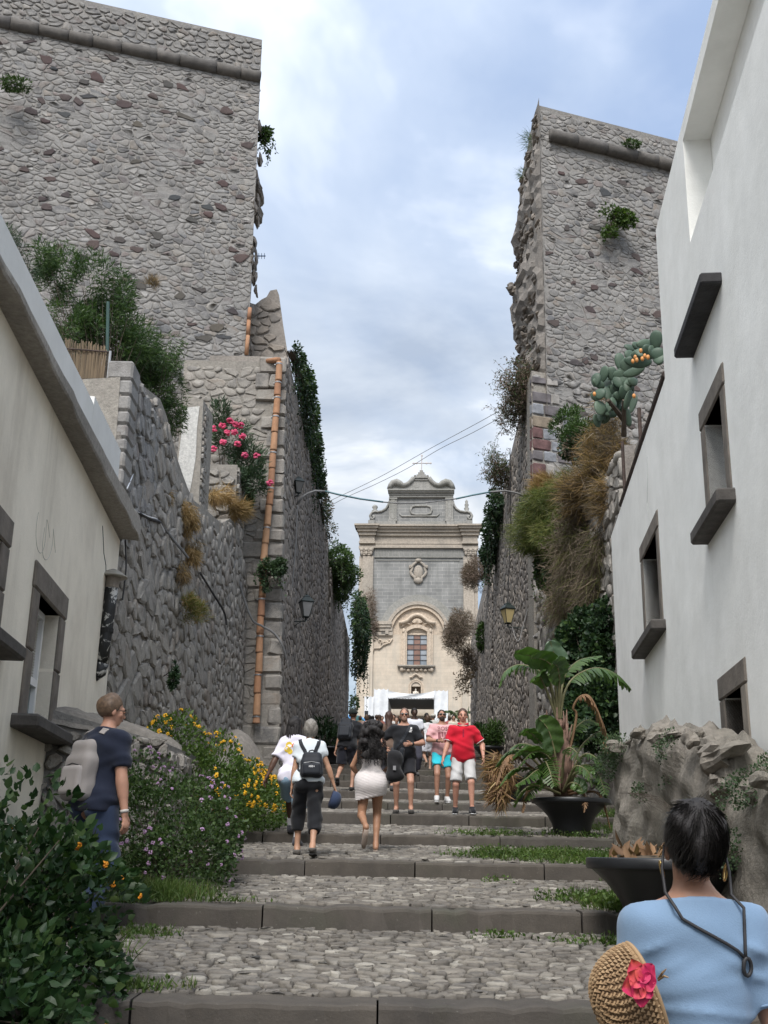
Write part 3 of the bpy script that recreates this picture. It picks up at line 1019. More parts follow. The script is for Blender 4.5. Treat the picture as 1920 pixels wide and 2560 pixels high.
qp = empty('stone_pier', (4.9, 31.2, 5), 'banded pier of red, grey and blue blocks at the right lane corner', 'wall')
m = MB()
hexa(m, (4.28, 31.22), (4.28 + 0.944 * 6, 31.22 + 0.33 * 6), (0.0, 1.2), 4, 16.3, (0.16, 0.06))
m.build('wall_core', M_MORTG, qp)
BL = [plain('red_block', (0.125, 0.07, 0.068), 0.85, 0.45, 4, 0.6), plain('blue_grey_block', (0.23, 0.24, 0.26), 0.85, 0.35, 4, 0.6),
	  plain('tan_block', (0.2, 0.165, 0.125), 0.85, 0.35, 4, 0.6), plain('dark_block', (0.12, 0.11, 0.115), 0.85, 0.35, 4, 0.6), plain('pale_block', (0.3, 0.285, 0.265), 0.85, 0.3, 4, 0.6)]
rows = [(15.45, 0.36, [(0.65, 3), (0.3, 4)]), (15.05, 0.36, [(0.4, 1), (0.55, 3), (0.35, 1)]), (14.65, 0.38, [(0.7, 2), (0.32, 4), (0.3, 1)]),
		(14.27, 0.36, [(0.36, 0), (0.48, 1), (0.33, 4), (0.4, 1)]), (13.9, 0.35, [(0.62, 0), (0.34, 1), (0.35, 2)]), (13.55, 0.33, [(0.36, 3), (0.45, 1), (0.5, 3)]),
		(13.1, 0.42, [(0.44, 0), (0.3, 4)]), (12.7, 0.38, [(0.52, 0), (0.4, 3)]), (12.2, 0.34, [(0.6, 2)]), (11.7, 0.4, [(0.5, 4)]), (16.0, 0.25, [(0.5, 3), (0.4, 4)])]
Rz = Matrix.Rotation(math.atan2(0.33, 0.944), 4, 'Z')
for z, h, bl in rows:
	x = 0.0
	f = (z - 4) / 12.3
	Mx = Matrix.Translation((4.28 + 0.16 * f, 31.22 + 0.06 * f, z)) @ Rz
	for w, ci in bl:
		mm = MB().chbox(x + 0.012, x + w - 0.012, -0.05, 0.2, -h / 2 + 0.012, h / 2 - 0.012, 0.03, Mx)
		g = np.random.default_rng(int(z * 100 + x * 17))
		mm.v = [tuple(np.array(v) + g.normal(0, 0.008, 3)) for v in mm.v]
		mm.build('corner_stone', BL[ci], qp)
		x += w
stone_field(qp, (4.28, 31.215, 8), UR, Vector((0.16, 0.06, 12.3)), 6, 8.2, 0.33, 1.5, 0.03, 0.05, M_RUB, 63, keep=lambda u, v: u > 1.35 or v < 3.2 or v > 8.0,
			singles=100, stuff_name='rubble_stones')

# --- left terrace: rubble retaining wall from the house corner to the pier
M_TERR = M_SOIL
tw = empty('retaining_wall', (-3.7, 21, 2.3), 'rough rubble retaining wall between the cream house and the orange pipe', 'wall')
A, B = Vector((-3.96, 15.95, 1.9)), Vector((-3.28, 27.55, 1.9))
Lw = (B - A).length; UW = (B - A).normalized()
VT = Vector((-0.22, 0, 8.4))
def prof(u):
	return float(np.interp(u, [0, 1.2, 2.6, 4.0, 5.2, 6.6, 8.2, 9.4, 10.2, 10.8, 11.7], [7.1, 7.5, 7.8, 7.1, 6.8, 7.0, 7.2, 7.7, 7.6, 7.2, 7.0]))
m = MB()
K = 24
for i in range(K + 1):
	u = Lw * i / K
	p = A + UW * u
	h = prof(u)
	for (dx, zz) in ((0.0, 0.0), (-0.22 * h / 8.4, h), (-0.8, h - 0.05), (-0.8, 0)):
		m.v.append((p.x + dx, p.y, p.z + zz))
m.f = [(i * 4 + a, i * 4 + 4 + a, i * 4 + 4 + a + 1, i * 4 + a + 1) for i in range(K) for a in range(3)] + [(0, 1, 2, 3), (K * 4 + 3, K * 4 + 2, K * 4 + 1, K * 4)]
m.build('wall_core', M_MORTG, tw)
stone_field(tw, A + Vector((0.004, 0, 0)), UW, VT, Lw, 8.2, 0, 0, 0, 0, M_ROUGH, 71, singles=300, stuff_name='rubble_stones', rough=0.45,
			layers=[(0.24, 1.0, 0.022, 0.06, 0.4, lambda u, v: v < prof(u) - 0.15 and u < 5.2 + 0.5 * sin(v * 2), 0.6),
					(0.2, 1.0, 0.024, 0.035, 0.4, lambda u, v: v < prof(u) - 0.15 and u >= 5.2 + 0.5 * sin(v * 2), 0.6)])
m = MB().box(-16, -4.5, 15.95, 29, 1.5, 8.55)
tag(m.build('terrace_garden', M_SOIL), kind='structure')
# cross wall with a whitewashed end, and the block beside the pier
M_WHITEW = mortar('flaking_whitewash', (0.62, 0.62, 0.6), 4, (0.28, 0.27, 0.26), 0.8)
sw = empty('wall_stub', (-4.2, 22.3, 8.6), 'stub of rubble wall with a whitewashed end, left of the oleander', 'wall')
m = MB()
m.v = [(-4.38, 22, 8.9), (-3.82, 22, 8.0), (-3.78, 22.9, 8.0), (-4.3, 22.9, 8.9), (-4.34, 22, 11.35), (-3.9, 22, 11.2), (-3.82, 22.9, 11.2), (-4.3, 22.9, 11.35)]
m.f = [(3, 2, 1, 0), (4, 5, 6, 7), (0, 1, 5, 4), (1, 2, 6, 5), (2, 3, 7, 6), (3, 0, 4, 7)]
m.build('wall_core', M_MORTG, sw)
m = MB()
pw = [(-4.33, 11.0), (-3.97, 11.05), (-3.99, 10.5), (-3.97, 9.9), (-4.02, 9.3), (-4.12, 8.62), (-4.22, 9.2), (-4.34, 9.6), (-4.31, 10.4)]
n = len(pw)
m.add([(x, 21.985, z) for x, z in pw] + [(x, 22.0, z) for x, z in pw], [tuple(range(n - 1, -1, -1))] + [(i, (i + 1) % n, n + (i + 1) % n, n + i) for i in range(n)])
m.build('whitewash', M_WHITEW, sw)
stone_field(sw, (-3.815, 22.0, 8.3), (0, 1, 0), Vector((-0.08, 0, 3)), 0.9, 2.9, 0.16, 1.2, 0.02, 0.04, M_ROUGH, 72, singles=40, stuff_name='rubble_stones')
bw = empty('wall_stub', (-3.9, 26, 9), 'low block of stone wall under the oleander', 'wall')
m = MB()
m.box(-4.5, -3.62, 25.8, 27.5, 8.6, 11.1)
m.build('wall_core', M_MORTG, bw)
stone_field(bw, (-4.5, 25.79, 9.0), (1, 0, 0), (0, 0, 1), 0.88, 2.05, 0.3, 1.6, 0.025, 0.06, M_ROUGH, 73, singles=40, stuff_name='rubble_stones')
stone_field(bw, (-3.615, 25.8, 9.0), (0, 1, 0), (0, 0, 1), 1.7, 2.05, 0.3, 1.4, 0.025, 0.06, M_ROUGH, 74, singles=40, stuff_name='rubble_stones')
gp = empty('stone_pillar', (-4.1, 16.8, 7), 'square stone pillar beside the reed screen', 'wall')
m = MB().box(-4.33, -3.99, 16.0, 18.4, 6.5, 9.25)
m.build('wall_core', M_MORT, gp)
z = 6.6
while z < 9.2:
	h = rs.uniform(0.2, 0.36)
	if z + h > 9.3: h = 9.3 - z
	MB().chbox(-4.36, -3.96, 15.96, 16.5, z + 0.008, z + h - 0.008, 0.035).build('pillar_stone', M_RUB, gp)
	z += h
stone_field(gp, (-3.985, 16.5, 7.0), (0, 1, 0), (0, 0, 1), 1.9, 2.2, 0.3, 1.3, 0.025, 0.05, M_RUB, 75, singles=50, stuff_name='rubble_stones')

# --- right terrace behind the white house, its rubble face towards the lane
m = MB()
m.box(4.75, 16, 16, 31.3, 2, 9.4)
m.box(4.95, 16, 12.9, 16, 2, 7.0)
tag(m.build('terrace_garden', M_SOIL), kind='structure')
rw = empty('retaining_wall', (4.4, 25, 3), 'overgrown rubble retaining wall behind the white house', 'wall')
A, B = Vector((4.36, 31.2, 2.2)), Vector((4.42, 19.9, 2.2))
UW2 = (B - A).normalized()
m = MB()
hexa(m, (B.x, B.y), (A.x, A.y), (0.6, 0), 2.0, 9.55, (0.12, 0))
m.build('wall_core', M_MORTD, rw)
stone_field(rw, A + Vector((-0.004, 0, 0)), UW2, Vector((0.12, 0, 7.5)), (B - A).length, 7.3, 0.36, 1.3, 0.025, 0.08, M_ROUGH, 76, singles=120, stuff_name='rubble_stones', rough=0.3)
pw_ = empty('parapet_wall', (4.5, 17, 7.8), 'sloping concrete parapet above the white house roof', 'wall')
m = MB()
m.v = [(4.1, 13.2, 7.6), (4.75, 20.3, 7.6), (5.0, 20.3, 7.6), (4.35, 13.2, 7.6), (4.14, 13.2, 9.25), (4.79, 20.3, 9.45), (5.0, 20.3, 9.45), (4.35, 13.2, 9.25)]
m.f = [(3, 2, 1, 0), (4, 5, 6, 7), (0, 1, 5, 4), (1, 2, 6, 5), (2, 3, 7, 6), (3, 0, 4, 7)]
m.build('wall_core', mortar('rough_concrete', (0.26, 0.245, 0.225), 5), pw_)
# ------------------------------------------------------------------ the cream house (left) and the white house (right)
def basis(origin, e, n):
	return Matrix(((e[0], n[0], 0, origin[0]), (e[1], n[1], 0, origin[1]), (0, 0, 1, 0), (0, 0, 0, 1)))
ML = basis((-3.9, 15.9), (0.0847, -0.9964), (0.9964, 0.0847))
lu = lambda y: (15.9 - y) * 1.0036
MR = basis((2.78, 6.0), (0.1044, 0.9945), (-0.9945, 0.1044))
ru = lambda y: (y - 6.0) * 1.0055

def holed_wall(mb, u0, u1, z0, z1, holes, M, depth):
	"""A facade at n=0 with openings and their reveals (depth into the wall)."""
	us = sorted({u0, u1, *[h[0] for h in holes], *[h[1] for h in holes]})
	zs = sorted({z0, z1, *[h[2] for h in holes], *[h[3] for h in holes]})
	us = [u for u in us if u0 <= u <= u1]; zs = [z for z in zs if z0 <= z <= z1]
	for a, b in zip(us, us[1:]):
		for c, d in zip(zs, zs[1:]):
			mu, mz = (a + b) / 2, (c + d) / 2
			if any(h[0] < mu < h[1] and h[2] < mz < h[3] for h in holes):
				continue
			mb.add([(a, 0, c), (b, 0, c), (b, 0, d), (a, 0, d)], [(3, 2, 1, 0)], M)
	for a, b, c, d in holes:
		mb.add([(a, 0, c), (b, 0, c), (b, 0, d), (a, 0, d), (a, -depth, c), (b, -depth, c), (b, -depth, d), (a, -depth, d)],
			   [(0, 1, 5, 4), (1, 2, 6, 5), (2, 3, 7, 6), (3, 0, 4, 7)], M)

def plaster(name, col, stain, streak=0.5, patch=0.3):
	t = NT(name)
	c = t.mix(1.0, C(col), t.ramp(t.noise(1.2, 6, 0.65), [(0.3, (0.9, 0.9, 0.89)), (0.7, (1.05, 1.05, 1.05))]), 'MULTIPLY')
	v = t.co('Object', (1.0, 1.0, 0.12))
	f = t.ramp(t.noise(2.2, 8, 0.7, v), [(0.50, (0, 0, 0)), (0.80, (streak,) * 3)])
	c = t.mix(f, c, stain)
	f2 = t.ramp(t.noise(0.55, 6, 0.6), [(0.52, (0, 0, 0)), (0.72, (patch,) * 3)])
	c = t.mix(f2, c, stain)
	t.bump(t.math('ADD', t.math('MULTIPLY', t.noise(1.8, 3, 0.5), 4.0), t.noise(30, 5, 0.7)), 0.3, 0.012)
	return t.out(c, 0.9, 0.2)
M_CREAM = plaster('cream_plaster', (0.82, 0.76, 0.65), (0.36, 0.31, 0.25), 0.5, 0.35)
M_WHITE = plaster('white_plaster', (0.87, 0.87, 0.84), (0.5, 0.5, 0.48), 0.13, 0.12)
M_PARA = plaster('white_parapet', (0.72, 0.72, 0.70), (0.5, 0.49, 0.46), 0.25, 0.2)
M_CONC = mortar('weathered_concrete', (0.4, 0.375, 0.34), 4, (0.1, 0.095, 0.085), 0.7)
M_SILL = plain('dark_lava_sill', (0.075, 0.068, 0.062), 0.8, 0.35, 6, 0.5)
M_SURR = plain('brown_lava_surround', (0.155, 0.135, 0.115), 0.85, 0.3, 5, 0.6)
M_PVC = plain('white_frame', (0.75, 0.76, 0.77), 0.35, 0.03)
M_GLASS = plain('frosted_glass', (0.14, 0.175, 0.165), 0.25, 0.15, 3, 0, spec=0.6)
M_DARK = plain('dark_interior', (0.02, 0.02, 0.02), 0.8)
M_RUST = plain('rusty_iron', (0.055, 0.038, 0.032), 0.8, 0.5, 10, 0.4)
M_SHUT = plain('grey_shutter', (0.12, 0.125, 0.13), 0.6, 0.2)

lh = empty('cream_house', (-3.3, 10, 1.2), 'cream plastered house with a concrete eave and a stone-framed window', 'house')
wins = [(lu(12.16), lu(11.02), 3.15, 4.42), (lu(9.38), lu(8.2), 3.66, 4.5)]
ezt = lambda y: 6.34 + 0.041 * (y - 7.5)           # the old slab is thicker and higher at its far end
ezb = lambda y: 6.26 + 0.014 * (y - 7.5)
m = MB()
holed_wall(m, 0, lu(0.5), 0.0, 6.34, wins, ML, 0.28)
m.add([(0, 0, 0), (0, -8, 0), (0, -8, 6.34), (0, 0, 6.34)], [(3, 2, 1, 0)], ML)
m.add([(lu(.5), 0, 0), (lu(.5), -8, 0), (lu(.5), -8, 6.2), (lu(.5), 0, 6.2)], [(0, 1, 2, 3)], ML)
m.build('wall', M_CREAM, lh)
m = MB()
n = 40                                        # eave slab with a crumbling edge
g = np.random.default_rng(8)
for i in range(n + 1):
	u = -0.08 + (lu(0.5) + 0.08) * i / n
	e = g.uniform(-0.012, 0.012)
	y_ = 15.9 - u / 1.0036; zb_, zt_ = ezb(y_), ezt(y_)
	ov = 0.28 - 0.010 * (15.9 - y_)
	for nn, z in ((-8, zb_), (0.0, zb_ + 0.01), (ov - 0.015 + e, zb_ + e), (ov + e, zb_ + 0.02), (ov + e, zt_ - 0.03 + e), (ov - 0.02, zt_), (-8, zt_ + 0.01)):
		m.v.append(tuple(ML @ Vector((u, nn, z))))
m.f = [(i * 7 + a, i * 7 + 7 + a, i * 7 + 8 + a, i * 7 + a + 1) for i in range(n) for a in range(6)] + [tuple(range(6, -1, -1))]
m.build('eave_slab', M_CONC, lh)
m = MB()
for ya, yb, ex in ((13.75, 11.75, 0.12), (11.74, 9.0, 0.02), (9.0, 0.5, 0.02)):
	vs = []
	for y in (ya, yb):
		ov = 0.262 - 0.010 * (15.9 - y)
		for nn, z in ((ov - 0.2, ezt(y) - 0.02), (ov, ezt(y) - 0.02), (ov, ezt(y) + 0.26 + ex), (ov - 0.2, ezt(y) + 0.26 + ex)):
			vs.append((lu(y), nn, z))
	m.add(vs, [(0, 1, 2, 3), (7, 6, 5, 4), (0, 4, 5, 1), (1, 5, 6, 2), (2, 6, 7, 3), (3, 7, 4, 0)], ML)
m.build('parapet', M_PARA, lh)

def stone_window(parent, M, u0, u1, z0, z1, fr, sill_out, sill_over, lint, M_fr, proud=0.035, sill_h=0.13, depth=0.28, halves=True):
	"""Stone surround: lintel, jamb stones, sill."""
	w = []
	a = MB().chbox(u0 - fr - 0.02, u1 + fr + 0.02, -depth + 0.03, proud, z1, z1 + lint, 0.018, M)
	w.append(a.build('lintel', M_fr, parent))
	zm = z0 + (z1 - z0) * 0.52
	for s in (0, 1):
		c0, c1 = (u0 - fr, u0 + 0.0) if s == 0 else (u1, u1 + fr)
		for q0, q1 in (((z0, zm - 0.004), (zm + 0.004, z1 - 0.004)) if halves else ((z0, z1 - 0.004),)):
			MB().chbox(c0, c1, -depth + 0.03, proud - 0.006, q0, q1, 0.014, M).build('jamb_stone', M_fr, parent)
	MB().chbox(u0 - sill_over, u1 + sill_over, -depth + 0.02, sill_out, z0 - sill_h, z0, 0.022, M).build('sill', M_SILL, parent)

# main window of the cream house
wf = empty('window', (-3.4, 11, 3.1)); wf.parent = lh; wf.matrix_parent_inverse = INV[lh.name]
stone_window(wf, ML, *wins[0], 0.27, 0.26, 0.52, 0.27, M_SURR)
u0, u1, z0, z1 = wins[0]
fr = MB()
for a, b, c, d in ((u0, u0 + 0.07, z0, z1), (u1 - 0.07, u1, z0, z1), (u0 + .07, u1 - .07, z0, z0 + 0.07), (u0 + .07, u1 - .07, z1 - 0.07, z1), (u0 + .07, u1 - .07, z0 + 0.46, z0 + 0.54), ((u0 + u1) / 2 - 0.04, (u0 + u1) / 2 + 0.04, z0 + .07, z0 + 0.46), ((u0 + u1) / 2 - 0.04, (u0 + u1) / 2 + 0.04, z0 + .54, z1 - 0.07)):
	fr.box(a, b, -0.24, -0.15, c, d, ML)
fr.build('frame', M_PVC, wf)
for a, b in ((u0 + 0.07, (u0 + u1) / 2 - 0.04), ((u0 + u1) / 2 + 0.04, u1 - 0.07)):
	MB().box(a, b, -0.215, -0.20, z0 + 0.07, z0 + 0.46, ML).build('pane', M_GLASS, wf)
	sl = MB()
	z = z0 + 0.55
	while z < z1 - 0.08:
		sl.add([(a, -0.19, z), (b, -0.19, z), (b, -0.205, z + 0.026), (a, -0.205, z + 0.026)], [(3, 2, 1, 0)], ML)
		sl.add([(a, -0.205, z + 0.026), (b, -0.205, z + 0.026), (b, -0.19, z + 0.03), (a, -0.19, z + 0.03)], [(3, 2, 1, 0)], ML)
		z += 0.03
	o = sl.build('shutter_slats', plain('ivory_shutter', (0.48, 0.46, 0.42), 0.5, 0.05), wf)
	o['kind'] = 'stuff'
wf2 = empty('window', (-3.2, 8.5, 3.55)); wf2.parent = lh; wf2.matrix_parent_inverse = INV[lh.name]
stone_window(wf2, ML, *wins[1], 0.26, 0.22, 0.5, 0.26, M_SURR)
MB().box(wins[1][0], wins[1][1], -0.27, -0.2, wins[1][2], wins[1][3], ML).build('shutter', M_SHUT, wf2)
# cracks in the plaster
t = MB()
for path in ([(1.6, 6.1), (1.3, 5.8), (1.05, 5.7), (0.8, 5.35), (0.6, 5.2), (0.45, 4.8)], [(0.6, 5.2), (0.45, 5.35), (0.25, 5.4)]):
	t.tube([ML @ Vector((u, 0.0, z)) for u, z in path], 0.008, 4)
t.build('crack', M_DARK, lh)
t = MB()
for path in [[(4.3 + o + 0.16 * q + 0.1 * sin(q * 2.4), 5.0 + 0.2 * sin(q * 1.7 + o)) for q in np.linspace(0, 4, 26)] for o in (0.0, 0.35)]:
	t.tube([ML @ Vector((u, -0.002, z)) for u, z in path], 0.006, 4)
t.build('graffiti', plain('faded_paint', (0.42, 0.4, 0.355), 0.9), lh)
# flue pipe
fp = empty('flue_pipe', (-3.55, 15, 4.1), 'peeling black flue pipe with a round cap on the cream wall', 'pipe')
tm = NT('peeling_black_paint')
c = tm.mix(tm.ramp(tm.noise(7, 7, 0.7, None, 0.6), [(0.54, (0, 0, 0)), (0.58, (1, 1, 1))]), (0.016, 0.017, 0.018), (0.5, 0.49, 0.46))
M_PEEL = tm.out(c, 0.45, 0.4)
a, b = U(279, 1470, 15.0), U(254, 1662, 15.0)
m = MB(); m.tube([a, a.lerp(b, 0.3), a.lerp(b, 0.7), b], [0.088, 0.09, 0.088, 0.092], 14); m.build('pipe', M_PEEL, fp, smooth=True)
MB().tube([a.lerp(b, 0.56) + Vector((0, 0, .03)), a.lerp(b, 0.56) - Vector((0, 0, .03))], 0.1, 14).build('clamp', M_DARK, fp)
m = MB(); m.tube([b + Vector((0, 0, 0.02)), b - Vector((0.02, 0, 0.09)), b - Vector((0.1, 0, 0.15)), b - Vector((0.25, 0, 0.16))], [0.096, 0.098, 0.096, 0.09], 14); m.build('elbow', M_PEEL, fp, smooth=True)
MB().tube([a + Vector((0, 0, 0.16)), a], 0.095, 14).build('collar', plain('dull_zinc', (0.22, 0.19, 0.16), 0.6, 0.3, 8), fp)
MB().lathe([(0.02, 0.27), (0.1, 0.235), (0.2, 0.165), (0.205, 0.15), (0.1, 0.155)][::-1], 18, a).build('cap', plain('grey_cap', (0.3, 0.28, 0.24), 0.7, 0.2), fp, smooth=True)
# reed screen on the roof terrace
rf = empty('reed_screen', (-4.6, 15.5, 8.2), 'brown reed screen behind the stone pillar, with a grey metal post', 'fence')
M_REED = leaf_mat('dry_reed', [(0.16, 0.12, 0.085), (0.22, 0.17, 0.12), (0.11, 0.085, 0.065)], 0, 0.7)
m = MB(); g = np.random.default_rng(4)
P0, P1, P2, P3 = U(120, 855, 16.5), U(266, 880, 16.5), U(258, 945, 16.5), U(120, 950, 16.5)
for i in range(110):
	f = i / 109
	a, b = P0.lerp(P1, f), P3.lerp(P2, f)
	j = Vector((g.uniform(-0.02, 0.02), g.uniform(-0.02, 0.02), g.uniform(-0.05, 0.14)))
	m.tube([a + j, b], 0.008, 4)
m.build('reeds', M_REED, rf)['kind'] = 'stuff'
MB().tube([U(276, 878, 16.45), U(268, 962, 16.45)], 0.02, 8).build('post', plain('grey_post', (0.32, 0.33, 0.34), 0.5), rf)
MB().tube([U(120, 868, 16.47), U(276, 880, 16.47)], 0.012, 6).build('rail', M_RUST, rf)
gpost = empty('metal_post', tuple(U(270, 880, 17)), 'thin green metal post standing among the bamboo leaves', 'post')
MB().tube([U(268, 880, 17), U(270, 755, 17)], 0.028, 8).build('shaft', plain('green_metal', (0.03, 0.07, 0.06), 0.5), gpost)

# ---------------- white house
rh = empty('white_house', (3.6, 14, 1.9), 'white plastered house with small stone-framed windows on the right', 'house')
rw_ = [(ru(14.3), ru(15.75), 4.9, 6.17), (ru(9.74), ru(10.58), 5.15, 6.2), (ru(9.8), ru(10.56), 1.6, 3.42), (ru(6.3), ru(10.66), 8.36, 9.66)]
m = MB()
holed_wall(m, 0, ru(12.85), 0.5, 9.86, rw_[1:], MR, 0.3)
holed_wall(m, ru(12.85), ru(19.95), 0.5, 7.74, [rw_[0]], MR, 0.3)
e_ = ru(19.95)
m.add([(e_, 0, .5), (e_, -7, .5), (e_, -7, 7.74), (e_, 0, 7.74)], [(3, 2, 1, 0)], MR)
m.add([(ru(12.85), 0, 7.74), (ru(12.85), -7, 7.74), (ru(12.85), -7, 9.86), (ru(12.85), 0, 9.86)], [(3, 2, 1, 0)], MR)
m.add([(0, 0, .5), (0, -7, .5), (0, -7, 9.86), (0, 0, 9.86)], [(0, 1, 2, 3)], MR)
m.add([(ru(12.85), 0, 7.74), (e_, 0, 7.74), (e_, -7, 7.74), (ru(12.85), -7, 7.74)], [(0, 1, 2, 3)], MR)
m.add([(0, 0, 9.86), (ru(12.85), 0, 9.86), (ru(12.85), -7, 9.86), (0, -7, 9.86)], [(0, 1, 2, 3)], MR)
m.build('wall', M_WHITE, rh)
u0, u1, z0, z1 = rw_[3]
MB().box(u0, u1, -0.52, -0.302, z0 - 0.1, z1 + 0.1, MR).build('loggia_back', M_WHITE, rh)
for i, (hole, frw, so, ov, li) in enumerate(((rw_[0], 0.22, 0.19, 0.38, 0.24), (rw_[1], 0.2, 0.17, 0.3, 0.22))):
	w = empty('window', (3.6, 12, hole[2])); w.parent = rh; w.matrix_parent_inverse = INV[rh.name]
	stone_window(w, MR, *hole, frw, so, ov, li, M_SURR, 0.02, 0.14, 0.3, halves=False)
	MB().box(hole[0], hole[1], -0.3, -0.24, hole[2], hole[3], MR).build('shutter', M_SHUT, w)
d = empty('door', (3.1, 10, 1.6)); d.parent = rh; d.matrix_parent_inverse = INV[rh.name]
u0, u1, z0, z1 = rw_[2]
MB().chbox(u0 - 0.24, u1 + 0.24, -0.27, 0.02, z1, z1 + 0.22, 0.014, MR).build('lintel', M_SURR, d)
MB().chbox(u0 - 0.22, u0, -0.27, 0.015, z0, z1 - 0.004, 0.012, MR).build('jamb_stone', plain('pale_jamb', (0.25, 0.22, 0.185), 0.85, 0.25, 5, 0.5), d)
MB().chbox(u1, u1 + 0.22, -0.27, 0.015, z0, z1 - 0.004, 0.012, MR).build('jamb_stone', M_SURR, d)
MB().box(u0, u1, -0.3, -0.24, z0, z1, MR).build('door_leaf', plain('brown_door', (0.045, 0.036, 0.03), 0.6, 0.3), d)
m = MB().chbox(ru(9.3), ru(10.95), -0.1, 0.2, 7.12, 7.24, 0.02, MR)
m.build('stone_ledge', plain('black_lava_ledge', (0.035, 0.034, 0.036), 0.8, 0.4, 5, 0.5), rh)
t = MB()
t.tube([MR @ Vector((ru(y), 0.0, z)) for y, z in ((14.9, 6.5), (15.0, 6.8), (14.8, 7.1), (14.75, 7.4))], 0.004, 4)
t.build('crack', plain('hairline', (0.42, 0.42, 0.41), 0.9), rh)
# rusty rail along the low roof
rr = empty('roof_railing', (4.0, 16, 7.75), 'rusty iron rail and posts along the white house roof', 'railing')
m = MB().tube([MR @ Vector((ru(12.9), -0.02, 7.83)), MR @ Vector((ru(18.3), -0.02, 7.83))], 0.045, 8); m.build('rail', M_RUST, rr)
for y, top in ((15.9, 8.62), (18.2, 8.95)):
	MB().tube([MR @ Vector((ru(y), -0.08, 7.74)), MR @ Vector((ru(y), -0.08, top))], 0.03, 8).build('post', M_RUST, rr)

# ---------------- low rough garden wall on the right of the stairs, and lumps on the left
def lumpy(name, label, front, top_fn, y0, y1, thick, mat, seed, side=-1, amp=0.07, rocks=()):
	"""A lumpy rendered wall: front(y) gives its street face, top_fn(y) its height."""
	g = np.random.default_rng(seed)
	w = empty(name, (front((y0 + y1) / 2), (y0 + y1) / 2, ground_z(y0)), label, 'wall')
	ny = max(6, int((y1 - y0) / 0.045)); nz = 44
	k = g.normal(0, 1, (40, 3)) * np.array([0, 4.5, 4.0]) * g.uniform(0.3, 4.2, (40, 1)); ph = g.uniform(0, 6.3, 40)
	nz_ = lambda y, z: float(np.sum(np.sin(k[:, 1] * y + k[:, 2] * z + ph) / (1 + 0.16 * np.abs(k[:, 1]))) / 5)
	m = MB()
	rows = nz + 8
	for i in range(ny + 1):
		y = y0 + (y1 - y0) * i / ny
		zt = top_fn(y) + 0.05 * nz_(y * 1.3, 7.7); zb = ground_z(y) - 0.3
		for j in range(nz + 1):
			z = zb + (zt - zb) * j / nz
			rr_ = max(0, (j / nz - 0.86) / 0.14) ** 2 * 0.09
			m.v.append((front(y) - side * rr_ + side * amp * nz_(y, z), y + 0.03 * nz_(z, y), z))
		for j in range(1, 8):
			f = j / 7
			m.v.append((front(y) - side * (0.09 + thick * f), y, zt + 0.07 * nz_(y * 2, f * 3) - 0.15 * max(0, f - 0.7)))
	R = rows
	F = [(i * R + j, i * R + j + 1, (i + 1) * R + j + 1, (i + 1) * R + j) for i in range(ny) for j in range(R - 1)]
	m.f = F if side < 0 else [q[::-1] for q in F]
	b = len(m.v)
	for i in (0, ny):                      # close the ends
		base = [i * R + j for j in range(R)]
		foot = len(m.v); m.v.append((front(y0 if i == 0 else y1) - side * (thick + 0.09), y0 if i == 0 else y1, ground_z(y0) - 0.3))
		m.f.append(tuple(base + [foot]) if (i == 0) == (side > 0) else tuple((base + [foot])[::-1]))
	m.build('wall_body', mat, w, smooth=False)
	for q, (c, r) in enumerate(rocks):
		mm = MB(); rock(mm, c, r, seed + q + 1, 12, 8, 0.34); mm.build('rock', M_LUMP, w)
	return w
M_LUMP = mortar('mossy_render', (0.27, 0.248, 0.218), 2.5, (0.075, 0.08, 0.055), 0.75)
lowwall = lumpy('garden_wall', 'low lumpy stone garden wall below the white house', lambda y: 2.55 + 0.005 * (y - 8),
	  lambda y: float(np.interp(y, [4.5, 7.0, 7.6, 8.2, 8.45, 8.6, 9.0, 9.6, 10.5, 11.5, 12.4, 12.6], [2.35, 2.45, 2.5, 2.42, 2.4, 2.74, 2.86, 3.0, 3.1, 3.2, 3.18, 3.05])),
	  4.5, 12.6, 0.42, M_LUMP, 3, rocks=[((2.62, 8.75, 2.7), (0.13, 0.3, 0.1)), ((2.6, 8.7, 2.5), (0.1, 0.14, 0.1))] + [((2.6 + 0.08 * sin(i * 2.3), y, float(np.interp(y, [6, 7.6, 8.45, 8.6, 9.6, 11.5, 12.5], [2.42, 2.47, 2.38, 2.74, 2.99, 3.19, 3.12])) - 0.03), (0.07 + 0.03 * sin(i * 5), 0.13 + 0.06 * sin(i * 3.7), 0.06 + 0.02 * cos(i * 4))) for i, y in enumerate([6.6, 7.1, 7.5, 8.0, 8.9, 9.2, 9.5, 9.9, 10.3, 10.6, 11.0, 11.4, 11.8, 12.2])])
M_BENCH = mortar('pale_render', (0.30, 0.275, 0.245), 3, (0.16, 0.15, 0.13), 0.5)
bench = empty('stone_bench', (-3.0, 13.4, 1.9), 'low rubble bench with a sloping rendered top, beside the backpack man', 'bench')
m = MB()
q = [(-3.66, 12.2), (-2.42, 12.9), (-2.3, 14.3), (-3.6, 14.9)]
m.v = [(x, y, 1.7) for x, y in q] + [(x, y, z) for (x, y), z in zip(q, (3.42, 3.12, 3.1, 3.5))]
m.f = [(3, 2, 1, 0), (0, 1, 5, 4), (1, 2, 6, 5), (2, 3, 7, 6), (3, 0, 4, 7), (4, 5, 6, 7)]
m.build('core', M_MORT, bench)
m = MB(); g = np.random.default_rng(12)
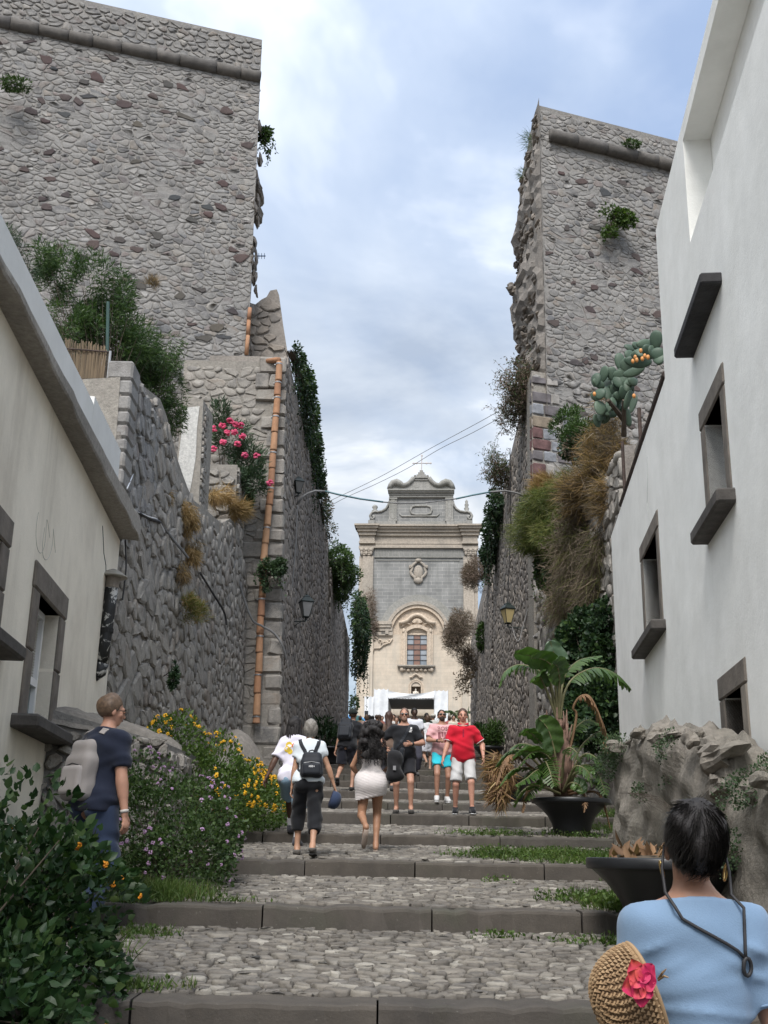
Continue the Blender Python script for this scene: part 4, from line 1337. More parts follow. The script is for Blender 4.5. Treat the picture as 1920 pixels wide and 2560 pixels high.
for i in range(17):
	for j in range(17):
		a_, b_ = i / 16, j / 16
		A_, B_ = Vector(q[0]).lerp(Vector(q[1]), a_), Vector(q[3]).lerp(Vector(q[2]), a_)
		p_ = A_.lerp(B_, b_) ; c_ = Vector((-3.0, 13.57)); p_ = c_ + (p_ - c_) * 1.05
		ed = min(a_, 1 - a_, b_, 1 - b_)
		z_ = (3.42 + (3.12 - 3.42) * a_) * (1 - b_) + (3.5 + (3.1 - 3.5) * a_) * b_
		m.v.append((p_.x, p_.y, z_ + 0.1 * min(1, ed * 5) - (0.12 if ed == 0 else 0) + 0.02 * sin(5 * p_.x + 7 * p_.y) + g.normal(0, 0.008)))
m.f = [(i * 17 + j, (i + 1) * 17 + j, (i + 1) * 17 + j + 1, i * 17 + j + 1) for i in range(16) for j in range(16)]
m.build('rendered_top', M_BENCH, bench, smooth=True)
a = Vector((-3.66, 12.17, 1.75)); b = Vector((-2.40, 12.88, 1.75))
stone_field(bench, a, b - a, (0, 0, 1), (b - a).length, 1.42, 0.17, 1.2, 0.018, 0.05, M_ROUGH, 81, singles=60, stuff_name='rubble_stones')
a = Vector((-2.40, 12.9, 1.75)); b = Vector((-2.28, 14.3, 1.75))
stone_field(bench, a, b - a, (0, 0, 1), (b - a).length, 1.3, 0.17, 1.2, 0.018, 0.05, M_ROUGH, 82, singles=40, stuff_name='rubble_stones')
lump = empty('concrete_lump', (-3.0, 24.5, 3.1), 'rounded concrete lump at the foot of the orange pipe', 'concrete block')
m = MB(); rock(m, (-3.2, 25.0, 3.1), (0.85, 1.9, 1.3), 21, 24, 14, 0.12); m.build('mass', M_BENCH, lump, smooth=True)
# ------------------------------------------------------------------ the church at the top of the stairs
CY_ = 95.0
ca = radians(3.5)
cx0 = U(1045, 1500, CY_).x
MC = Matrix(((cos(ca), sin(ca), 0, cx0), (-sin(ca), cos(ca), 0, CY_), (0, 0, 1, 0), (0, 0, 0, 1)))
S_ = FPX / CY_
uc = lambda x: (x - 1045) / S_
_za, _zb = U(1045, 1900, CY_).z, U(1045, 1100, CY_).z
zc = lambda y: U(1045, y, CY_).z
def ashlar(name, c1, c2, joint, stain, st=0.4):
	t = NT(name)
	sep = t.n('ShaderNodeSeparateXYZ'); cmb = t.n('ShaderNodeCombineXYZ')
	t.l(t.co(), sep.inputs[0]); t.l(sep.outputs['X'], cmb.inputs['X']); t.l(sep.outputs['Z'], cmb.inputs['Y'])
	b = t.n('ShaderNodeTexBrick')
	b.inputs['Color1'].default_value = C(c1); b.inputs['Color2'].default_value = C(c2); b.inputs['Mortar'].default_value = C(joint)
	b.inputs['Scale'].default_value = 1.0; b.inputs['Brick Width'].default_value = 0.95; b.inputs['Row Height'].default_value = 0.32
	b.inputs['Mortar Size'].default_value = 0.014; b.inputs['Bias'].default_value = -0.2
	t.l(cmb.outputs[0], b.inputs['Vector'])
	c = t.mix(0.7, b.outputs['Color'], t.ramp(t.noise(0.9, 6, 0.7), [(0.3, (0.72, 0.72, 0.72)), (0.7, (1.2, 1.2, 1.2))]), 'MULTIPLY')
	v = t.co('Object', (2.0, 2.0, 0.3))
	c = t.mix(t.ramp(t.noise(0.7, 6, 0.65, v), [(0.46, (0, 0, 0)), (0.7, (st,) * 3)]), c, stain)
	t.bump(b.outputs['Fac'], -0.4, 0.02)
	return t.out(c, 0.9, 0.2)
M_CG = ashlar('grey_ashlar', (0.225, 0.228, 0.224), (0.285, 0.287, 0.279), (0.414, 0.405, 0.382), (0.156, 0.161, 0.156), 0.6)
M_CC = ashlar('cream_ashlar', (0.58, 0.50, 0.405), (0.53, 0.465, 0.38), (0.5, 0.44, 0.36), (0.40, 0.38, 0.33), 0.6)
M_CT = mortar('pale_carved_stone', (0.56, 0.47, 0.375), 1.5, (0.33, 0.30, 0.26), 0.55)
M_CTG = mortar('grey_carved_stone', (0.31, 0.308, 0.292), 1.5, (0.16, 0.165, 0.14), 0.6)
M_CTM = mortar('stained_carved_stone', (0.42, 0.375, 0.32), 1.5, (0.2, 0.195, 0.18), 0.8)

ch = empty('church', (cx0, CY_, PLAZA_Z), 'baroque church with a grey gable and pale lower front at the top of the stairs', 'church')
def cb(name, mat, boxes, bevel=0.0, parent=None):
	m = MB()
	for x0, x1, y0, y1, w0, w1 in boxes:       # photo pixels, then front and back offset in metres
		m.box(uc(x0), uc(x1), w0, w1, zc(y1), zc(y0), MC)
	return m.build(name, mat, parent or ch, bevel=bevel)
HL, HR = 893, 1197
acx, acy, rin, rout = 1045.0, 1587.0, 76.0, 99.0
# upper grey wall: everything above the great arch
def arch_pts(r, n=28, a0=0.0, a1=pi):
	return [(acx + r * cos(a0 + (a1 - a0) * i / n), acy - r * sin(a0 + (a1 - a0) * i / n)) for i in range(n + 1)]
P = [(HL, acy), (HL, 1340), (HR, 1340), (HR, acy)] + arch_pts(rout - 6)
m = MB()
q = [(uc(x), zc(y)) for x, y in P]
n = len(q)
m.add([(u, 0.0, z) for u, z in q] + [(u, 0.8, z) for u, z in q], [tuple(range(n)), tuple(range(2 * n - 1, n - 1, -1))] + [((i + 1) % n, i, n + i, n + (i + 1) % n) for i in range(n)], MC)
m.build('upper_wall', M_CG, ch)
# lower cream wall with window and niche openings
wx0, wx1, wy0, wy1 = 1018.5, 1068.5, 1580, 1663
nx0, nx1, ny0, ny1 = 1030, 1054.5, 1716, 1752
m = MB()
holes = [(uc(wx0), uc(wx1), zc(wy1), zc(wy0)), (uc(nx0), uc(nx1), zc(ny1), zc(ny0))]
T = MC @ Matrix.Rotation(pi, 4, 'Z')
hh = [(-b, -a, c, d) for a, b, c, d in holes]
holed_wall(m, -uc(HR), -uc(HL), PLAZA_Z - 0.5, zc(acy), hh, T, 0.5)
Q = [(acx - rout, acy)] + arch_pts(rin + 4)[::-1] + [(acx + rout, acy)]
# tympanum inside the arch
tp = [(uc(x), zc(y)) for x, y in arch_pts(rin + 8)]
n = len(tp)
whole = [(u, 0.06, z) for u, z in tp]
m.build('lower_wall', M_CC, ch)
m = MB()
m.add(whole + [(u, 0.5, z) for u, z in tp], [tuple(range(n))[::-1] + ()] + [(i, (i + 1) % n, n + (i + 1) % n, n + i) for i in range(n)], MC)
m.build('tympanum', M_CT, ch)
# body of the church behind
m = MB().box(uc(HL) + 0.3, uc(HR) - 0.3, 0.85, 30, PLAZA_Z - 0.5, zc(1345), MC)
m.build('nave', M_CG, ch)
# concentric arch mouldings
def arch_ring(name, r0, r1, w0, w1, mat):
	m = MB()
	N = 36
	for i in range(N + 1):
		a = pi * i / N
		for r, w in ((r0, w1), (r0, w0), (r1, w0), (r1, w1)):
			m.v.append(tuple(MC @ Vector((uc(acx + r * cos(a)), w, zc(acy - r * sin(a))))))
	m.f = [(i * 4 + k, i * 4 + (k + 1) % 4, i * 4 + 4 + (k + 1) % 4, i * 4 + 4 + k) for i in range(N) for k in range(4)]
	m.f = [q[::-1] for q in m.f]
	return m.build(name, mat, ch)
arch_ring('arch_moulding', 92, 100, -0.10, 0.3, M_CTG)
arch_ring('arch_moulding', 82, 92, -0.22, 0.3, M_CTG)
arch_ring('arch_moulding', 74, 82, -0.32, 0.3, M_CTM)
arch_ring('arch_moulding', 66, 74, -0.20, 0.3, M_CT)
# springing cornices
for s in (-1, 1):
	m = MB()
	for y0, y1, w, xo in ((1556, 1564, 0.5, 66), (1564, 1571, 0.42, 68), (1571, 1579, 0.3, 64), (1579, 1590, 0.22, 63)):
		a, b = acx + s * xo, acx + s * 140
		m.box(min(uc(a), uc(b)), max(uc(a), uc(b)), -w, 0.2, zc(y1), zc(y0), MC)
	m.build('springing_cornice', M_CTM, ch)
	sc_ = MB()                                  # scroll work under it
	for k in range(5):
		cxk, cyk = acx + s * (72 + 12 * k), 1603 + 5 * sin(k * 1.4)
		pts = [MC @ Vector((uc(cxk + s * (7 - 0.85 * j) * cos(j * 0.8 + k)), -0.1, zc(cyk + (7 - 0.85 * j) * sin(j * 0.8 + k)))) for j in range(8)]
		sc_.tube(pts, 0.055, 5)
	pts = [MC @ Vector((uc(acx + s * x), -0.1, zc(y))) for x, y in ((64, 1597), (70, 1608), (85, 1612), (95, 1622), (110, 1622), (112, 1632))]
	sc_.tube(pts, 0.07, 6)
	sc_.build('scroll_carving', M_CT, ch, smooth=True)
# giant pilasters with capitals, entablature breaking forward over them
for s in (-1, 1):
	x0, x1 = (HL - 1, HL + 36) if s < 0 else (HR - 36, HR + 1)
	cb('pilaster', M_CTM, [(x0 + 9 if s < 0 else x0, x1 if s < 0 else x1 - 9, 1392, 1590, -0.25, 0.2), (x0, x0 + 9, 1392, 1590, -0.12, 0.2) if s < 0 else (x1 - 9, x1, 1392, 1590, -0.12, 0.2)], 0.02)
	cb('pilaster', M_CC, [(x0 + 5 if s < 0 else x0 - 4, x1 + 4 if s < 0 else x1 - 5, 1590, 1900, -0.22, 0.2), (x0 + 12, x1 - 3, 1668, 1900, -0.3, 0.2)], 0.02)
	m = MB()
	cxm = (x0 + x1) / 2
	for k in range(4):
		yy = 1371 + 5 * k
		ww = 19 - 1.6 * k
		m.box(uc(cxm - ww), uc(cxm + ww), -0.42 + 0.04 * k, 0.1, zc(yy + 4.4), zc(yy), MC)
	for a in (-1, 0, 1):
		m.ball((uc(cxm + a * 12), -0.4, zc(1377)), (0.16, 0.1, 0.16), 8, 5, MC)
		m.ball((uc(cxm + a * 12), -0.36, zc(1385)), (0.12, 0.1, 0.2), 8, 5, MC)
	m.build('capital', M_CTM, ch, smooth=False)
ent = [(1317, 1321, 0.95, 14), (1321, 1326, 0.8, 11), (1326, 1333, 0.6, 7), (1333, 1341, 0.42, 4), (1341, 1356, 0.22, 1), (1356, 1361, 0.3, 2.5), (1361, 1366, 0.26, 1.5), (1366, 1371, 0.34, 3)]
cb('cornice', M_CTM, [(HL - o, HR + o, y0, y1, -w + 0.12, 0.6) for y0, y1, w, o in ent])
for s in (-1, 1):
	x0, x1 = (HL, HL + 37) if s < 0 else (HR - 37, HR)
	cb('cornice_break', M_CTM, [(x0 - o, x1 + o, y0, y1, -w - 0.1, 0.3) for y0, y1, w, o in ent[:6]])
cb('frieze_band', M_CTG, [(HL + 38, HR - 38, 1392, 1394.5, -0.12, 0.2), (HL + 42, HR - 46, 1400, 1402, -0.06, 0.2)])
g_ = MB()
for i in range(58):
	x = HL + 40 + i * 4.0
	if x < HR - 40:
		g_.box(uc(x), uc(x + 2), -0.04, 0.1, zc(1391), zc(1374), MC)
g_.build('fluted_frieze', M_CTG, ch)['kind'] = 'stuff'
# gable
cb('attic_plinth', M_CTG, [(913, 1183, 1303, 1317, 0.0, 0.7), (965, 985, 1301, 1317, -0.15, 0.5), (1117, 1137, 1301, 1317, -0.15, 0.5), (913, 930, 1301, 1317, -0.15, 0.5), (1168, 1185, 1301, 1317, -0.15, 0.5)], 0.02)
cb('gable_wall', M_CG, [(968, 1134, 1243, 1303, 0.1, 0.7)])
for x in (967, 1115):
	cb('gable_pilaster', M_CTG, [(x, x + 20, 1249, 1299, -0.08, 0.3), (x + 5, x + 15, 1250, 1298, -0.14, 0.3), (x - 1, x + 21, 1299, 1303, -0.16, 0.3), (x - 1, x + 21, 1245, 1249, -0.16, 0.3)])
cb('gable_cornice', M_CTG, [(963, 1138, 1226, 1230, -0.5, 0.7), (965, 1136, 1230, 1234, -0.38, 0.7), (966, 1135, 1234, 1239, -0.22, 0.7), (967, 1134, 1239, 1244, -0.14, 0.7)], 0.02)
def plate(name, P, w0, w1, mat):
	q = [(uc(x), zc(y)) for x, y in P]; n = len(q)
	m = MB().add([(u, w0, z) for u, z in q] + [(u, w1, z) for u, z in q], [tuple(range(n)), tuple(range(2 * n - 1, n - 1, -1))] + [((i + 1) % n, i, n + i, n + (i + 1) % n) for i in range(n)], MC)
	bm = m
	return bm.build(name, mat, ch)
mir = lambda L: L + [(2 * 1050.5 - x, y) for x, y in L[::-1]]
plate('crowning_pediment', mir([(968, 1226), (968, 1219), (978, 1214), (1000, 1213), (1016, 1210), (1026, 1203), (1032, 1193)]), -0.05, 0.65, M_CTG)
top = mir([(968, 1227), (966, 1217), (970, 1214), (975, 1208), (984, 1206), (994, 1209), (1003, 1214), (1014, 1211), (1024, 1203), (1030, 1194), (1031, 1188), (1034, 1186)])
m = MB()
half = [(967, 1222), (970, 1214), (976, 1208), (985, 1206), (995, 1210), (1004, 1214), (1014, 1211), (1023, 1204), (1030, 1195)]
for L in (half, [(2 * 1050.5 - x, y) for x, y in half]):
	m.tube([MC @ Vector((uc(x), -0.1, zc(y))) for x, y in L], [0.22, 0.24, 0.3, 0.34, 0.3, 0.22, 0.2, 0.2, 0.2], 8)
m.build('pediment_scroll', M_CTG, ch, smooth=True)
cb('gable_cap', M_CTG, [(1030, 1071, 1193, 1197, -0.25, 0.7), (1032, 1069, 1197, 1202, -0.15, 0.7), (1038, 1063, 1187, 1193, -0.15, 0.6), (1042, 1059, 1181, 1187, -0.1, 0.5), (1046, 1055, 1175, 1181, 0.0, 0.4)], 0.02)
m = MB()
for x, y, r in ((1034, 1189, 3.4), (1067, 1189, 3.4), (963, 1220, 3), (1138, 1220, 3)):
	m.ball((uc(x), 0.1, zc(y)), r / S_, 8, 6, MC)
m.build('ball_finial', M_CTG, ch, smooth=True)
cr = MB()
cr.tube([MC @ Vector((uc(1051), 0.2, zc(1176))), MC @ Vector((uc(1051.5), 0.2, zc(1137)))], 0.05, 6)
cr.tube([MC @ Vector((uc(1029), 0.2, zc(1156))), MC @ Vector((uc(1075), 0.2, zc(1156)))], 0.05, 6)
for x, y in ((1029, 1156), (1075, 1156), (1051.5, 1137), (1038, 1156), (1064, 1156)):
	cr.ball((uc(x), 0.2, zc(y)), (0.11, 0.05, 0.11), 8, 5, MC)
cr.build('iron_cross', plain('pale_iron', (0.5, 0.47, 0.46), 0.5), ch)
for s in (-1, 1):
	f = lambda x: x if s < 0 else 2 * 1050.5 - x
	L = [(967, 1303), (967, 1252), (964, 1262), (958, 1271), (948, 1277), (936, 1279), (930, 1278), (922, 1281), (916, 1290), (916, 1303)]
	L = [(f(x), y) for x, y in L]
	plate('side_volute', L if s < 0 else L[::-1], 0.15, 0.65, M_CG)
	m = MB()
	m.tube([MC @ Vector((uc(f(x)), 0.1, zc(y))) for x, y in [(967, 1252), (964, 1262), (958, 1271), (948, 1277), (936, 1279), (929, 1278), (921, 1281), (916.5, 1289), (919, 1296), (925, 1297), (928, 1292), (924, 1288)]], 0.11, 6)
	m.build('volute_scroll', M_CTG, ch, smooth=True)
fin = MB()
fin.lathe([(0.28, 0), (0.3, 0.15), (0.15, 0.25), (0.26, 0.45), (0.22, 0.6), (0.05, 0.72)], 10, tuple(MC @ Vector((uc(929), 0.35, zc(1278)))))
fin.build('urn_finial', M_CTG, ch, smooth=True)
fin = MB()
fin.lathe([(0.3, 0), (0.3, 0.12), (0.17, 0.2), (0.24, 0.4), (0.14, 0.55), (0.2, 0.75), (0.11, 0.9), (0.14, 1.05), (0.03, 1.25)], 10, tuple(MC @ Vector((uc(1170), 0.35, zc(1279)))))
fin.build('urn_finial', M_CTG, ch, smooth=True)
# plaque in the gable and cartouche on the wall
pl = MB()
pts = [(1026, 1267), (1036, 1264), (1066, 1264), (1076, 1267), (1079, 1275), (1076, 1283), (1066, 1286), (1036, 1286), (1026, 1283), (1023, 1275), (1026, 1267)]
pl.tube([MC @ Vector((uc(x), 0.06, zc(y))) for x, y in pts], 0.1, 6)
pl.tube([MC @ Vector((uc(x), 0.06, zc(y))) for x, y in ((995, 1284), (1000, 1290), (1092, 1290), (1098, 1284))], 0.07, 6)
pl.build('plaque_frame', M_CTG, ch, smooth=True)
ct = MB()
cxm = 1045.5
ct.ball((uc(cxm), -0.1, zc(1431)), (0.42, 0.16, 0.62), 12, 8, MC)
ct.ball((uc(cxm), -0.12, zc(1402)), (0.32, 0.2, 0.18), 10, 6, MC)
ct.ball((uc(cxm), -0.1, zc(1452)), (0.3, 0.18, 0.3), 10, 6, MC)
for s in (-1, 1):
	ct.tube([MC @ Vector((uc(cxm + s * x), -0.1, zc(y))) for x, y in ((4, 1405), (12, 1411), (18, 1419), (22, 1421), (22, 1415), (17, 1414), (15, 1420), (20, 1430), (17, 1438), (9, 1444), (9, 1452), (4, 1458))], [0.1, 0.13, 0.14, 0.12, 0.1, 0.08, 0.1, 0.13, 0.14, 0.14, 0.12, 0.1], 7)
ct.build('coat_of_arms', M_CTM, ch, smooth=True)
# tall window with coloured panes
wn_ = empty('church_window', tuple(MC @ Vector((0, 0, zc(wy1)))))
wn_.parent = ch; wn_.matrix_parent_inverse = INV[ch.name]
PG = [plain('pale_glass', (0.3, 0.33, 0.36), 0.15, 0.12, 2, 0, spec=0.6), plain('amber_glass', (0.24, 0.14, 0.105), 0.2, 0.15, 2, 0, spec=0.6), plain('grey_glass', (0.2, 0.23, 0.26), 0.15, 0.1, 2, 0, spec=0.6)]
M_LEAD = plain('lead_bar', (0.05, 0.05, 0.055), 0.6)
ww, hh_ = (wx1 - wx0) / 3, (wy1 - 1571) / 7
for r in range(7):
	for c_ in range(3):
		x0, x1 = wx0 + ww * c_, wx0 + ww * (c_ + 1)
		y1, y0 = wy1 - hh_ * r, wy1 - hh_ * (r + 1)
		k = 1 if (c_ == 1 or r == 3) else (0 if r >= 1 else 2)
		q = [(x0, y1), (x1, y1)]
		if r == 6:
			fx = lambda x: y0 + 9 * ((x - 1043.5) / 25) ** 2
			q += [(x1, fx(x1)), ((x0 + x1) / 2, fx((x0 + x1) / 2)), (x0, fx(x0))]
		else:
			q += [(x1, y0), (x0, y0)]
		v = [(uc(x), 0.16, zc(y)) for x, y in q] + [(uc(x), 0.2, zc(y)) for x, y in q]
		n = len(q)
		MB().add(v, [tuple(range(n)), tuple(range(2 * n - 1, n - 1, -1))] + [((i + 1) % n, i, n + i, n + (i + 1) % n) for i in range(n)], MC).build('pane', PG[k], wn_)
m = MB()
for r in range(8):
	y = wy1 - hh_ * r
	if r < 7: m.box(uc(wx0), uc(wx1), 0.11, 0.15, zc(y) - 0.02, zc(y) + 0.02, MC)
for c_ in range(4):
	x = wx0 + ww * c_
	m.box(uc(x) - 0.02, uc(x) + 0.02, 0.10, 0.14, zc(wy1), zc(1572 if c_ in (1, 2) else 1579), MC)
m.build('lead_bars', M_LEAD, wn_)
cb('window_jamb', M_CT, [(1003, 1018.5, 1575, 1664, -0.16, 0.3), (1008, 1015, 1575, 1664, -0.24, 0.3)], 0.02, wn_)
cb('window_jamb', M_CT, [(1068.5, 1084, 1575, 1664, -0.16, 0.3), (1072, 1079, 1575, 1664, -0.24, 0.3)], 0.02, wn_)
m = MB()
N = 16
for i in range(N + 1):
	f = i / N * 2 - 1
	for dy, w in ((0, -0.2), (-9, -0.2), (-9, 0.3), (0, 0.3)):
		m.v.append(tuple(MC @ Vector((uc(1043.5 + f * 27), w, zc(1571 + 10 * f * f + dy)))))
m.f = [(i * 4 + k, i * 4 + 4 + k, i * 4 + 4 + (k + 1) % 4, i * 4 + (k + 1) % 4) for i in range(N) for k in range(4)]
m.build('window_arch', M_CT, wn_)
m = MB()
m.tube([MC @ Vector((uc(x), -0.2, zc(y))) for x, y in ((997, 1558), (1008, 1557), (1018, 1553), (1026, 1545), (1034, 1540), (1043.5, 1538), (1053, 1540), (1061, 1545), (1069, 1553), (1079, 1557), (1090, 1558))], 0.16, 8)
for k in range(9):
	a = pi * (0.12 + 0.76 * k / 8)
	m.tube([MC @ Vector((uc(1043.5), -0.06, zc(1560))), MC @ Vector((uc(1043.5 + 14 * cos(a)), -0.12, zc(1560 - 13 * sin(a))))], [0.04, 0.09], 5)
for s in (-1, 1):
	m.ball((uc(1043.5 + s * 34), -0.2, zc(1578)), (0.14, 0.12, 0.22), 8, 6, MC)
	m.tube([MC @ Vector((uc(1043.5 + s * x), -0.1, zc(y))) for x, y in ((18, 1562), (26, 1558), (34, 1562), (38, 1568))], 0.07, 5)
m.build('shell_hood', M_CT, wn_, smooth=True)
cb('window_sill', M_CTM, [(995, 1090, 1664, 1668, -0.42, 0.2), (999, 1086, 1668, 1671, -0.28, 0.2)], 0.02, wn_)
m = MB()
for k in range(7):
	m.ball((uc(1012 + k * 10.6), -0.12, zc(1675 + 1.5 * (k % 2))), (0.17, 0.12, 0.13), 8, 5, MC)
for x in (1006, 1081):
	m.ball((uc(x), -0.2, zc(1675)), (0.16, 0.16, 0.2), 8, 6, MC)
m.build('sill_carving', M_CT, wn_, smooth=True)
# niche
m = MB()
m.box(uc(nx0) - 0.05, uc(nx1) + 0.05, 0.45, 0.55, zc(ny1), zc(1700), MC)
m.build('niche_back', mortar('niche_stone', (0.24, 0.19, 0.145)), ch)
m = MB()
for r, w, th in ((15.5, -0.1, 3.2), (19, -0.05, 2.2)):
	N = 14
	b = len(m.v)
	for i in range(N + 1):
		a = pi * i / N
		for rr_, w_ in ((r - th, 0.4), (r - th, w), (r, w), (r, 0.4)):
			m.v.append(tuple(MC @ Vector((uc(1042 + rr_ * cos(a)), w_, zc(1718 - rr_ * sin(a))))))
	m.f += [(b + i * 4 + (k + 1) % 4, b + i * 4 + k, b + i * 4 + 4 + k, b + i * 4 + 4 + (k + 1) % 4) for i in range(N) for k in range(4)]
	m.box(uc(1042 - r), uc(1042 - r + th), w, 0.3, zc(1754), zc(1718), MC); m.box(uc(1042 + r - th), uc(1042 + r), w, 0.3, zc(1754), zc(1718), MC)
m.tube([MC @ Vector((uc(1042 + x), -0.12, zc(y))) for x, y in ((-16, 1694), (-10, 1693), (-5, 1688), (0, 1686), (5, 1688), (10, 1693), (16, 1694))], 0.1, 6)
m.build('niche_surround', M_CT, ch)
st = empty('statue', tuple(MC @ Vector((uc(1041), 0.2, zc(1750)))), 'small pale statue of a robed figure standing in the niche under the window', 'statue')
sz = zc(1721) - zc(1750)
f = SDF((-0.45, -0.35, -0.02), (0.45, 0.35, 1.1), 0.022)
k_ = sz / 1.0
f.cone((0, 0, 0.06), (0, 0, 0.55), 0.2, 0.15, 0.04).ell((0, 0, 0.66), (0.2, 0.13, 0.16), 0.05).ell((0, -0.02, 0.9), (0.075, 0.085, 0.1), 0.02).cone((0, 0, 0.74), (0, 0, 0.86), 0.05, 0.05, 0.02)
f.cone((-0.19, 0, 0.7), (-0.17, -0.12, 0.52), 0.055, 0.045, 0.02).cone((-0.17, -0.12, 0.52), (0.0, -0.17, 0.58), 0.045, 0.035, 0.02).cone((0.19, 0, 0.7), (0.24, -0.08, 0.5), 0.055, 0.045, 0.02).cone((0.24, -0.08, 0.5), (0.16, -0.2, 0.44), 0.04, 0.03, 0.02)
f.noise(0.012, 40, 0, 3)
V, Qd = f.mesh()
skin('figure', [(V * k_, Qd)], plain('pale_marble', (0.66, 0.6, 0.52), 0.7), st)
# white scaffold canopy in front of the door
cp = empty('scaffold_canopy', tuple(MC @ Vector((0, -3, PLAZA_Z))), 'white sheeted scaffold canopy over the church door', 'scaffold')
M_TARP = plain('white_sheeting', (0.66, 0.68, 0.7), 0.6, 0.12, 2, 0.3)
M_STEEL = plain('scaffold_steel', (0.3, 0.3, 0.31), 0.5)
g = np.random.default_rng(6)
def tarp(name, x0, x1, y0, y1, w0, w1, sag=0.0):
	N, K = 12, 8
	m = MB()
	for i in range(N + 1):
		for j in range(K + 1):
			fx, fy = i / N, j / K
			zz = zc(y0) + (zc(y1) - zc(y0)) * fy - sag * sin(pi * fx) * (1 - fy) - (0.1 * abs(sin(3 * pi * fx)) * (1 - fy) if sag == 0 else 0)
			m.v.append(tuple(MC @ Vector((uc(x0) + (uc(x1) - uc(x0)) * fx, w0 + (w1 - w0) * fx + 0.06 * sin(9 * fx + 3 * fy) + g.normal(0, 0.015), zz))))
	m.f = [(i * (K + 1) + j, i * (K + 1) + j + 1, (i + 1) * (K + 1) + j + 1, (i + 1) * (K + 1) + j) for i in range(N) for j in range(K)]
	return m.build(name, M_TARP, cp, smooth=True)
tarp('sheet', 947, 981, 1744, 1850, -5, -5); tarp('sheet', 1090, 1122, 1746, 1850, -5, -5)
tarp('sheet', 925, 947, 1762, 1850, -5.1, -5.1)
tarp('sheet', 981, 1090, 1749, 1766, -5.1, -5.1, 0.25)
tarp('sheet', 980.5, 982, 1750, 1850, -5, -0.4); tarp('sheet', 1089, 1090.5, 1750, 1850, -5, -0.4)
m = MB()
m.add([(uc(981), -5, zc(1766)), (uc(1090), -5, zc(1766)), (uc(1090), -0.4, zc(1766) - 0.3), (uc(981), -0.4, zc(1766) - 0.3)], [(0, 1, 2, 3)], MC)
m.build('canopy_roof', plain('dark_canopy', (0.06, 0.06, 0.062), 0.8), cp)
m = MB()
for i in range(30):
	x = 983 + i * 3.6
	m.box(uc(x), uc(x + 2), -5.08, -5.04, zc(1768.5), zc(1766), MC)
m.build('fringe', M_TARP, cp)['kind'] = 'stuff'
for x in (947, 981, 1090, 1122):
	MB().tube([MC @ Vector((uc(x), -4.9, PLAZA_Z)), MC @ Vector((uc(x), -4.9, zc(1745)))], 0.03, 6).build('pole', M_STEEL, cp)
cb('door_opening', plain('dark_doorway', (0.09, 0.075, 0.06), 0.9), [(1000, 1072, 1800, 1900, -0.05, 0.1)])
cb('door_frame', M_CT, [(990, 1082, 1790, 1798, -0.2, 0.1), (990, 1000, 1798, 1900, -0.15, 0.1), (1072, 1082, 1798, 1900, -0.15, 0.1)])
# ------------------------------------------------------------------ plants
M_LANT = leaf_mat('lantana_leaf', [(0.014, 0.0382, 0.014), (0.0224, 0.0542, 0.0191), (0.0319, 0.0701, 0.0224), (0.0115, 0.0306, 0.0128), (0.0415, 0.0765, 0.0255)], 0.25, 0.45)
M_LANT2 = leaf_mat('small_lantana_leaf', [(0.045, 0.085, 0.03), (0.065, 0.11, 0.035), (0.035, 0.065, 0.025), (0.085, 0.125, 0.045)], 0.3, 0.5)
M_LANT3 = leaf_mat('yellow_lantana_leaf', [(0.06, 0.115, 0.025), (0.085, 0.14, 0.03), (0.045, 0.085, 0.022), (0.1, 0.15, 0.035)], 0.3, 0.5)
M_BAMB = leaf_mat('bamboo_leaf', [(0.045, 0.085, 0.035), (0.06, 0.11, 0.04), (0.085, 0.14, 0.045), (0.035, 0.07, 0.035)], 0.3, 0.45)
M_OLEA = leaf_mat('oleander_leaf', [(0.05, 0.085, 0.05), (0.065, 0.105, 0.06), (0.04, 0.07, 0.042)], 0.2, 0.4)
M_IVY = leaf_mat('dark_ivy_leaf', [(0.018, 0.04, 0.022), (0.028, 0.058, 0.028), (0.04, 0.075, 0.03), (0.016, 0.034, 0.02)], 0.2, 0.45)
M_IVY2 = leaf_mat('green_ivy_leaf', [(0.035, 0.07, 0.022), (0.055, 0.1, 0.028), (0.07, 0.12, 0.035), (0.028, 0.05, 0.02)], 0.25, 0.5)
M_OLIVE = leaf_mat('olive_grass', [(0.15, 0.165, 0.055), (0.19, 0.195, 0.07), (0.12, 0.145, 0.045), (0.23, 0.215, 0.095)], 0.3, 0.6)
M_STRAW = leaf_mat('dry_straw', [(0.27, 0.175, 0.075), (0.33, 0.225, 0.11), (0.2, 0.125, 0.055), (0.38, 0.28, 0.15)], 0.2, 0.7)
M_DRY = leaf_mat('dry_brown_twig', [(0.14, 0.11, 0.085), (0.18, 0.145, 0.11), (0.1, 0.08, 0.062), (0.23, 0.18, 0.135)], 0.1, 0.8)
M_PINKDRY = leaf_mat('dry_pinkish_seed', [(0.2, 0.15, 0.125), (0.15, 0.11, 0.095), (0.25, 0.19, 0.16), (0.11, 0.085, 0.072)], 0.15, 0.8)
M_GRASS = leaf_mat('grass_blade', [(0.06, 0.11, 0.025), (0.085, 0.13, 0.035), (0.045, 0.085, 0.02), (0.12, 0.13, 0.05)], 0.3, 0.5)
M_WEED = leaf_mat('grey_green_weed', [(0.055, 0.09, 0.05), (0.075, 0.12, 0.06), (0.045, 0.07, 0.042)], 0.25, 0.5)
M_STEM = plain('brown_stem', (0.07, 0.055, 0.04), 0.85, 0.3)
M_ORANGE = leaf_mat('orange_floret', [(0.75, 0.26, 0.02), (0.85, 0.38, 0.03), (0.7, 0.2, 0.03)], 0.1, 0.6)
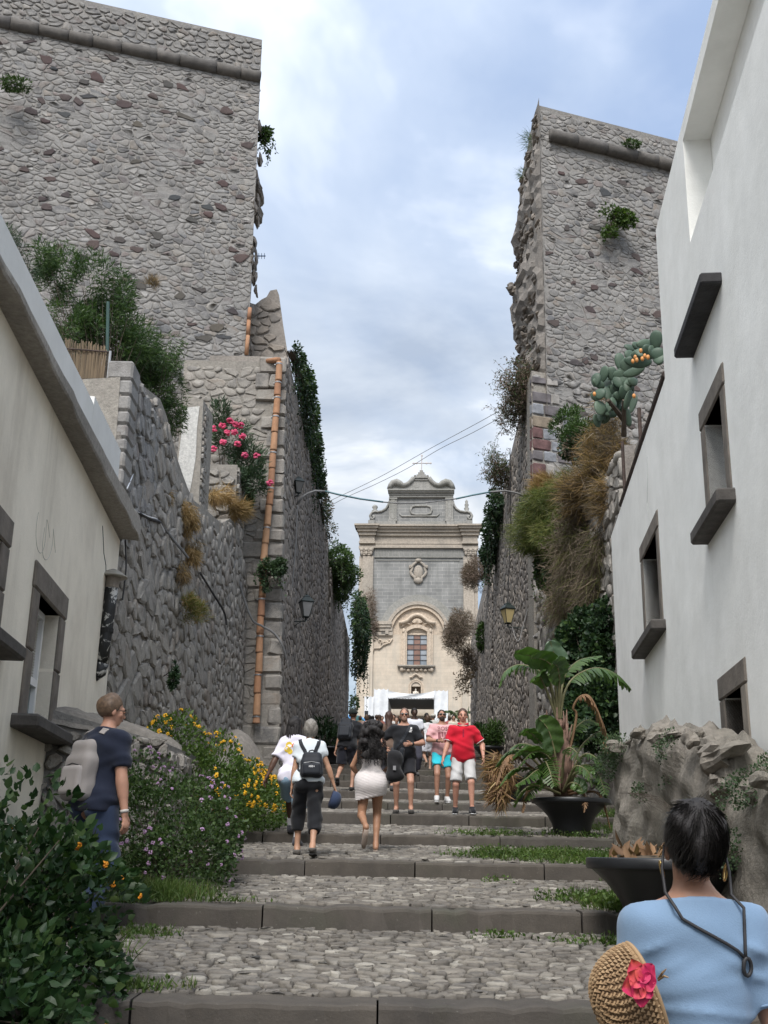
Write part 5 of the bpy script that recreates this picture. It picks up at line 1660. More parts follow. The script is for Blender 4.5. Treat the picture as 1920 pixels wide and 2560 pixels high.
M_YELLOW = leaf_mat('yellow_floret', [(0.8, 0.42, 0.02), (0.85, 0.52, 0.04), (0.75, 0.34, 0.02)], 0.1, 0.6)
M_LILAC = leaf_mat('lilac_floret', [(0.45, 0.27, 0.5), (0.55, 0.36, 0.58), (0.38, 0.22, 0.44)], 0.1, 0.6)
M_PINK = leaf_mat('pink_petal', [(0.72, 0.09, 0.22), (0.8, 0.16, 0.3), (0.65, 0.06, 0.17)], 0.15, 0.6)

def px_blob(px, py, d, rx, ry, depth):
	return (tuple(U(px, py, d)), (rx * d / FPX, depth, ry * d / FPX))

def blob_points(blobs, n, rng, shell=0.55, gaps=0.0):
	vol = np.array([r[0] * r[1] * r[2] for _, r in blobs]) ** 0.7
	which = rng.choice(len(blobs), n, p=vol / vol.sum())
	v = rng.normal(size=(n, 3)); v /= np.linalg.norm(v, axis=1, keepdims=True)
	rad = 1 - (1 - rng.uniform(0, 1, n) ** 0.5) * (1 - shell)
	# lumpy outline: clumps of shoots stand out, hollows between them
	k = rng.normal(0, 2.6, (7, 3)); ph = rng.uniform(0, 6.3, 7)
	lump = np.sin(v @ k.T + ph + which[:, None]).sum(1) / 3.0
	rad = rad * (1 + 0.25 * lump)
	C_ = np.array([b[0] for b in blobs])[which]; R_ = np.array([b[1] for b in blobs])[which]
	P = C_ + v * rad[:, None] * R_
	N = v / R_; N /= np.linalg.norm(N, axis=1, keepdims=True)
	if gaps:
		k2 = rng.normal(0, 1, (9, 3)) * 5.0; ph2 = rng.uniform(0, 6.3, 9)
		s = np.sin(P @ k2.T + ph2).sum(1)
		keep = s > np.quantile(s, gaps)
		P, N = P[keep], N[keep]
	return P, N

def plant(name, label, cat, base, blobs, n, ll, lw, mat, seed, shape=LEAF, up=0.35, spread=0.7, shell=0.55, gaps=0.12, stems=14, stem_r=0.012,
		  flowers=None, group=None, singles=0, strands=None, mat2=None, frac2=0.0, stem_mat=None):
	rng = np.random.default_rng(seed)
	e = empty(name, base, label, cat, group)
	P, N = blob_points(blobs, n, rng, shell, gaps)
	D = N + rng.normal(0, spread, N.shape) + np.array([0, 0, up])
	Ls = ll * rng.uniform(0.45, 1.3, len(P))
	if singles:
		q = CAMROT.inverted().to_3x3()
		dist = np.linalg.norm(P - np.array([0, 0, CZ]), axis=1)
		outer = (N * (np.array([0, 0, CZ]) - P)).sum(1) / dist
		idx = np.argsort(dist - 1.2 * outer)
		idx = np.array([i for i in idx if outer[i] > 0.1 and in_frame(P[i], -5)][:singles])
		single_leaves('leaf', P[idx], D[idx], ll * 1.05, lw * 1.05, mat, e, rng, shape)
		rest = np.setdiff1d(np.arange(len(P)), idx)
		P, D, Ls = P[rest], D[rest], Ls[rest]
	if mat2 is not None:
		s = rng.uniform(0, 1, len(P)) < frac2
		leaves('dry_foliage', P[s], D[s], Ls[s], Ls[s] * lw / ll, mat2, e, rng, shape)
		P, D, Ls = P[~s], D[~s], Ls[~s]
	leaves('foliage', P, D, Ls, Ls * lw / ll, mat, e, rng, shape)
	if strands:
		sn, sl = strands
		S0 = P[rng.choice(len(P), sn)]
		V_, D_ = [], []
		m = MB()
		for p in S0:
			L_ = sl * rng.uniform(0.3, 1.2); k_ = max(3, int(L_ / (ll * 0.45)))
			dx, dy = rng.normal(0, 0.12, 2)
			path = [p + np.array([dx * f + 0.05 * np.sin(5 * f + p[2]), dy * f, -L_ * f + 0.12 * L_ * np.sin(3 * f)]) for f in np.linspace(0, 1, k_)]
			V_ += path; D_ += [rng.normal(0, 0.7, 3) + np.array([0, -0.3, -0.6]) for _ in path]
			m.tube(path[::2] if len(path) > 4 else path, 0.006, 3, cap=False)
		leaves('trailing_foliage', V_, D_, ll * 0.9, lw * 0.9, mat, e, rng, shape)
		m.build('trailing_stems', stem_mat or M_STEM, e)['kind'] = 'stuff'
	if stems:
		m = MB()
		idx = rng.choice(len(P), min(stems, len(P)), replace=False)
		b0 = np.array(base)
		for i in idx:
			p = P[i]
			s = b0 + rng.normal(0, 0.06, 3) * np.array([1, 1, 0])
			mid = s * 0.45 + p * 0.55 + np.array([0, 0, 0.12 * np.linalg.norm(p - s)]) * 0.5 + rng.normal(0, 0.03, 3)
			m.tube([s, (s + mid) / 2 + rng.normal(0, 0.02, 3), mid, p], [stem_r, stem_r * 0.8, stem_r * 0.55, stem_r * 0.25], 5, cap=False)
		m.build('stems', stem_mat or M_STEM, e)['kind'] = 'stuff'
	if flowers:
		cnt, r, fm, top = flowers
		rel = np.min([np.abs(np.linalg.norm((P - np.array(b[0])) / np.array(b[1]), axis=1)) for b in blobs], 0)
		od = rng.permutation(np.where((rel > 0.9) & (rel < 1.12))[0])
		vis = [(P[i], N[i]) for i in od if N[i][1] < 0.45 and N[i][2] > top][:cnt]
		fm_meshes = []
		for q in range(3):
			mm = MB()
			for a in range(11):
				v = rng.normal(size=3); v[2] = abs(v[2]); v /= np.linalg.norm(v)
				mm.ball(tuple(v * r * 0.75), (r * 0.36, r * 0.36, r * 0.3), 5, 3)
			me = bpy.data.meshes.new('flower'); me.from_pydata(mm.v, [], mm.f); me.materials.append(fm); fm_meshes.append(me)
		for i, (p, nn) in enumerate(vis):
			o = link('flower', fm_meshes[i % 3], e)
			s = rng.uniform(0.7, 1.2)
			pp = Vector(p) + Vector(nn) * 0.03
			o.matrix_basis = Matrix.Translation(pp) @ Vector(nn).to_track_quat('Z', 'Y').to_matrix().to_4x4() @ Matrix.Scale(s, 4)
	return e

# the near shrub, with leaves one can tell apart
plant('lantana_shrub', 'large dark leafy shrub with orange flower heads, in the near left corner', 'shrub', (-2.2, 6.0, 0.95),
	  [((-2.45, 6.9, 1.42), (0.75, 0.9, 0.8)), ((-1.95, 6.5, 1.36), (0.56, 0.8, 0.64)), ((-2.75, 5.5, 1.4), (0.8, 0.9, 0.85)), ((-1.82, 5.6, 1.12), (0.44, 0.7, 0.55)),
	   ((-2.2, 4.9, 1.0), (0.6, 0.6, 0.6)), ((-1.75, 6.9, 1.5), (0.36, 0.5, 0.5))],
	  21000, 0.064, 0.041, M_LANT, 101, stems=90, stem_r=0.012, flowers=(60, 0.022, M_ORANGE, -0.5), singles=300, gaps=0.13, shell=0.55, mat2=M_LANT2, frac2=0.2)
plant('lantana_shrub', 'shrub dotted with small lilac flowers beside the backpack man', 'shrub', (-2.0, 10.9, 1.6),
	  [((-2.05, 11.0, 2.12), (0.72, 0.75, 0.62)), ((-1.72, 10.6, 1.9), (0.45, 0.55, 0.42)), ((-2.35, 10.7, 2.2), (0.5, 0.6, 0.62)), ((-1.62, 11.2, 2.12), (0.35, 0.45, 0.42))],
	  13000, 0.04, 0.026, M_LANT2, 102, stems=40, stem_r=0.008, flowers=(95, 0.021, M_LILAC, -0.5), gaps=0.15, shell=0.6)
plant('lantana_shrub', 'long mound of shrub covered in yellow flower heads under the rubble wall', 'shrub', (-2.2, 14.8, 2.1),
	  [((-2.4, 14.3, 2.85), (0.45, 0.9, 0.75)), ((-2.05, 14.9, 2.68), (0.55, 1.2, 0.66)), ((-1.75, 15.6, 2.55), (0.48, 1.1, 0.5)), ((-1.55, 16.3, 2.5), (0.36, 0.8, 0.36)), ((-2.6, 14.1, 3.2), (0.3, 0.45, 0.45))],
	  17000, 0.05, 0.028, M_LANT3, 103, stems=40, stem_r=0.008, flowers=(230, 0.03, M_YELLOW, -0.25), gaps=0.12, shell=0.6)
# bamboo and shrubs on the left terrace
plant('bamboo_clump', 'tall feathery bamboo clump on the terrace against the left bastion', 'bamboo', (-4.9, 18.0, 8.5),
	  [px_blob(150, 690, 18, 60, 85, 0.5), px_blob(225, 720, 18.2, 85, 95, 0.6), px_blob(275, 830, 18.4, 95, 95, 0.6), px_blob(190, 830, 18, 80, 90, 0.6), px_blob(310, 730, 18.3, 35, 75, 0.4), px_blob(110, 650, 17.6, 35, 55, 0.4), px_blob(330, 860, 18.5, 70, 75, 0.5)],
	  19000, 0.13, 0.019, M_BAMB, 104, SLIM, up=0.15, spread=0.8, shell=0.15, gaps=0.25, stems=90, stem_r=0.012)
plant('bamboo_clump', 'dark green drooping bamboo spilling over the rubble wall top', 'bamboo', (-4.5, 19.5, 8.8),
	  [px_blob(370, 900, 19.4, 75, 60, 0.6), px_blob(420, 960, 19.6, 55, 60, 0.5), px_blob(330, 930, 19.2, 60, 60, 0.6), px_blob(430, 1030, 19.8, 45, 60, 0.4), px_blob(375, 1000, 19.4, 55, 60, 0.4), px_blob(400, 870, 19.6, 60, 50, 0.5)],
	  17000, 0.11, 0.017, M_IVY2, 105, SLIM, up=-0.5, spread=0.8, shell=0.25, gaps=0.28, stems=60, stem_r=0.01, mat2=M_BAMB, frac2=0.4)
plant('pine_branch_shrub', 'dark needled bough hanging out above the eave at far left', 'shrub', tuple(U(-60, 700, 17)),
	  [px_blob(40, 620, 17, 42, 30, 0.3), px_blob(70, 670, 17, 28, 35, 0.3), px_blob(15, 590, 17, 35, 20, 0.3)],
	  2600, 0.1, 0.012, M_IVY, 106, SLIM, up=0.1, spread=0.9, shell=0.2, gaps=0.35, stems=30, stem_r=0.012)
ol = plant('oleander', 'oleander bush with bright pink flowers beside the orange pipe', 'shrub', (-4.0, 26.6, 9.6),
	  [px_blob(575, 1090, 26.6, 45, 65, 0.4), px_blob(620, 1150, 26.6, 45, 55, 0.4), px_blob(640, 1200, 26.4, 35, 40, 0.3), px_blob(550, 1040, 26.8, 28, 45, 0.3), px_blob(595, 1200, 26.2, 30, 40, 0.3)],
	  5200, 0.17, 0.028, M_OLEA, 107, SLIM, up=0.5, spread=0.6, shell=0.3, gaps=0.25, stems=40, stem_r=0.012)
rng = np.random.default_rng(9)
for px, py in ((535, 1072), (556, 1064), (575, 1052), (590, 1060), (602, 1063), (568, 1082), (606, 1090), (558, 1105), (594, 1110), (534, 1122), (612, 1138), (642, 1140), (675, 1207), (586, 1080)):
	m = MB()
	for a in range(16):
		v = rng.normal(size=3); v /= np.linalg.norm(v)
		m.ball(tuple(U(px, py, 26.1) + Vector(v) * 0.06), (0.045, 0.045, 0.03), 5, 3)
	m.build('flower', M_PINK, ol)
# dry golden grass hanging on the rubble wall
def tuft(name, label, cat, base, blobs, n, ll, lw, mat, seed, droop=(0.25, -0.15, -1.0), spread=0.45, mat2=None, frac2=0, gaps=0.2):
	rng = np.random.default_rng(seed)
	e = empty(name, base, label, cat)
	P, N = blob_points(blobs, n, rng, 0.15, gaps)
	D = np.array(droop) + rng.normal(0, spread, P.shape) + 0.35 * N
	Ls = ll * rng.uniform(0.5, 1.4, len(P))
	if mat2 is not None:
		s = rng.uniform(0, 1, len(P)) < frac2
		leaves('dry_blades', P[s], D[s], Ls[s], lw, mat2, e, rng, BLADE)
		P, D, Ls = P[~s], D[~s], Ls[~s]
	leaves('blades', P, D, Ls, lw, mat, e, rng, BLADE)
	return e
tuft('dry_grass', 'large golden clump of dry grass hanging on the rubble wall', 'dry grass', tuple(U(455, 1260, 20.5)),
	 [px_blob(440, 1280, 20.3, 32, 45, 0.25), px_blob(468, 1310, 20.6, 30, 50, 0.25), px_blob(482, 1380, 20.8, 22, 40, 0.2)], 5200, 0.17, 0.009, M_STRAW, 110)
tuft('dry_grass', 'small golden tuft above the large dry clump on the rubble wall', 'dry grass', tuple(U(410, 1215, 19.4)),
	 [px_blob(410, 1235, 19.3, 16, 32, 0.15)], 1000, 0.16, 0.009, M_STRAW, 111)
tuft('dry_grass', 'rust-brown dry tuft low on the rubble wall below the cable', 'dry grass', tuple(U(460, 1410, 20.2)),
	 [px_blob(458, 1430, 20.0, 18, 32, 0.15)], 1100, 0.15, 0.009, M_STRAW, 112, mat2=M_DRY, frac2=0.5)
tuft('dry_grass', 'straw-coloured grass on the ledge under the oleander', 'dry grass', tuple(U(560, 1240, 25)),
	 [px_blob(550, 1240, 25.2, 36, 18, 0.3), px_blob(595, 1275, 25.6, 25, 18, 0.3)], 2600, 0.28, 0.011, M_STRAW, 113, (0.5, -0.2, -0.3), 0.4)
tuft('wall_weed', 'olive weed tuft growing from the rubble wall face', 'weed', tuple(U(490, 1540, 20.5)),
	 [px_blob(492, 1530, 20.3, 32, 30, 0.18), px_blob(470, 1500, 20.1, 20, 18, 0.12)], 2000, 0.13, 0.008, M_OLIVE, 114, (0.4, -0.3, 0.4), 0.6, M_STRAW, 0.35)
plant('wall_plant', 'leafy caper plant growing across the orange pipe', 'plant', tuple(U(675, 1420, 27.3)),
	  [px_blob(670, 1425, 27.1, 28, 28, 0.22), px_blob(700, 1415, 27.2, 22, 22, 0.2), px_blob(672, 1460, 27.1, 15, 24, 0.15)], 1700, 0.085, 0.055, M_WEED, 115, up=-0.3, stems=20, gaps=0.3, shell=0.2, strands=(14, 0.5))
plant('wall_plant', 'green creeper on the ledge right of the dry ledge grass', 'plant', tuple(U(620, 1240, 27.2)),
	  [px_blob(622, 1250, 27.2, 12, 32, 0.15)], 900, 0.08, 0.035, M_IVY2, 116, up=-0.3, stems=8, gaps=0.1)
plant('wall_plant', 'small dark fern low on the rubble wall', 'plant', tuple(U(435, 1690, 18.5)), [px_blob(435, 1690, 18.3, 10, 34, 0.1)], 500, 0.07, 0.03, M_IVY, 117, up=-0.2, stems=5)
# bastion plants
plant('wall_plant', 'green plant at the left picture edge, high on the left bastion', 'plant', tuple(U(40, 225, 26.7)), [px_blob(40, 212, 26.5, 45, 18, 0.25)], 700, 0.1, 0.04, M_IVY2, 118, stems=10)
plant('wall_plant', 'leafy plant hanging from the left bastion corner against the sky', 'plant', tuple(U(648, 340, 30)),
	  [px_blob(662, 335, 30, 18, 24, 0.25), px_blob(672, 365, 30, 16, 18, 0.2)], 650, 0.13, 0.06, M_IVY2, 119, up=-0.3, stems=18, gaps=0.35, shell=0.15, strands=(12, 0.7))
tuft('dry_grass', 'withered brown tuft in the middle of the left bastion', 'dry grass', tuple(U(380, 730, 27.7)), [px_blob(380, 712, 27.6, 18, 20, 0.15)], 420, 0.22, 0.01, M_STRAW, 120, (0, -0.3, 0.9), 0.45, M_DRY, 0.5)
plant('wall_plant', 'round green caper bush on the right bastion', 'plant', tuple(U(1540, 550, 32)),
	  [px_blob(1540, 540, 31.9, 46, 26, 0.35), px_blob(1525, 590, 31.9, 20, 28, 0.25), px_blob(1570, 555, 31.9, 24, 18, 0.25)], 1900, 0.12, 0.06, M_LANT3, 121, up=-0.1, stems=30, shell=0.2, gaps=0.3)
plant('wall_plant', 'small plant on top of the right bastion moulding', 'plant', tuple(U(1580, 368, 32.4)), [px_blob(1582, 362, 32.3, 24, 9, 0.2)], 450, 0.1, 0.04, M_IVY2, 122, stems=8)
tuft('wall_weed', 'wispy weed on the upper left edge of the right bastion', 'weed', tuple(U(1335, 355, 33)), [px_blob(1322, 350, 33, 14, 26, 0.2)], 160, 0.3, 0.012, M_BAMB, 123, (-0.8, 0, 0.3), 0.5)
tuft('wall_weed', 'thin weed on the right bastion flank below the upper wisp', 'weed', tuple(U(1312, 440, 34)), [px_blob(1305, 435, 34, 9, 14, 0.2)], 90, 0.25, 0.012, M_BAMB, 124, (-0.8, 0, 0.3), 0.5)
# ivy and bushes along the lane wall tops
plant('hanging_ivy', 'dark ivy hanging along the top of the left lane wall near the pier', 'ivy', tuple(U(725, 880, 29)),
	  [px_blob(745, 900, 30, 18, 45, 0.9), px_blob(765, 970, 32, 26, 55, 1.0), px_blob(775, 1050, 34, 26, 60, 1.2), px_blob(785, 1130, 37, 22, 55, 1.3), px_blob(795, 1190, 39, 18, 40, 1.2)],
	  9000, 0.12, 0.07, M_IVY, 130, up=-0.6, spread=0.8, shell=0.2, gaps=0.3, stems=60, stem_r=0.01, mat2=M_IVY2, frac2=0.35, strands=(70, 1.5))
plant('hanging_ivy', 'twiggy half-bare creeper below the long ivy on the left lane wall', 'ivy', tuple(U(800, 1270, 41)),
	  [px_blob(812, 1280, 42, 16, 45, 1.0), px_blob(825, 1330, 44, 18, 30, 1.0), px_blob(806, 1230, 40, 14, 30, 1.0)], 2200, 0.11, 0.04, M_IVY, 131, up=-0.3, shell=0.1, gaps=0.35, stems=70, stem_r=0.01, mat2=M_DRY, frac2=0.5)
plant('hanging_ivy', 'thick green cushion of ivy bulging over the left lane wall', 'ivy', tuple(U(830, 1400, 47)),
	  [px_blob(846, 1400, 47, 34, 42, 1.2), px_blob(858, 1440, 48, 36, 40, 1.4), px_blob(850, 1475, 48.5, 30, 30, 1.2)], 7500, 0.13, 0.06, M_IVY2, 132, up=-0.2, shell=0.5, gaps=0.12, stems=30, strands=(50, 1.2))
plant('hanging_ivy', 'dark ivy curtain beside the far left lantern', 'ivy', tuple(U(890, 1500, 58)),
	  [px_blob(900, 1540, 58, 24, 60, 1.5), px_blob(905, 1600, 59, 20, 45, 1.4), px_blob(897, 1660, 60, 16, 32, 1.0)], 5500, 0.15, 0.08, M_IVY, 133, up=-0.5, shell=0.25, gaps=0.25, stems=30, mat2=M_IVY2, frac2=0.3, strands=(60, 2.2))
tuft('dry_bush', 'brown dry bush behind the dark ivy curtain on the left', 'bush', tuple(U(915, 1480, 60)), [px_blob(920, 1520, 60, 22, 50, 1.2), px_blob(930, 1570, 60, 18, 28, 1.0)], 2600, 0.3, 0.02, M_PINKDRY, 134, (0.5, -0.2, -0.1), 0.8)
def twig_bush(label, blobs, base, seed, n, mat, ntw=60, ll=0.12, lw=0.03, mat2=None, frac2=0.0, group=None):
	"""A half-bare bush: many thin twigs with sparse leaves near their ends."""
	rng = np.random.default_rng(seed)
	e = empty('dry_bush', base, label, 'bush', group)
	P, N = blob_points(blobs, ntw, rng, 0.5)
	m = MB()
	pts = []
	b0 = np.array(base)
	for p in P:
		s = b0 + rng.normal(0, 0.25, 3)
		path = [s]
		for f in (0.35, 0.7, 1.0):
			path.append(s + (p - s) * f + rng.normal(0, 0.12, 3) + np.array([0, 0, 0.2 * f * (1 - f)]))
		m.tube(path, [0.016, 0.011, 0.008, 0.004], 4, cap=False)
		for k in range(3):
			q = path[2] + (path[3] - path[2]) * rng.uniform(-0.4, 0.8)
			t = q + rng.normal(0, 0.22, 3) + np.array([0, 0, 0.08])
			m.tube([q, (q + t) / 2 + rng.normal(0, 0.03, 3), t], [0.006, 0.005, 0.003], 3, cap=False)
			for _ in range(max(1, n // (ntw * 3))):
				pts.append(q + (t - q) * rng.uniform(0.2, 1.1) + rng.normal(0, 0.05, 3))
	m.build('twigs', M_DRY, e)['kind'] = 'stuff'
	pts = np.array(pts); D = rng.normal(size=pts.shape) + np.array([0, 0, -0.2])
	if mat2 is not None:
		s = rng.uniform(0, 1, len(pts)) < frac2
		leaves('dry_foliage', pts[s], D[s], ll, lw, mat2, e, rng, DIAM); pts, D = pts[~s], D[~s]
	leaves('foliage', pts, D, ll, lw, mat, e, rng, DIAM)
	return e
twig_bush('tall twiggy bush on top of the right lane wall, against the sky', [px_blob(1285, 960, 33, 45, 85, 1.2), px_blob(1265, 1040, 34, 40, 60, 1.2), px_blob(1300, 930, 32.5, 25, 60, 0.8)], tuple(U(1320, 1010, 33)), 140, 3600, M_IVY2, 120, 0.12, 0.03, M_PINKDRY, 0.6)
twig_bush('twiggy grey-green shrub below the tall bush on the right lane wall', [px_blob(1240, 1190, 39, 30, 45, 1.0), px_blob(1225, 1150, 38, 24, 40, 0.8)], tuple(U(1262, 1200, 39)), 141, 1500, M_BAMB, 70, 0.12, 0.03, M_PINKDRY, 0.4)
plant('hanging_ivy', 'dark green ivy clinging to the right lane wall top against the sky', 'ivy', tuple(U(1240, 1270, 42)),
	  [px_blob(1236, 1270, 42, 20, 55, 1.0), px_blob(1228, 1330, 44, 22, 50, 1.1), px_blob(1222, 1385, 45, 22, 28, 1.0)], 5200, 0.13, 0.08, M_IVY, 142, up=-0.3, shell=0.2, gaps=0.3, stems=30, strands=(40, 1.3))
tuft('dry_bush', 'upper pinkish-brown dry bush on the right lane wall', 'bush', tuple(U(1215, 1440, 50)), [px_blob(1195, 1430, 49, 38, 42, 1.2), px_blob(1175, 1440, 49, 22, 30, 1.0)], 5200, 0.24, 0.018, M_PINKDRY, 143, (-0.5, -0.3, 0.2), 0.8)
tuft('dry_bush', 'lower and larger brown dry bush beside the far right lantern', 'bush', tuple(U(1180, 1580, 57)), [px_blob(1150, 1565, 56, 42, 55, 1.5), px_blob(1135, 1590, 57, 28, 40, 1.2), px_blob(1168, 1640, 57, 20, 30, 1.0)], 7500, 0.26, 0.02, M_PINKDRY, 144, (-0.5, -0.3, 0.0), 0.8, M_DRY, 0.4)
twig_bush('sparse trailing twigs under the lower dry bush on the right', [px_blob(1165, 1690, 57, 22, 50, 0.8), px_blob(1155, 1730, 57, 16, 25, 0.6)], tuple(U(1182, 1660, 57)), 145, 500, M_DRY, 30, 0.18, 0.07)
plant('wall_plant', 'small green creeper on the face of the right lane wall', 'plant', tuple(U(1210, 1590, 52)), [px_blob(1207, 1590, 52, 13, 40, 0.3)], 900, 0.12, 0.08, M_IVY2, 146, up=-0.4, stems=6)
# the overgrown bank on the right
plant('bank_shrub', 'bright green bush below the prickly pear on the right bank', 'bush', tuple(U(1430, 1110, 27)),
	  [px_blob(1420, 1060, 27, 42, 38, 0.6), px_blob(1450, 1085, 26.5, 40, 35, 0.6)], 4200, 0.11, 0.035, M_IVY2, 150, SLIM, up=0.5, stems=30, gaps=0.15, shell=0.3)
plant('bank_shrub', 'dark leafy bush under the bright green one on the right bank', 'bush', tuple(U(1450, 1150, 26)),
	  [px_blob(1445, 1120, 26.2, 45, 38, 0.5), px_blob(1480, 1130, 25.5, 40, 32, 0.5)], 3500, 0.1, 0.05, M_IVY, 151, up=0.0, stems=30, mat2=M_DRY, frac2=0.3)
tuft('dry_grass', 'tawny dry brush beneath the prickly pear', 'dry grass', tuple(U(1530, 1080, 23)),
	 [px_blob(1520, 1040, 23, 34, 70, 0.5), px_blob(1500, 1120, 23, 50, 45, 0.5), px_blob(1540, 1130, 22, 30, 50, 0.4)], 4200, 0.34, 0.011, M_DRY, 152, (-0.4, -0.4, -0.2), 0.8, M_STRAW, 0.5)
tuft('dry_grass', 'orange-brown dry grass arching over the white house corner', 'dry grass', tuple(U(1540, 1180, 22)),
	 [px_blob(1510, 1190, 22.5, 70, 55, 0.5), px_blob(1475, 1240, 23, 75, 55, 0.5), px_blob(1530, 1250, 21.5, 40, 50, 0.4)], 10000, 0.42, 0.011, M_STRAW, 153, (-0.9, -0.5, -0.25), 0.75, M_DRY, 0.45)
tuft('feathery_grass', 'large yellow-green feathery mass hanging over the right lane wall', 'grass', tuple(U(1400, 1240, 27)),
	 [px_blob(1370, 1280, 26.8, 80, 75, 0.8), px_blob(1335, 1340, 27.3, 58, 70, 0.6), px_blob(1410, 1340, 26.2, 65, 70, 0.6), px_blob(1430, 1230, 26.6, 65, 50, 0.6)], 24000, 0.26, 0.009, M_OLIVE, 154, (-0.6, -0.4, -0.3), 0.75, M_GRASS, 0.3)
tuft('feathery_grass', 'pale straw fringe above the feathery mass on the right', 'dry grass', tuple(U(1390, 1210, 28)),
	 [px_blob(1370, 1215, 28.2, 45, 30, 0.5)], 2200, 0.3, 0.01, M_STRAW, 155, (-0.7, -0.3, 0.0), 0.5)
plant('hanging_ivy', 'strip of green ivy hanging below the feathery mass', 'ivy', tuple(U(1375, 1370, 27.5)),
	  [px_blob(1368, 1400, 27.3, 25, 45, 0.4), px_blob(1380, 1450, 27, 20, 45, 0.35), px_blob(1352, 1420, 27.6, 14, 40, 0.3)], 4200, 0.09, 0.06, M_IVY2, 156, up=-0.8, gaps=0.1, stems=15, mat2=M_IVY, frac2=0.5, strands=(40, 0.9))
twig_bush('mass of bare reddish-brown stems hanging down the right bank', [px_blob(1440, 1400, 24.5, 45, 90, 0.6), px_blob(1465, 1330, 23.5, 40, 60, 0.5), px_blob(1420, 1500, 25.5, 35, 70, 0.5), px_blob(1490, 1440, 23, 35, 60, 0.4)], tuple(U(1470, 1260, 24)), 157, 7000, M_DRY, 260, 0.14, 0.02, M_PINKDRY, 0.3)
tuft('dry_grass', 'hanging curtain of thin brown stalks on the right bank', 'dry grass', tuple(U(1450, 1300, 24)),
	 [px_blob(1445, 1390, 23.6, 65, 120, 0.5), px_blob(1425, 1510, 24.5, 50, 75, 0.4), px_blob(1490, 1480, 22.4, 45, 90, 0.4), px_blob(1500, 1380, 22, 35, 80, 0.4)], 12000, 0.5, 0.009, M_DRY, 158, (-0.2, -0.2, -0.9), 0.6, M_OLIVE, 0.2)
plant('hanging_ivy', 'deep green ivy mound at the white house corner behind the banana plant', 'ivy', tuple(U(1480, 1700, 21.5)),
	  [px_blob(1470, 1590, 22, 80, 75, 0.5), px_blob(1505, 1660, 21.3, 60, 95, 0.5), px_blob(1435, 1650, 22.5, 55, 90, 0.5), px_blob(1510, 1770, 20.8, 50, 95, 0.5), px_blob(1455, 1800, 21.5, 60, 80, 0.5), px_blob(1510, 1540, 21.3, 45, 60, 0.4)],
	  22000, 0.085, 0.075, M_IVY, 159, up=-0.2, shell=0.5, gaps=0.12, stems=30, mat2=M_IVY2, frac2=0.15)
# prickly pear
pp = empty('prickly_pear', tuple(U(1560, 1060, 21.5)), 'prickly pear cactus with orange fruit above the white house roof', 'cactus')
M_PAD = leaf_mat('cactus_pad', [(0.05, 0.085, 0.06), (0.07, 0.11, 0.08), (0.085, 0.125, 0.09), (0.045, 0.075, 0.055)], 0, 0.5)
M_FRUIT = plain('orange_fruit', (0.55, 0.24, 0.07), 0.5, 0.3)
rng = np.random.default_rng(21)
pads = [(1610, 860, 22, 13), (1590, 865, 18, 12), (1575, 870, 17, 11), (1640, 850, 17, 26), (1600, 885, 24, 15), (1575, 890, 15, 18), (1595, 905, 36, 17), (1570, 915, 20, 24), (1550, 905, 14, 26), (1585, 930, 30, 13), (1555, 940, 24, 17),
		(1530, 935, 14, 20), (1510, 935, 14, 22), (1540, 945, 26, 12), (1520, 955, 22, 24), (1497, 960, 22, 13), (1500, 985, 16, 16), (1520, 985, 15, 26), (1545, 975, 22, 20), (1570, 965, 15, 26), (1500, 1020, 18, 22), (1525, 1030, 22, 15), (1510, 1045, 20, 15),
		(1570, 1000, 13, 28), (1583, 1010, 11, 26), (1565, 1040, 13, 30), (1540, 1010, 14, 24), (1490, 990, 14, 14), (1620, 880, 12, 22), (1560, 930, 18, 12)] + [(int(1505 + 130 * f + 26 * sin(9 * f)), int(1010 - 145 * f + 24 * cos(13 * f)), 12 + 6 * abs(sin(5 * f)), 14 + 7 * abs(cos(7 * f))) for f in np.linspace(0, 1, 22)] + [(int(1490 + 95 * ((i * 0.618) % 1)), int(950 + 105 * ((i * 0.383) % 1)), 13 + 4 * sin(i), 15 + 5 * cos(i * 2)) for i in range(26)]
for px, py, a, b in pads:
	d = 21.5 - 3.0 * max(0, px - 1560) / 80 + rng.uniform(-0.3, 0.3)
	s = d / FPX
	c = U(px, py, d)
	mm = MB().ball((0, 0, 0), (a * s * 1.05, 0.035, b * s * 1.05), 12, 8)
	out = []
	for v in mm.v:
		f = v[2] / (b * s * 1.05)
		out.append((v[0] * (1 + 0.18 * f), v[1], v[2]))
	mm.v = out
	M_ = Matrix.Translation(c) @ Matrix.Rotation(rng.uniform(-0.8, 0.8), 4, 'Z') @ Matrix.Rotation(rng.uniform(-0.4, 0.4), 4, 'X') @ Matrix.Rotation(rng.uniform(-0.35, 0.35), 4, 'Y')
	mm.v = [tuple(M_ @ Vector(v)) for v in mm.v]
	mm.build('pad', M_PAD, pp, smooth=True)
for px, py in ((1592, 900), (1588, 893), (1612, 890), (1602, 877), (1582, 903), (1486, 985), (1585, 990), (1606, 897), (1620, 893)):
	d = 20.6 - 3.0 * max(0, px - 1560) / 80
	MB().ball(tuple(U(px, py, d)), (0.035, 0.035, 0.05), 8, 6).build('fruit', M_FRUIT, pp, smooth=True)
m = MB()
for a, b in (((1560, 1090), (1560, 1000)), ((1560, 1050), (1520, 1000))):
	m.tube([U(*a, 21.6), U(*b, 21)], [0.06, 0.04], 7)
m.build('trunk', M_STEM, pp)
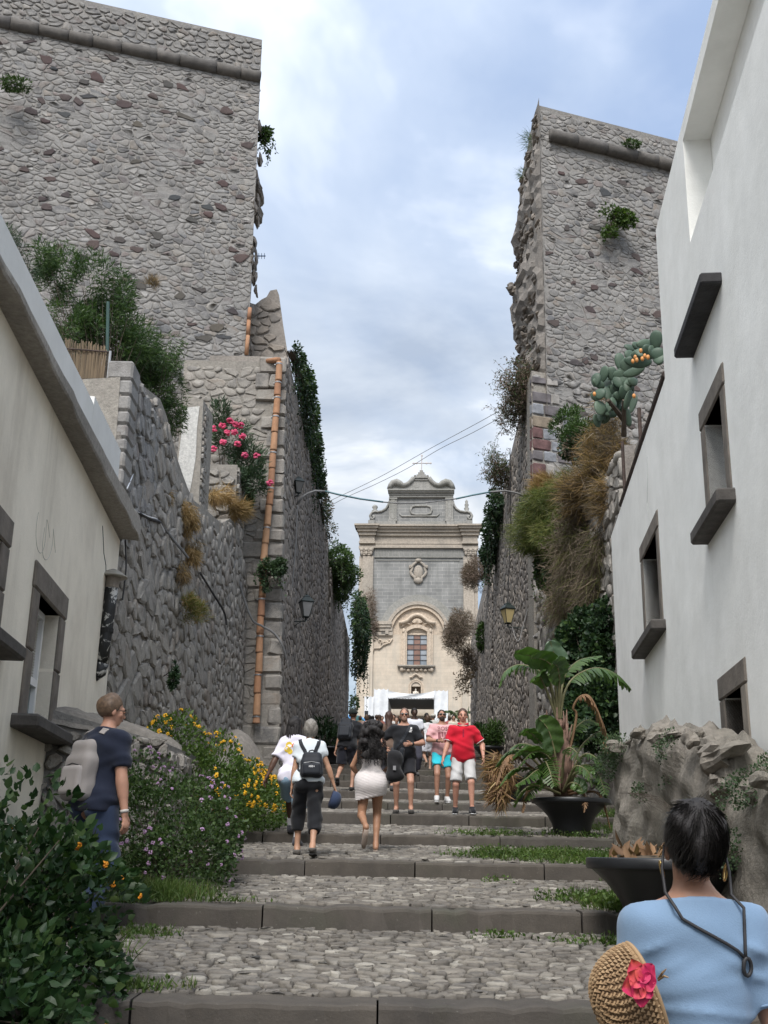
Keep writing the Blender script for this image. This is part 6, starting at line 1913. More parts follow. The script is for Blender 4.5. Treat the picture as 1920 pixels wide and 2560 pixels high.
# weeds on the garden wall
for i, (label, bl) in enumerate((('grey-green weed at the far end of the garden wall', [((2.62, 12.35, 3.12), (0.3, 0.32, 0.16)), ((2.5, 12.5, 2.95), (0.16, 0.2, 0.2))]),
				  ('weed patch spilling down the middle of the garden wall', [((2.56, 9.9, 2.86), (0.14, 0.32, 0.17)), ((2.5, 10.05, 2.68), (0.1, 0.22, 0.14))]),
				  ('low weeds on the near top of the garden wall', [((2.72, 7.6, 2.52), (0.24, 0.6, 0.15)), ((2.6, 8.1, 2.42), (0.16, 0.35, 0.15)), ((2.8, 6.9, 2.55), (0.25, 0.5, 0.15))]),
				  ('small weed in the face of the garden wall', [((2.47, 10.9, 2.55), (0.07, 0.12, 0.12)), ((2.46, 9.2, 2.2), (0.06, 0.1, 0.16))]),
				  ('weed clinging to the garden wall behind the woman', [((2.48, 8.2, 2.0), (0.07, 0.14, 0.2)), ((2.5, 8.5, 2.25), (0.06, 0.14, 0.1))]))):
	plant('wall_weed', label, 'weed', bl[0][0], bl, (2600, 1500, 4200, 500, 700)[i], 0.026, 0.018, M_WEED, 170 + i, DIAM, up=0.4, shell=0.2, gaps=0.25, stems=20, stem_r=0.003)
# grass along the stair edges
def grass_patch(label, spots, n, seed, hgt=0.12, mat=M_GRASS, clover=0.0):
	rng = np.random.default_rng(seed)
	P = []
	for (x, y, rx, ry) in spots:
		k = int(n * rx * ry / sum(s[2] * s[3] for s in spots))
		a, r = rng.uniform(0, 6.28, k), rng.uniform(0, 1.25, k) ** 0.8
		r = r * (1 + 0.3 * np.sin(3 * a + x * 9) + 0.2 * np.sin(7 * a + y * 5))
		for px, py in zip(x + rx * r * np.cos(a), y + ry * r * np.sin(a)):
			P.append((px, py, (tread_z(py) if x_left(py) < px < x_right(py) else max(ground_z(py), tread_z(py) - 0.08)) - 0.01))
	P = np.array(P)
	e = empty('grass_patch', tuple(P.mean(0)), None, None, None, 'stuff')
	o = leaves('grass', P, np.array([0, 0, 1.0]) + rng.normal(0, 0.55, P.shape) * np.array([1, 1, 0.3]), hgt * rng.uniform(0.4, 1.3, len(P)), 0.009, mat, e, rng, BLADE)
	if clover:
		s = rng.uniform(0, 1, len(P)) < clover
		Q = P[s] + np.array([0, 0, 1]) * rng.uniform(0.01, hgt * 0.7, (s.sum(), 1))
		leaves('low_leaves', Q, rng.normal(0, 1, Q.shape) + np.array([0, 0, 0.3]), 0.035, 0.028, M_LANT3, e, rng, DIAM)
	return e
grass_patch('', [(-2.05, 9.9, 0.45, 0.4), (-1.75, 9.75, 0.3, 0.25)], 3200, 200, 0.16)
grass_patch('', [(-2.0, 9.5, 0.3, 0.15), (-1.2, 9.62, 0.25, 0.04), (-1.75, 8.9, 0.25, 0.25), (-1.35, 6.9, 0.25, 0.12)], 1200, 201, 0.07, clover=0.2)
grass_patch('', [(2.1, 13.4, 0.75, 0.9), (1.4, 13.0, 0.5, 0.35), (2.4, 12.6, 0.4, 0.4)], 3600, 202, 0.1, clover=0.6)
grass_patch('', [(2.05, 10.0, 0.42, 0.5), (2.4, 9.4, 0.2, 0.35), (1.95, 9.5, 0.25, 0.1)], 1700, 203, 0.12, clover=0.9)
grass_patch('', [(1.95, 8.85, 0.5, 0.2), (2.3, 8.5, 0.25, 0.5), (0.95, 9.0, 0.2, 0.06)], 1000, 204, 0.1, clover=0.9)
grass_patch('', [(1.5, 15.2, 0.6, 0.15), (2.6, 15.4, 0.3, 0.4), (1.2, 11.75, 0.15, 0.08)], 700, 205, 0.1, clover=0.7)
grass_patch('', [(-2.6, 8, 0.6, 2.5), (-2.6, 12, 0.6, 1.5), (-2.6, 5, .5, 1.5)], 5000, 206, 0.16)
grass_patch('', [(-2.5, 18.5, 0.4, 2.0), (-2.6, 22, 0.35, 2.0), (3.6, 17, 0.5, 3.0)], 3500, 207, 0.18, clover=0.4)
# ------------------------------------------------------------------ pipes, lanterns, cables, planters
M_CLAY = stone_mat('orange_clay', [(0.4, 0.225, 0.13), (0.46, 0.275, 0.165), (0.36, 0.19, 0.11), (0.43, 0.25, 0.15), (0.34, 0.18, 0.11)], 0.35, 6, 0.2, (0.2, 0.13, 0.09), 0.9, 0.3)
M_STEELB = plain('bright_clamp', (0.35, 0.35, 0.35), 0.35, 0.3, 9, 0, 0.6)
M_IRON = plain('green_black_iron', (0.018, 0.026, 0.024), 0.5, 0.2)
M_CABLE = plain('grey_cable', (0.2, 0.2, 0.2), 0.6)
M_BCABLE = plain('black_cable', (0.025, 0.025, 0.027), 0.6)
M_BLUEC = plain('blue_green_sleeve', (0.13, 0.23, 0.26), 0.5)
cpipe = empty('clay_pipe', tuple(U(640, 1810, 27.3)), 'long orange clay drainpipe running down the stone pier', 'pipe')
rs = random.Random(2)
PP = [U(x, y, 27.36) for x, y in ((698, 905), (694, 985), (686, 1090), (679, 1195), (670, 1290), (661, 1385), (655, 1480), (650, 1600), (645, 1700), (640, 1808))]
acc = [0]
for a, b in zip(PP, PP[1:]): acc.append(acc[-1] + (b - a).length)
def along(s):
	for i in range(len(PP) - 1):
		if s <= acc[i + 1]: return PP[i].lerp(PP[i + 1], (s - acc[i]) / (acc[i + 1] - acc[i]))
	return PP[-1]
s, k = 0.0, 0
while s < acc[-1] - 0.1:
	e_ = min(acc[-1], s + rs.uniform(0.42, 0.56))
	a, b = along(s), along(e_)
	j = Vector((rs.uniform(-0.008, 0.008), 0, 0))
	m = MB(); m.tube([a + j, a.lerp(b, 0.08) + j, a.lerp(b, 0.92) + j, b + j], [0.079, 0.083, 0.091, 0.094], 14)
	m.build('pipe_section', M_CLAY, cpipe, smooth=True)
	if k % 2 == 1 or k < 3:
		c = a.lerp(b, 0.12); dd = (b - a).normalized() * 0.018
		m = MB(); m.tube([c - dd, c + dd], 0.094, 14)
		m.box(c.x - 0.13, c.x - 0.08, c.y + 0.02, c.y + 0.12, c.z - 0.012, c.z + 0.012)
		m.build('clamp', M_STEELB, cpipe)
	s = e_; k += 1
m = MB(); m.tube([U(668, 903, 27.6), U(690, 900, 27.45), PP[0] + Vector((0, 0, 0.06))], [0.07, 0.075, 0.07], 10); m.build('broken_inlet', M_CLAY, cpipe, smooth=True)
p2 = empty('clay_pipe', tuple(U(616, 888, 29.3)), 'short thin clay pipe in the corner of the left bastion', 'pipe')
for a, b in (((625, 770), (622, 800)), ((622, 800), (620, 838)), ((620, 838), (616, 886))):
	m = MB(); m.tube([U(*a, 29.0), U(*b, 29.0)], [0.055, 0.063], 12); m.build('pipe_section', M_CLAY, p2, smooth=True)

def lantern(label, c, h, wall, lit=(0.3, 0.31, 0.3), group='iron wall lanterns'):
	"""Four-sided iron street lantern on a bracket arm; c = centre of its foot."""
	L_ = empty('wall_lantern', tuple(c), label, 'lantern', group)
	w0, w1 = h * 0.2, h * 0.34
	zb, zt = h * 0.16, h * 0.7
	gl = plain('lantern_glass', lit, 0.25, 0.1, 2, 0, spec=0.6)
	R = Matrix.Translation(c) @ Matrix.Rotation(0.35, 4, 'Z')
	q0 = [Vector((sx * w0 / 2 * 1.0, sy * w0 / 2, zb)) for sx, sy in ((-1, -1), (1, -1), (1, 1), (-1, 1))]
	q1 = [Vector((sx * w1 / 2 * 1.25, sy * w1 / 2 * 1.25, zt)) for sx, sy in ((-1, -1), (1, -1), (1, 1), (-1, 1))]
	fr = MB()
	for i in range(4):
		j = (i + 1) % 4
		MB().add([q0[i], q0[j], q1[j], q1[i]], [(0, 1, 2, 3)], R).build('pane', gl, L_)
		fr.tube([R @ q0[i], R @ q1[i]], h * 0.014, 5)
		fr.tube([R @ q0[i], R @ q0[j]], h * 0.016, 5)
		fr.tube([R @ q1[i], R @ q1[j]], h * 0.02, 5)
	fr.build('frame', M_IRON, L_)
	rf = MB()
	ro = [v.copy() for v in q1]
	lay = [(1.14, zt + h * 0.0), (1.14, zt + h * 0.02), (0.62, zt + h * 0.17), (0.5, zt + h * 0.18), (0.5, zt + h * 0.22), (0.15, zt + h * 0.27)]
	vs = [(v.x * s_, v.y * s_, z) for s_, z in lay for v in q1]
	fs = [(i * 4 + k, i * 4 + (k + 1) % 4, i * 4 + 4 + (k + 1) % 4, i * 4 + 4 + k) for i in range(len(lay) - 1) for k in range(4)] + [(3, 2, 1, 0), tuple(range((len(lay) - 1) * 4, len(lay) * 4))]
	rf.add(vs, fs, R).ball((0, 0, zt + h * 0.3), h * 0.03, 8, 6, R)
	rf.build('roof', M_IRON, L_)
	br = MB()
	br.tube([c + Vector((0, 0, zb)), c + Vector((0, 0, 0.0))], h * 0.03, 7)
	for s_ in (-1, 1):
		br.tube([c + Vector((s_ * w0 * 0.5, 0, zb)), c + Vector((s_ * w0 * 0.75, 0, zb * 0.6)), c + Vector((s_ * w0 * 0.5, 0, zb * 0.15)), c + Vector((s_ * w0 * 0.15, 0, zb * 0.3))], h * 0.012, 5)
	wv = Vector(wall)
	br.tube([c, wv], h * 0.022, 6)
	br.tube([c.lerp(wv, 0.3), c.lerp(wv, 0.65) - Vector((0, 0, h * 0.1)), wv - Vector((0, 0, h * 0.22))], h * 0.014, 5)
	br.cbox(tuple(wv), (0.03, 0.1, h * 0.4))
	br.build('bracket', M_IRON, L_)
	return L_
c = U(764, 1553, 31); lantern('near left wall lantern, grey glass, right of the orange pipe', c, 0.78, (-2.54, 31.1, c.z), (0.24, 0.24, 0.24))
c = U(890, 1655, 60); lantern('small far lantern on the left, against the ivy curtain', c, 0.8, (-1.9, 60.1, c.z))
c = U(1270, 1568, 33); lantern('near right wall lantern with amber glass, above the banana plant', c, 0.78, (4.42, 33.1, c.z), (0.42, 0.34, 0.17))
c = U(1168, 1668, 60); lantern('small far lantern on the right, below the brown dry bushes', c, 0.8, (5.05, 60.1, c.z))
c = U(745, 1240, 30.5); lantern('dark upper lantern on the left, beside the sagging cable', c, 0.6, (-2.72, 30.6, c.z), (0.1, 0.1, 0.1))
def cable(label, pts, r, mat, name='cable', group=None, cat='cable', n=4):
	"""Cable through photo points (px, py, distance), eased by a Catmull curve."""
	P = [U(*p) for p in pts]
	out = []
	for i in range(len(P) - 1):
		a, b, c2, d = P[max(0, i - 1)], P[i], P[i + 1], P[min(len(P) - 1, i + 2)]
		for k in range(6):
			t_ = k / 6
			out.append(0.5 * ((2 * b) + (c2 - a) * t_ + (2 * a - 5 * b + 4 * c2 - d) * t_ ** 2 + (3 * b - a - 3 * c2 + d) * t_ ** 3))
	out.append(P[-1])
	o = MB().tube(out, r, n if r < 0.02 else 6).build(name, mat)
	return tag(o, label, cat, group)
sag = empty('sagging_cable', tuple(U(755, 1245, 31)), 'thick grey and blue cable sagging across the lane', 'cable')
def cseg(pts, r, mat, nm):
	MB().tube([U(*p) for p in pts], r, 7).build(nm, mat, sag, smooth=True)
cseg([(742, 1262, 31), (752, 1246, 31), (768, 1234, 31), (788, 1227, 31.1), (812, 1228, 31.2)], 0.032, M_CABLE, 'grey_end')
cseg([(812, 1228, 31.2), (850, 1237, 31.3), (900, 1247, 31.5), (958, 1255, 31.7)], 0.028, M_BLUEC, 'blue_sleeve')
cseg([(958, 1255, 31.7), (1000, 1258.5, 31.9), (1060, 1257, 32.1), (1140, 1247, 32.3)], 0.02, M_CABLE, 'bare_middle')
cseg([(1140, 1247, 32.3), (1180, 1238, 32.4), (1225, 1230, 32.6)], 0.028, M_BLUEC, 'blue_sleeve')
cseg([(1225, 1230, 32.6), (1262, 1227, 32.8), (1290, 1232, 33), (1312, 1240, 33)], 0.032, M_CABLE, 'grey_end')
cable('upper of two thin wires slanting across the sky over the church', [(1522, 866, 31.2), (1330, 978, 33), (1220, 1043, 35), (1078, 1120, 38), (950, 1192, 40), (840, 1245, 42), (790, 1268, 43)], 0.011, M_CABLE, 'wire', cat='wire')
cable('lower of two thin wires slanting across the sky over the church', [(1482, 884, 31.2), (1330, 995, 33), (1200, 1072, 35), (1100, 1122, 37), (1020, 1170, 39), (940, 1210, 41), (860, 1246, 42), (792, 1284, 43)], 0.011, M_CABLE, 'wire', cat='wire')
cable('pale conduit crossing the orange pipe at mid height', [(585, 1405, 26.2), (605, 1480, 26.6), (630, 1548, 26.9), (655, 1565, 27.2), (685, 1583, 27.4), (705, 1612, 27.5), (716, 1648, 27.7)], 0.028, M_CABLE)
cable('thin cable down the left lane wall behind the near lantern', [(744, 1262, 30.5), (738, 1380, 30.4), (727, 1500, 30.4), (716, 1645, 30.2)], 0.016, M_CABLE)
cable('taut conduit slanting down the rubble wall beside the dry grass', [(404, 1310, 18.9), (430, 1345, 19.4), (470, 1394, 20.2)], 0.024, M_CABLE)
cable('knotted bundle of black and white cables on the rubble wall', [(335, 1275, 17.0), (352, 1285, 17.3), (375, 1297, 17.9), (398, 1305, 18.6), (404, 1318, 18.9)], 0.03, M_BCABLE)
cable('white twisted wires beside the black cable bundle', [(345, 1280, 17.1), (372, 1292, 17.7), (396, 1301, 18.5), (412, 1330, 18.9)], 0.012, M_PVC)
cable('pale looped wires rising from the eave to the rubble wall', [(317, 1222, 16.2), (335, 1180, 16.8), (350, 1142, 17.2), (372, 1122, 17.7)], 0.012, M_PVC)
cable('second loop of pale wire high on the rubble wall', [(340, 1172, 16.9), (360, 1145, 17.4), (378, 1148, 17.8), (385, 1170, 18)], 0.01, M_CABLE)
cable('dark conduit low on the rubble wall towards the orange pipe', [(500, 1432, 21.6), (530, 1480, 22.6), (560, 1530, 23.5), (566, 1562, 23.7)], 0.022, M_BCABLE)
cable('pair of pale wires hanging from the terrace block', [(588, 1400, 25.8), (580, 1460, 25.6), (572, 1550, 25.3)], 0.014, M_CABLE)
cable('black cable down the right lane wall above the amber lantern', [(1275, 1120, 33), (1276, 1300, 33), (1273, 1420, 33), (1270, 1500, 33)], 0.014, M_BCABLE)
cable('loose cables looping under the amber lantern', [(1281, 1568, 32.9), (1290, 1598, 32.8), (1298, 1600, 32.8), (1306, 1570, 32.9), (1320, 1520, 32.9), (1330, 1470, 32.8)], 0.012, M_CABLE)
cable('black cable sagging from the flue towards the rubble wall', [(313, 1350, 15.95), (315, 1420, 15.95), (306, 1500, 15.95)], 0.012, M_BCABLE)
ant = empty('aerial', tuple(U(640, 640, 30)), 'small blue television aerial on the corner of the left bastion', 'aerial')
M_ABLUE = plain('blue_aerial', (0.08, 0.15, 0.3), 0.5)
m = MB(); m.tube([U(628, 640, 30), U(664, 640, 30)], 0.018, 6)
for x in (634, 640, 647, 654, 661): m.tube([U(x, 633 if x > 640 else 636, 29.9), U(x, 647 if x > 640 else 645, 30.1)], 0.009, 5)
m.build('elements', M_ABLUE, ant)
m = MB(); m.tube([U(632, 645, 30), U(630, 690, 30.2), U(625, 760, 30.3)], 0.008, 4); m.build('lead', M_BCABLE, ant)

# planters
M_BOWL = plain('black_planter', (0.014, 0.015, 0.017), 0.38, 0.25, 4, 0.05)
def planter(label, x, y, r, h, group='black bowl planters on the stairs'):
	z = tread_z(y) - 0.005
	p = empty('planter', (x, y, z), label, 'planter', group)
	prof = [(0.42 * r, 0), (0.44 * r, 0.02 * h), (0.46 * r, 0.12 * h), (0.5 * r, 0.3 * h), (0.6 * r, 0.52 * h), (0.76 * r, 0.72 * h), (0.9 * r, 0.84 * h), (0.93 * r, 0.865 * h), (0.99 * r, 0.87 * h), (1.0 * r, 0.89 * h), (1.0 * r, 0.985 * h), (0.985 * r, h), (0.93 * r, h), (0.92 * r, 0.97 * h), (0.9 * r, 0.9 * h)]
	MB().lathe(prof, 48, (x, y, z)).build('bowl', M_BOWL, p, smooth=True)
	m = MB(); rock(m, (x, y, z + h * 0.9), (0.91 * r, 0.91 * r, 0.14 * h), int(x * 100) % 50, 24, 10, 0.06); m.build('soil', M_SOIL, p, smooth=True)
	return p, z + h
M_BAN = leaf_mat('banana_leaf', [(0.06, 0.115, 0.03), (0.075, 0.135, 0.035), (0.05, 0.095, 0.035)], 0.35, 0.35, 0.5)
M_BANB = leaf_mat('bluish_banana_leaf', [(0.1, 0.16, 0.11), (0.115, 0.175, 0.12)], 0.35, 0.4, 0.5)
M_DEAD = leaf_mat('dead_leaf', [(0.22, 0.13, 0.08), (0.28, 0.17, 0.1), (0.17, 0.1, 0.065)], 0.2, 0.8)
M_PETI = plain('petiole', (0.13, 0.125, 0.06), 0.6, 0.3, 6)
M_TRUNKR = plain('reddish_leaf_base', (0.17, 0.105, 0.08), 0.8, 0.45, 10, 0.5)
def big_leaf(parent, pts, width, mat, seed, torn=0.0, blade_from=0.35, pet=M_PETI, fold=0.25, name='leaf', roll=0.0):
	"""Petiole plus blade along the path pts; torn > 0 splits the blade into strips."""
	g = np.random.default_rng(seed)
	P = [Vector(p) for p in pts]
	fine = []
	for i in range(len(P) - 1):
		a, b, c2, d = P[max(0, i - 1)], P[i], P[i + 1], P[min(len(P) - 1, i + 2)]
		for k in range(8):
			t_ = k / 8
			fine.append(0.5 * ((2 * b) + (c2 - a) * t_ + (2 * a - 5 * b + 4 * c2 - d) * t_ ** 2 + (3 * b - a - 3 * c2 + d) * t_ ** 3))
	fine.append(P[-1])
	n = len(fine); i0 = int(n * blade_from)
	m = MB()
	m.cur = 1
	m.tube(fine, [0.022 * (1 - 0.85 * i / n) for i in range(n)], 6)
	m.cur = 0
	def frame(i):
		t_ = (fine[min(i + 1, n - 1)] - fine[max(i - 1, 0)]).normalized()
		s = t_.cross(Vector((0, 0, 1)))
		if s.length < 0.15: s = t_.cross(Vector((0, -1, 0)))
		s.normalize()
		s = Matrix.Rotation(roll, 3, t_) @ s
		return t_, s, s.cross(t_)
	W = lambda f: width / 2 * (sin(pi * min(1, f * 0.93 + 0.05)) ** 0.55) * (1 - 0.25 * f)
	if torn <= 0:
		K = 4
		for sgn in (-1, 1):
			b = len(m.v)
			rows = range(i0, n)
			for i in rows:
				f = (i - i0) / (n - 1 - i0)
				t_, s, u = frame(i)
				for k in range(K + 1):
					q = k / K
					w = W(f) * q
					m.v.append(tuple(fine[i] + s * sgn * w + u * (fold * w - 0.5 * fold * w * q * q * 2 + 0.015 * sin(i * 1.3 + k))))
			for r in range(len(rows) - 1):
				for k in range(K):
					q = (b + r * (K + 1) + k, b + r * (K + 1) + k + 1, b + (r + 1) * (K + 1) + k + 1, b + (r + 1) * (K + 1) + k)
					m.f.append(q); m.m.append(0)
	else:
		step = max(1, int(2))
		L_ = n - 1 - i0
		cnt = int(14 + 16 * torn)
		for sgn in (-1, 1):
			for c_ in range(cnt):
				f = (c_ + 0.5) / cnt
				x = i0 + f * L_
				i = int(x); fr_ = x - i
				p = fine[i].lerp(fine[min(i + 1, n - 1)], fr_)
				t_, s, u = frame(i)
				w = W(f) * g.uniform(0.75, 1.15)
				hw = 0.5 * (fine[-1] - fine[i0]).length / cnt * g.uniform(0.8, 1.15)
				dr = torn * g.uniform(0.2, 0.9)
				dirv = (s * sgn + t_ * g.uniform(0.15, 0.5) + Vector((0, 0, -dr))).normalized()
				b = len(m.v)
				for q in (0, 0.4, 0.8, 1.0):
					cc = p + dirv * w * q + Vector((0, 0, -torn * 0.35 * w * q * q))
					ww = hw * (1.0 if q < 0.9 else 0.45)
					m.v.append(tuple(cc - t_ * ww)); m.v.append(tuple(cc + t_ * ww + u * 0.006))
				for q in range(3):
					m.f.append((b + 2 * q, b + 2 * q + 1, b + 2 * q + 3, b + 2 * q + 2)); m.m.append(0)
	return m.build(name, [mat, pet], parent, smooth=True)

pl2, zt2 = planter('black bowl planter holding the tall banana plant', 2.6, 15.5, 0.535, 0.47)
ban = empty('banana_plant', (2.6, 15.5, zt2 - 0.05), 'tall banana-like plant with broad green leaves and brown dead fronds, in a bowl planter', 'plant')
D = 15.5
m = MB(); m.tube([U(1408, 1990, D), U(1402, 1900, D), U(1398, 1850, D), U(1392, 1800, D)], [0.13, 0.15, 0.13, 0.075], 12)
g = np.random.default_rng(12)
for i in range(46):
	f = g.uniform(0, 1); a = g.uniform(0, 6.28)
	c = U(1408 - 16 * f, 1985 - 180 * f, D)
	o = Vector((cos(a), sin(a), 0))
	r_ = 0.14 - 0.05 * f
	m.tube([c + o * r_ * 0.9, c + o * (r_ + 0.03) + Vector((0, 0, 0.1)), c + o * (r_ + g.uniform(0.02, 0.09)) + Vector((0, 0, g.uniform(0.18, 0.3)))], [0.03, 0.02, 0.006], 5)
m.build('trunk', M_TRUNKR, ban, smooth=True)
LV = [  # base, mid, blade start.., tip (px, px, depth offset), width m, material, torn
	([(1395, 1800, 0), (1397, 1720, 0), (1394, 1690, .05), (1388, 1645, .05), (1375, 1602, 0)], 0.36, M_BANB, 0, 0.5, 1.25),
	([(1394, 1800, 0), (1378, 1715, -.05), (1360, 1680, -.1), (1330, 1642, -.15), (1286, 1634, -.2)], 0.34, M_BAN, 0, 0.55, 0.5),
	([(1396, 1800, 0), (1388, 1710, -.1), (1384, 1672, -.2), (1360, 1650, -.3), (1328, 1645, -.4)], 0.30, M_BAN, 0, 0.4, 0.9),
	([(1398, 1800, 0), (1398, 1720, -.1), (1398, 1690, -.2), (1392, 1665, -.3), (1380, 1660, -.42)], 0.36, M_BAN, 0, 0.3, 0.9),
	([(1392, 1800, 0), (1376, 1720, 0), (1352, 1680, .0), (1300, 1662, .1), (1262, 1680, .1), (1248, 1716, .1)], 0.34, M_BAN, 0.7, 0.4, 0),
	([(1400, 1800, 0), (1412, 1730, 0), (1440, 1690, .1), (1490, 1670, .1), (1540, 1685, .1), (1575, 1720, .1)], 0.44, M_BAN, 0.8, 0.3, 0),
	([(1400, 1800, 0), (1405, 1720, .1), (1418, 1680, .2), (1450, 1650, .3), (1500, 1640, .4)], 0.36, M_BAN, 0.5, 0.4, 0),
	([(1396, 1810, 0), (1372, 1740, -.05), (1352, 1695, -.1), (1345, 1690, -.2), (1335, 1700, -.35)], 0.3, M_BAN, 0, 0.35, 0.6),
	([(1402, 1960, -.1), (1390, 1900, -.2), (1382, 1860, -.25), (1368, 1820, -.3), (1345, 1795, -.35)], 0.36, M_BAN, 0, 0.35, 1.2),
	([(1400, 1960, -.1), (1370, 1890, -.2), (1345, 1850, -.3), (1320, 1830, -.35), (1296, 1838, -.4)], 0.22, M_BAN, 0, 0.45, 0.4),
	([(1400, 1970, -.1), (1380, 1905, -.25), (1352, 1880, -.35), (1325, 1885, -.45), (1300, 1915, -.5)], 0.36, M_BAN, 0.35, 0.3, 0.2),
	([(1404, 1980, -.1), (1375, 1930, -.3), (1345, 1925, -.45), (1318, 1945, -.55), (1290, 1962, -.6)], 0.3, M_BAN, 0.45, 0.3, 0),
	([(1404, 1980, -.1), (1372, 1940, -.35), (1352, 1930, -.45), (1348, 1955, -.5), (1350, 1975, -.52)], 0.2, M_BAN, 0, 0.3, 1.1),
	([(1396, 1960, .1), (1350, 1880, .1), (1310, 1860, .1), (1280, 1870, .1), (1262, 1900, .1)], 0.3, M_BAN, 0.4, 0.3, 0),
	([(1412, 1970, -.1), (1440, 1910, -.2), (1465, 1885, -.3), (1490, 1895, -.35), (1512, 1925, -.4)], 0.34, M_BAN, 0.35, 0.3, 0.2),
	([(1412, 1980, -.1), (1430, 1940, -.3), (1450, 1928, -.35), (1480, 1925, -.4), (1495, 1920, -.4)], 0.16, M_BAN, 0, 0.35, 0.8),
	([(1408, 1980, -.1), (1425, 1960, -.4), (1437, 1958, -.5), (1450, 1965, -.52), (1458, 1985, -.55)], 0.22, M_BAN, 0, 0.35, 1.0),
	([(1410, 1970, .1), (1445, 1880, .2), (1480, 1840, .2), (1510, 1830, .2), (1540, 1860, .2)], 0.34, M_IVY2, 0.5, 0.3, 0),
	([(1405, 1960, -.1), (1410, 1890, -.3), (1422, 1870, -.4), (1440, 1880, -.5), (1452, 1910, -.5)], 0.3, M_BAN, 0.3, 0.3, 0.4),
	([(1398, 1975, -.1), (1360, 1960, -.35), (1330, 1975, -.5), (1312, 2000, -.55)], 0.24, M_BAN, 0.6, 0.3, 0),
	([(1415, 1985, -.05), (1470, 1950, -.1), (1500, 1960, -.1), (1520, 2000, -.1)], 0.26, M_BAN, 0.6, 0.3, 0),
	([(1400, 1980, -.1), (1340, 1930, -.3), (1300, 1920, -.4), (1270, 1935, -.45), (1250, 1965, -.5)], 0.3, M_BAN, 0.35, 0.35, 0.3),
	([(1400, 1980, 0), (1335, 1900, -.1), (1295, 1875, -.1), (1265, 1885, -.1), (1240, 1915, -.1)], 0.3, M_IVY2, 0.4, 0.4, 0.2),
	([(1400, 1985, -.2), (1350, 1965, -.5), (1325, 1965, -.6), (1300, 1985, -.65), (1285, 2015, -.65)], 0.26, M_BAN, 0.3, 0.3, 0.4),
	([(1400, 1970, -.1), (1350, 1900, -.2), (1330, 1880, -.3), (1300, 1880, -.4), (1282, 1900, -.45)], 0.34, M_BAN, 0, 0.3, 0.3),
	([(1402, 1975, -.1), (1370, 1920, -.3), (1365, 1905, -.4), (1375, 1930, -.55), (1385, 1965, -.6)], 0.34, M_BAN, 0.25, 0.25, 0.5),
	([(1410, 1975, -.1), (1450, 1920, -.2), (1475, 1915, -.3), (1500, 1945, -.35), (1512, 1985, -.4)], 0.32, M_IVY2, 0.3, 0.25, 0.3),
	([(1406, 1975, .1), (1420, 1860, .15), (1440, 1820, .15), (1468, 1800, .15), (1495, 1810, .15)], 0.36, M_IVY2, 0.2, 0.3, 0.5),
	([(1400, 1975, .0), (1350, 1930, -.2), (1325, 1930, -.3), (1300, 1960, -.35), (1290, 1990, -.4)], 0.34, M_IVY2, 0.3, 0.25, 0.4),
	([(1408, 1980, -.2), (1430, 1930, -.45), (1445, 1915, -.55), (1470, 1930, -.6), (1480, 1965, -.6)], 0.28, M_BAN, 0.2, 0.25, 0.6),
	([(1404, 1960, 0), (1440, 1800, 0), (1433, 1770, -.05), (1450, 1742, -.1), (1475, 1742, -.1), (1500, 1790, -.1), (1516, 1840, -.1), (1516, 1880, -.1)], 0.34, M_DEAD, 1.0, 0.42, 0),
	([(1400, 1960, -.1), (1330, 1920, -.2), (1290, 1890, -.3), (1262, 1900, -.35), (1240, 1960, -.4)], 0.22, M_DEAD, 1.0, 0.4, 0),
	([(1400, 1970, -.1), (1335, 1960, -.4), (1315, 1985, -.5), (1305, 2030, -.55)], 0.16, M_DEAD, 1.0, 0.3, 0),
	([(1420, 1980, -.2), (1455, 1970, -.4), (1462, 2000, -.5), (1460, 2030, -.52)], 0.12, M_DEAD, 0.8, 0.3, 0),
	([(1420, 1985, -.1), (1490, 1980, -.2), (1510, 2010, -.2), (1525, 2070, -.2)], 0.16, M_DEAD, 1.0, 0.3, 0),
]
for i, (pts, w, mt, torn, bf, roll) in enumerate(LV):
	big_leaf(ban, [U(x, y, D + o) for x, y, o in pts], w * (1.0 if mt is M_DEAD else 1.2), mt, 300 + i, torn, bf, M_PETI if mt is not M_DEAD else M_DEAD, 0.25, 'dead_frond' if mt is M_DEAD else 'leaf', roll)
tuft('dead_plant', 'withered brown and straw plant hanging over the step left of the banana planter', 'plant', tuple(U(1250, 2010, 16.8)),
	 [px_blob(1258, 1930, 16.6, 28, 45, 0.25), px_blob(1245, 1985, 16.5, 22, 35, 0.2), px_blob(1228, 1925, 16.5, 26, 22, 0.2)], 1900, 0.2, 0.02, M_DEAD, 310, (-0.4, -0.3, -0.8), 0.5, M_STRAW, 0.35)
pl1, zt1 = planter('black bowl planter with only dead leaves, half hidden by the woman in blue', 2.19, 8.85, 0.6, 0.62)
dl = empty('dead_leaf_heap', (2.2, 8.8, zt1), 'withered leaves and a green stalk in the nearest bowl planter', 'plant')
rng = np.random.default_rng(31)
P_ = np.column_stack([2.12 + rng.uniform(-0.3, 0.4, 150), 8.75 + rng.uniform(-0.32, 0.3, 150), zt1 - 0.04 + np.abs(rng.normal(0, 0.05, 150))])
leaves('dead_leaves', P_, rng.normal(0, 1, P_.shape) + np.array([0, 0, 0.3]), 0.14, 0.05, M_DEAD, dl, rng, LEAF)
m = MB(); m.tube([(2.1, 8.6, zt1 - 0.03), (2.14, 8.55, zt1 + 0.06), (2.2, 8.5, zt1 + 0.12), (2.24, 8.46, zt1 + 0.1)], [0.02, 0.026, 0.018, 0.008], 7)
m.build('stalk', plain('pale_green_stalk', (0.3, 0.3, 0.15), 0.6, 0.3), dl, smooth=True)
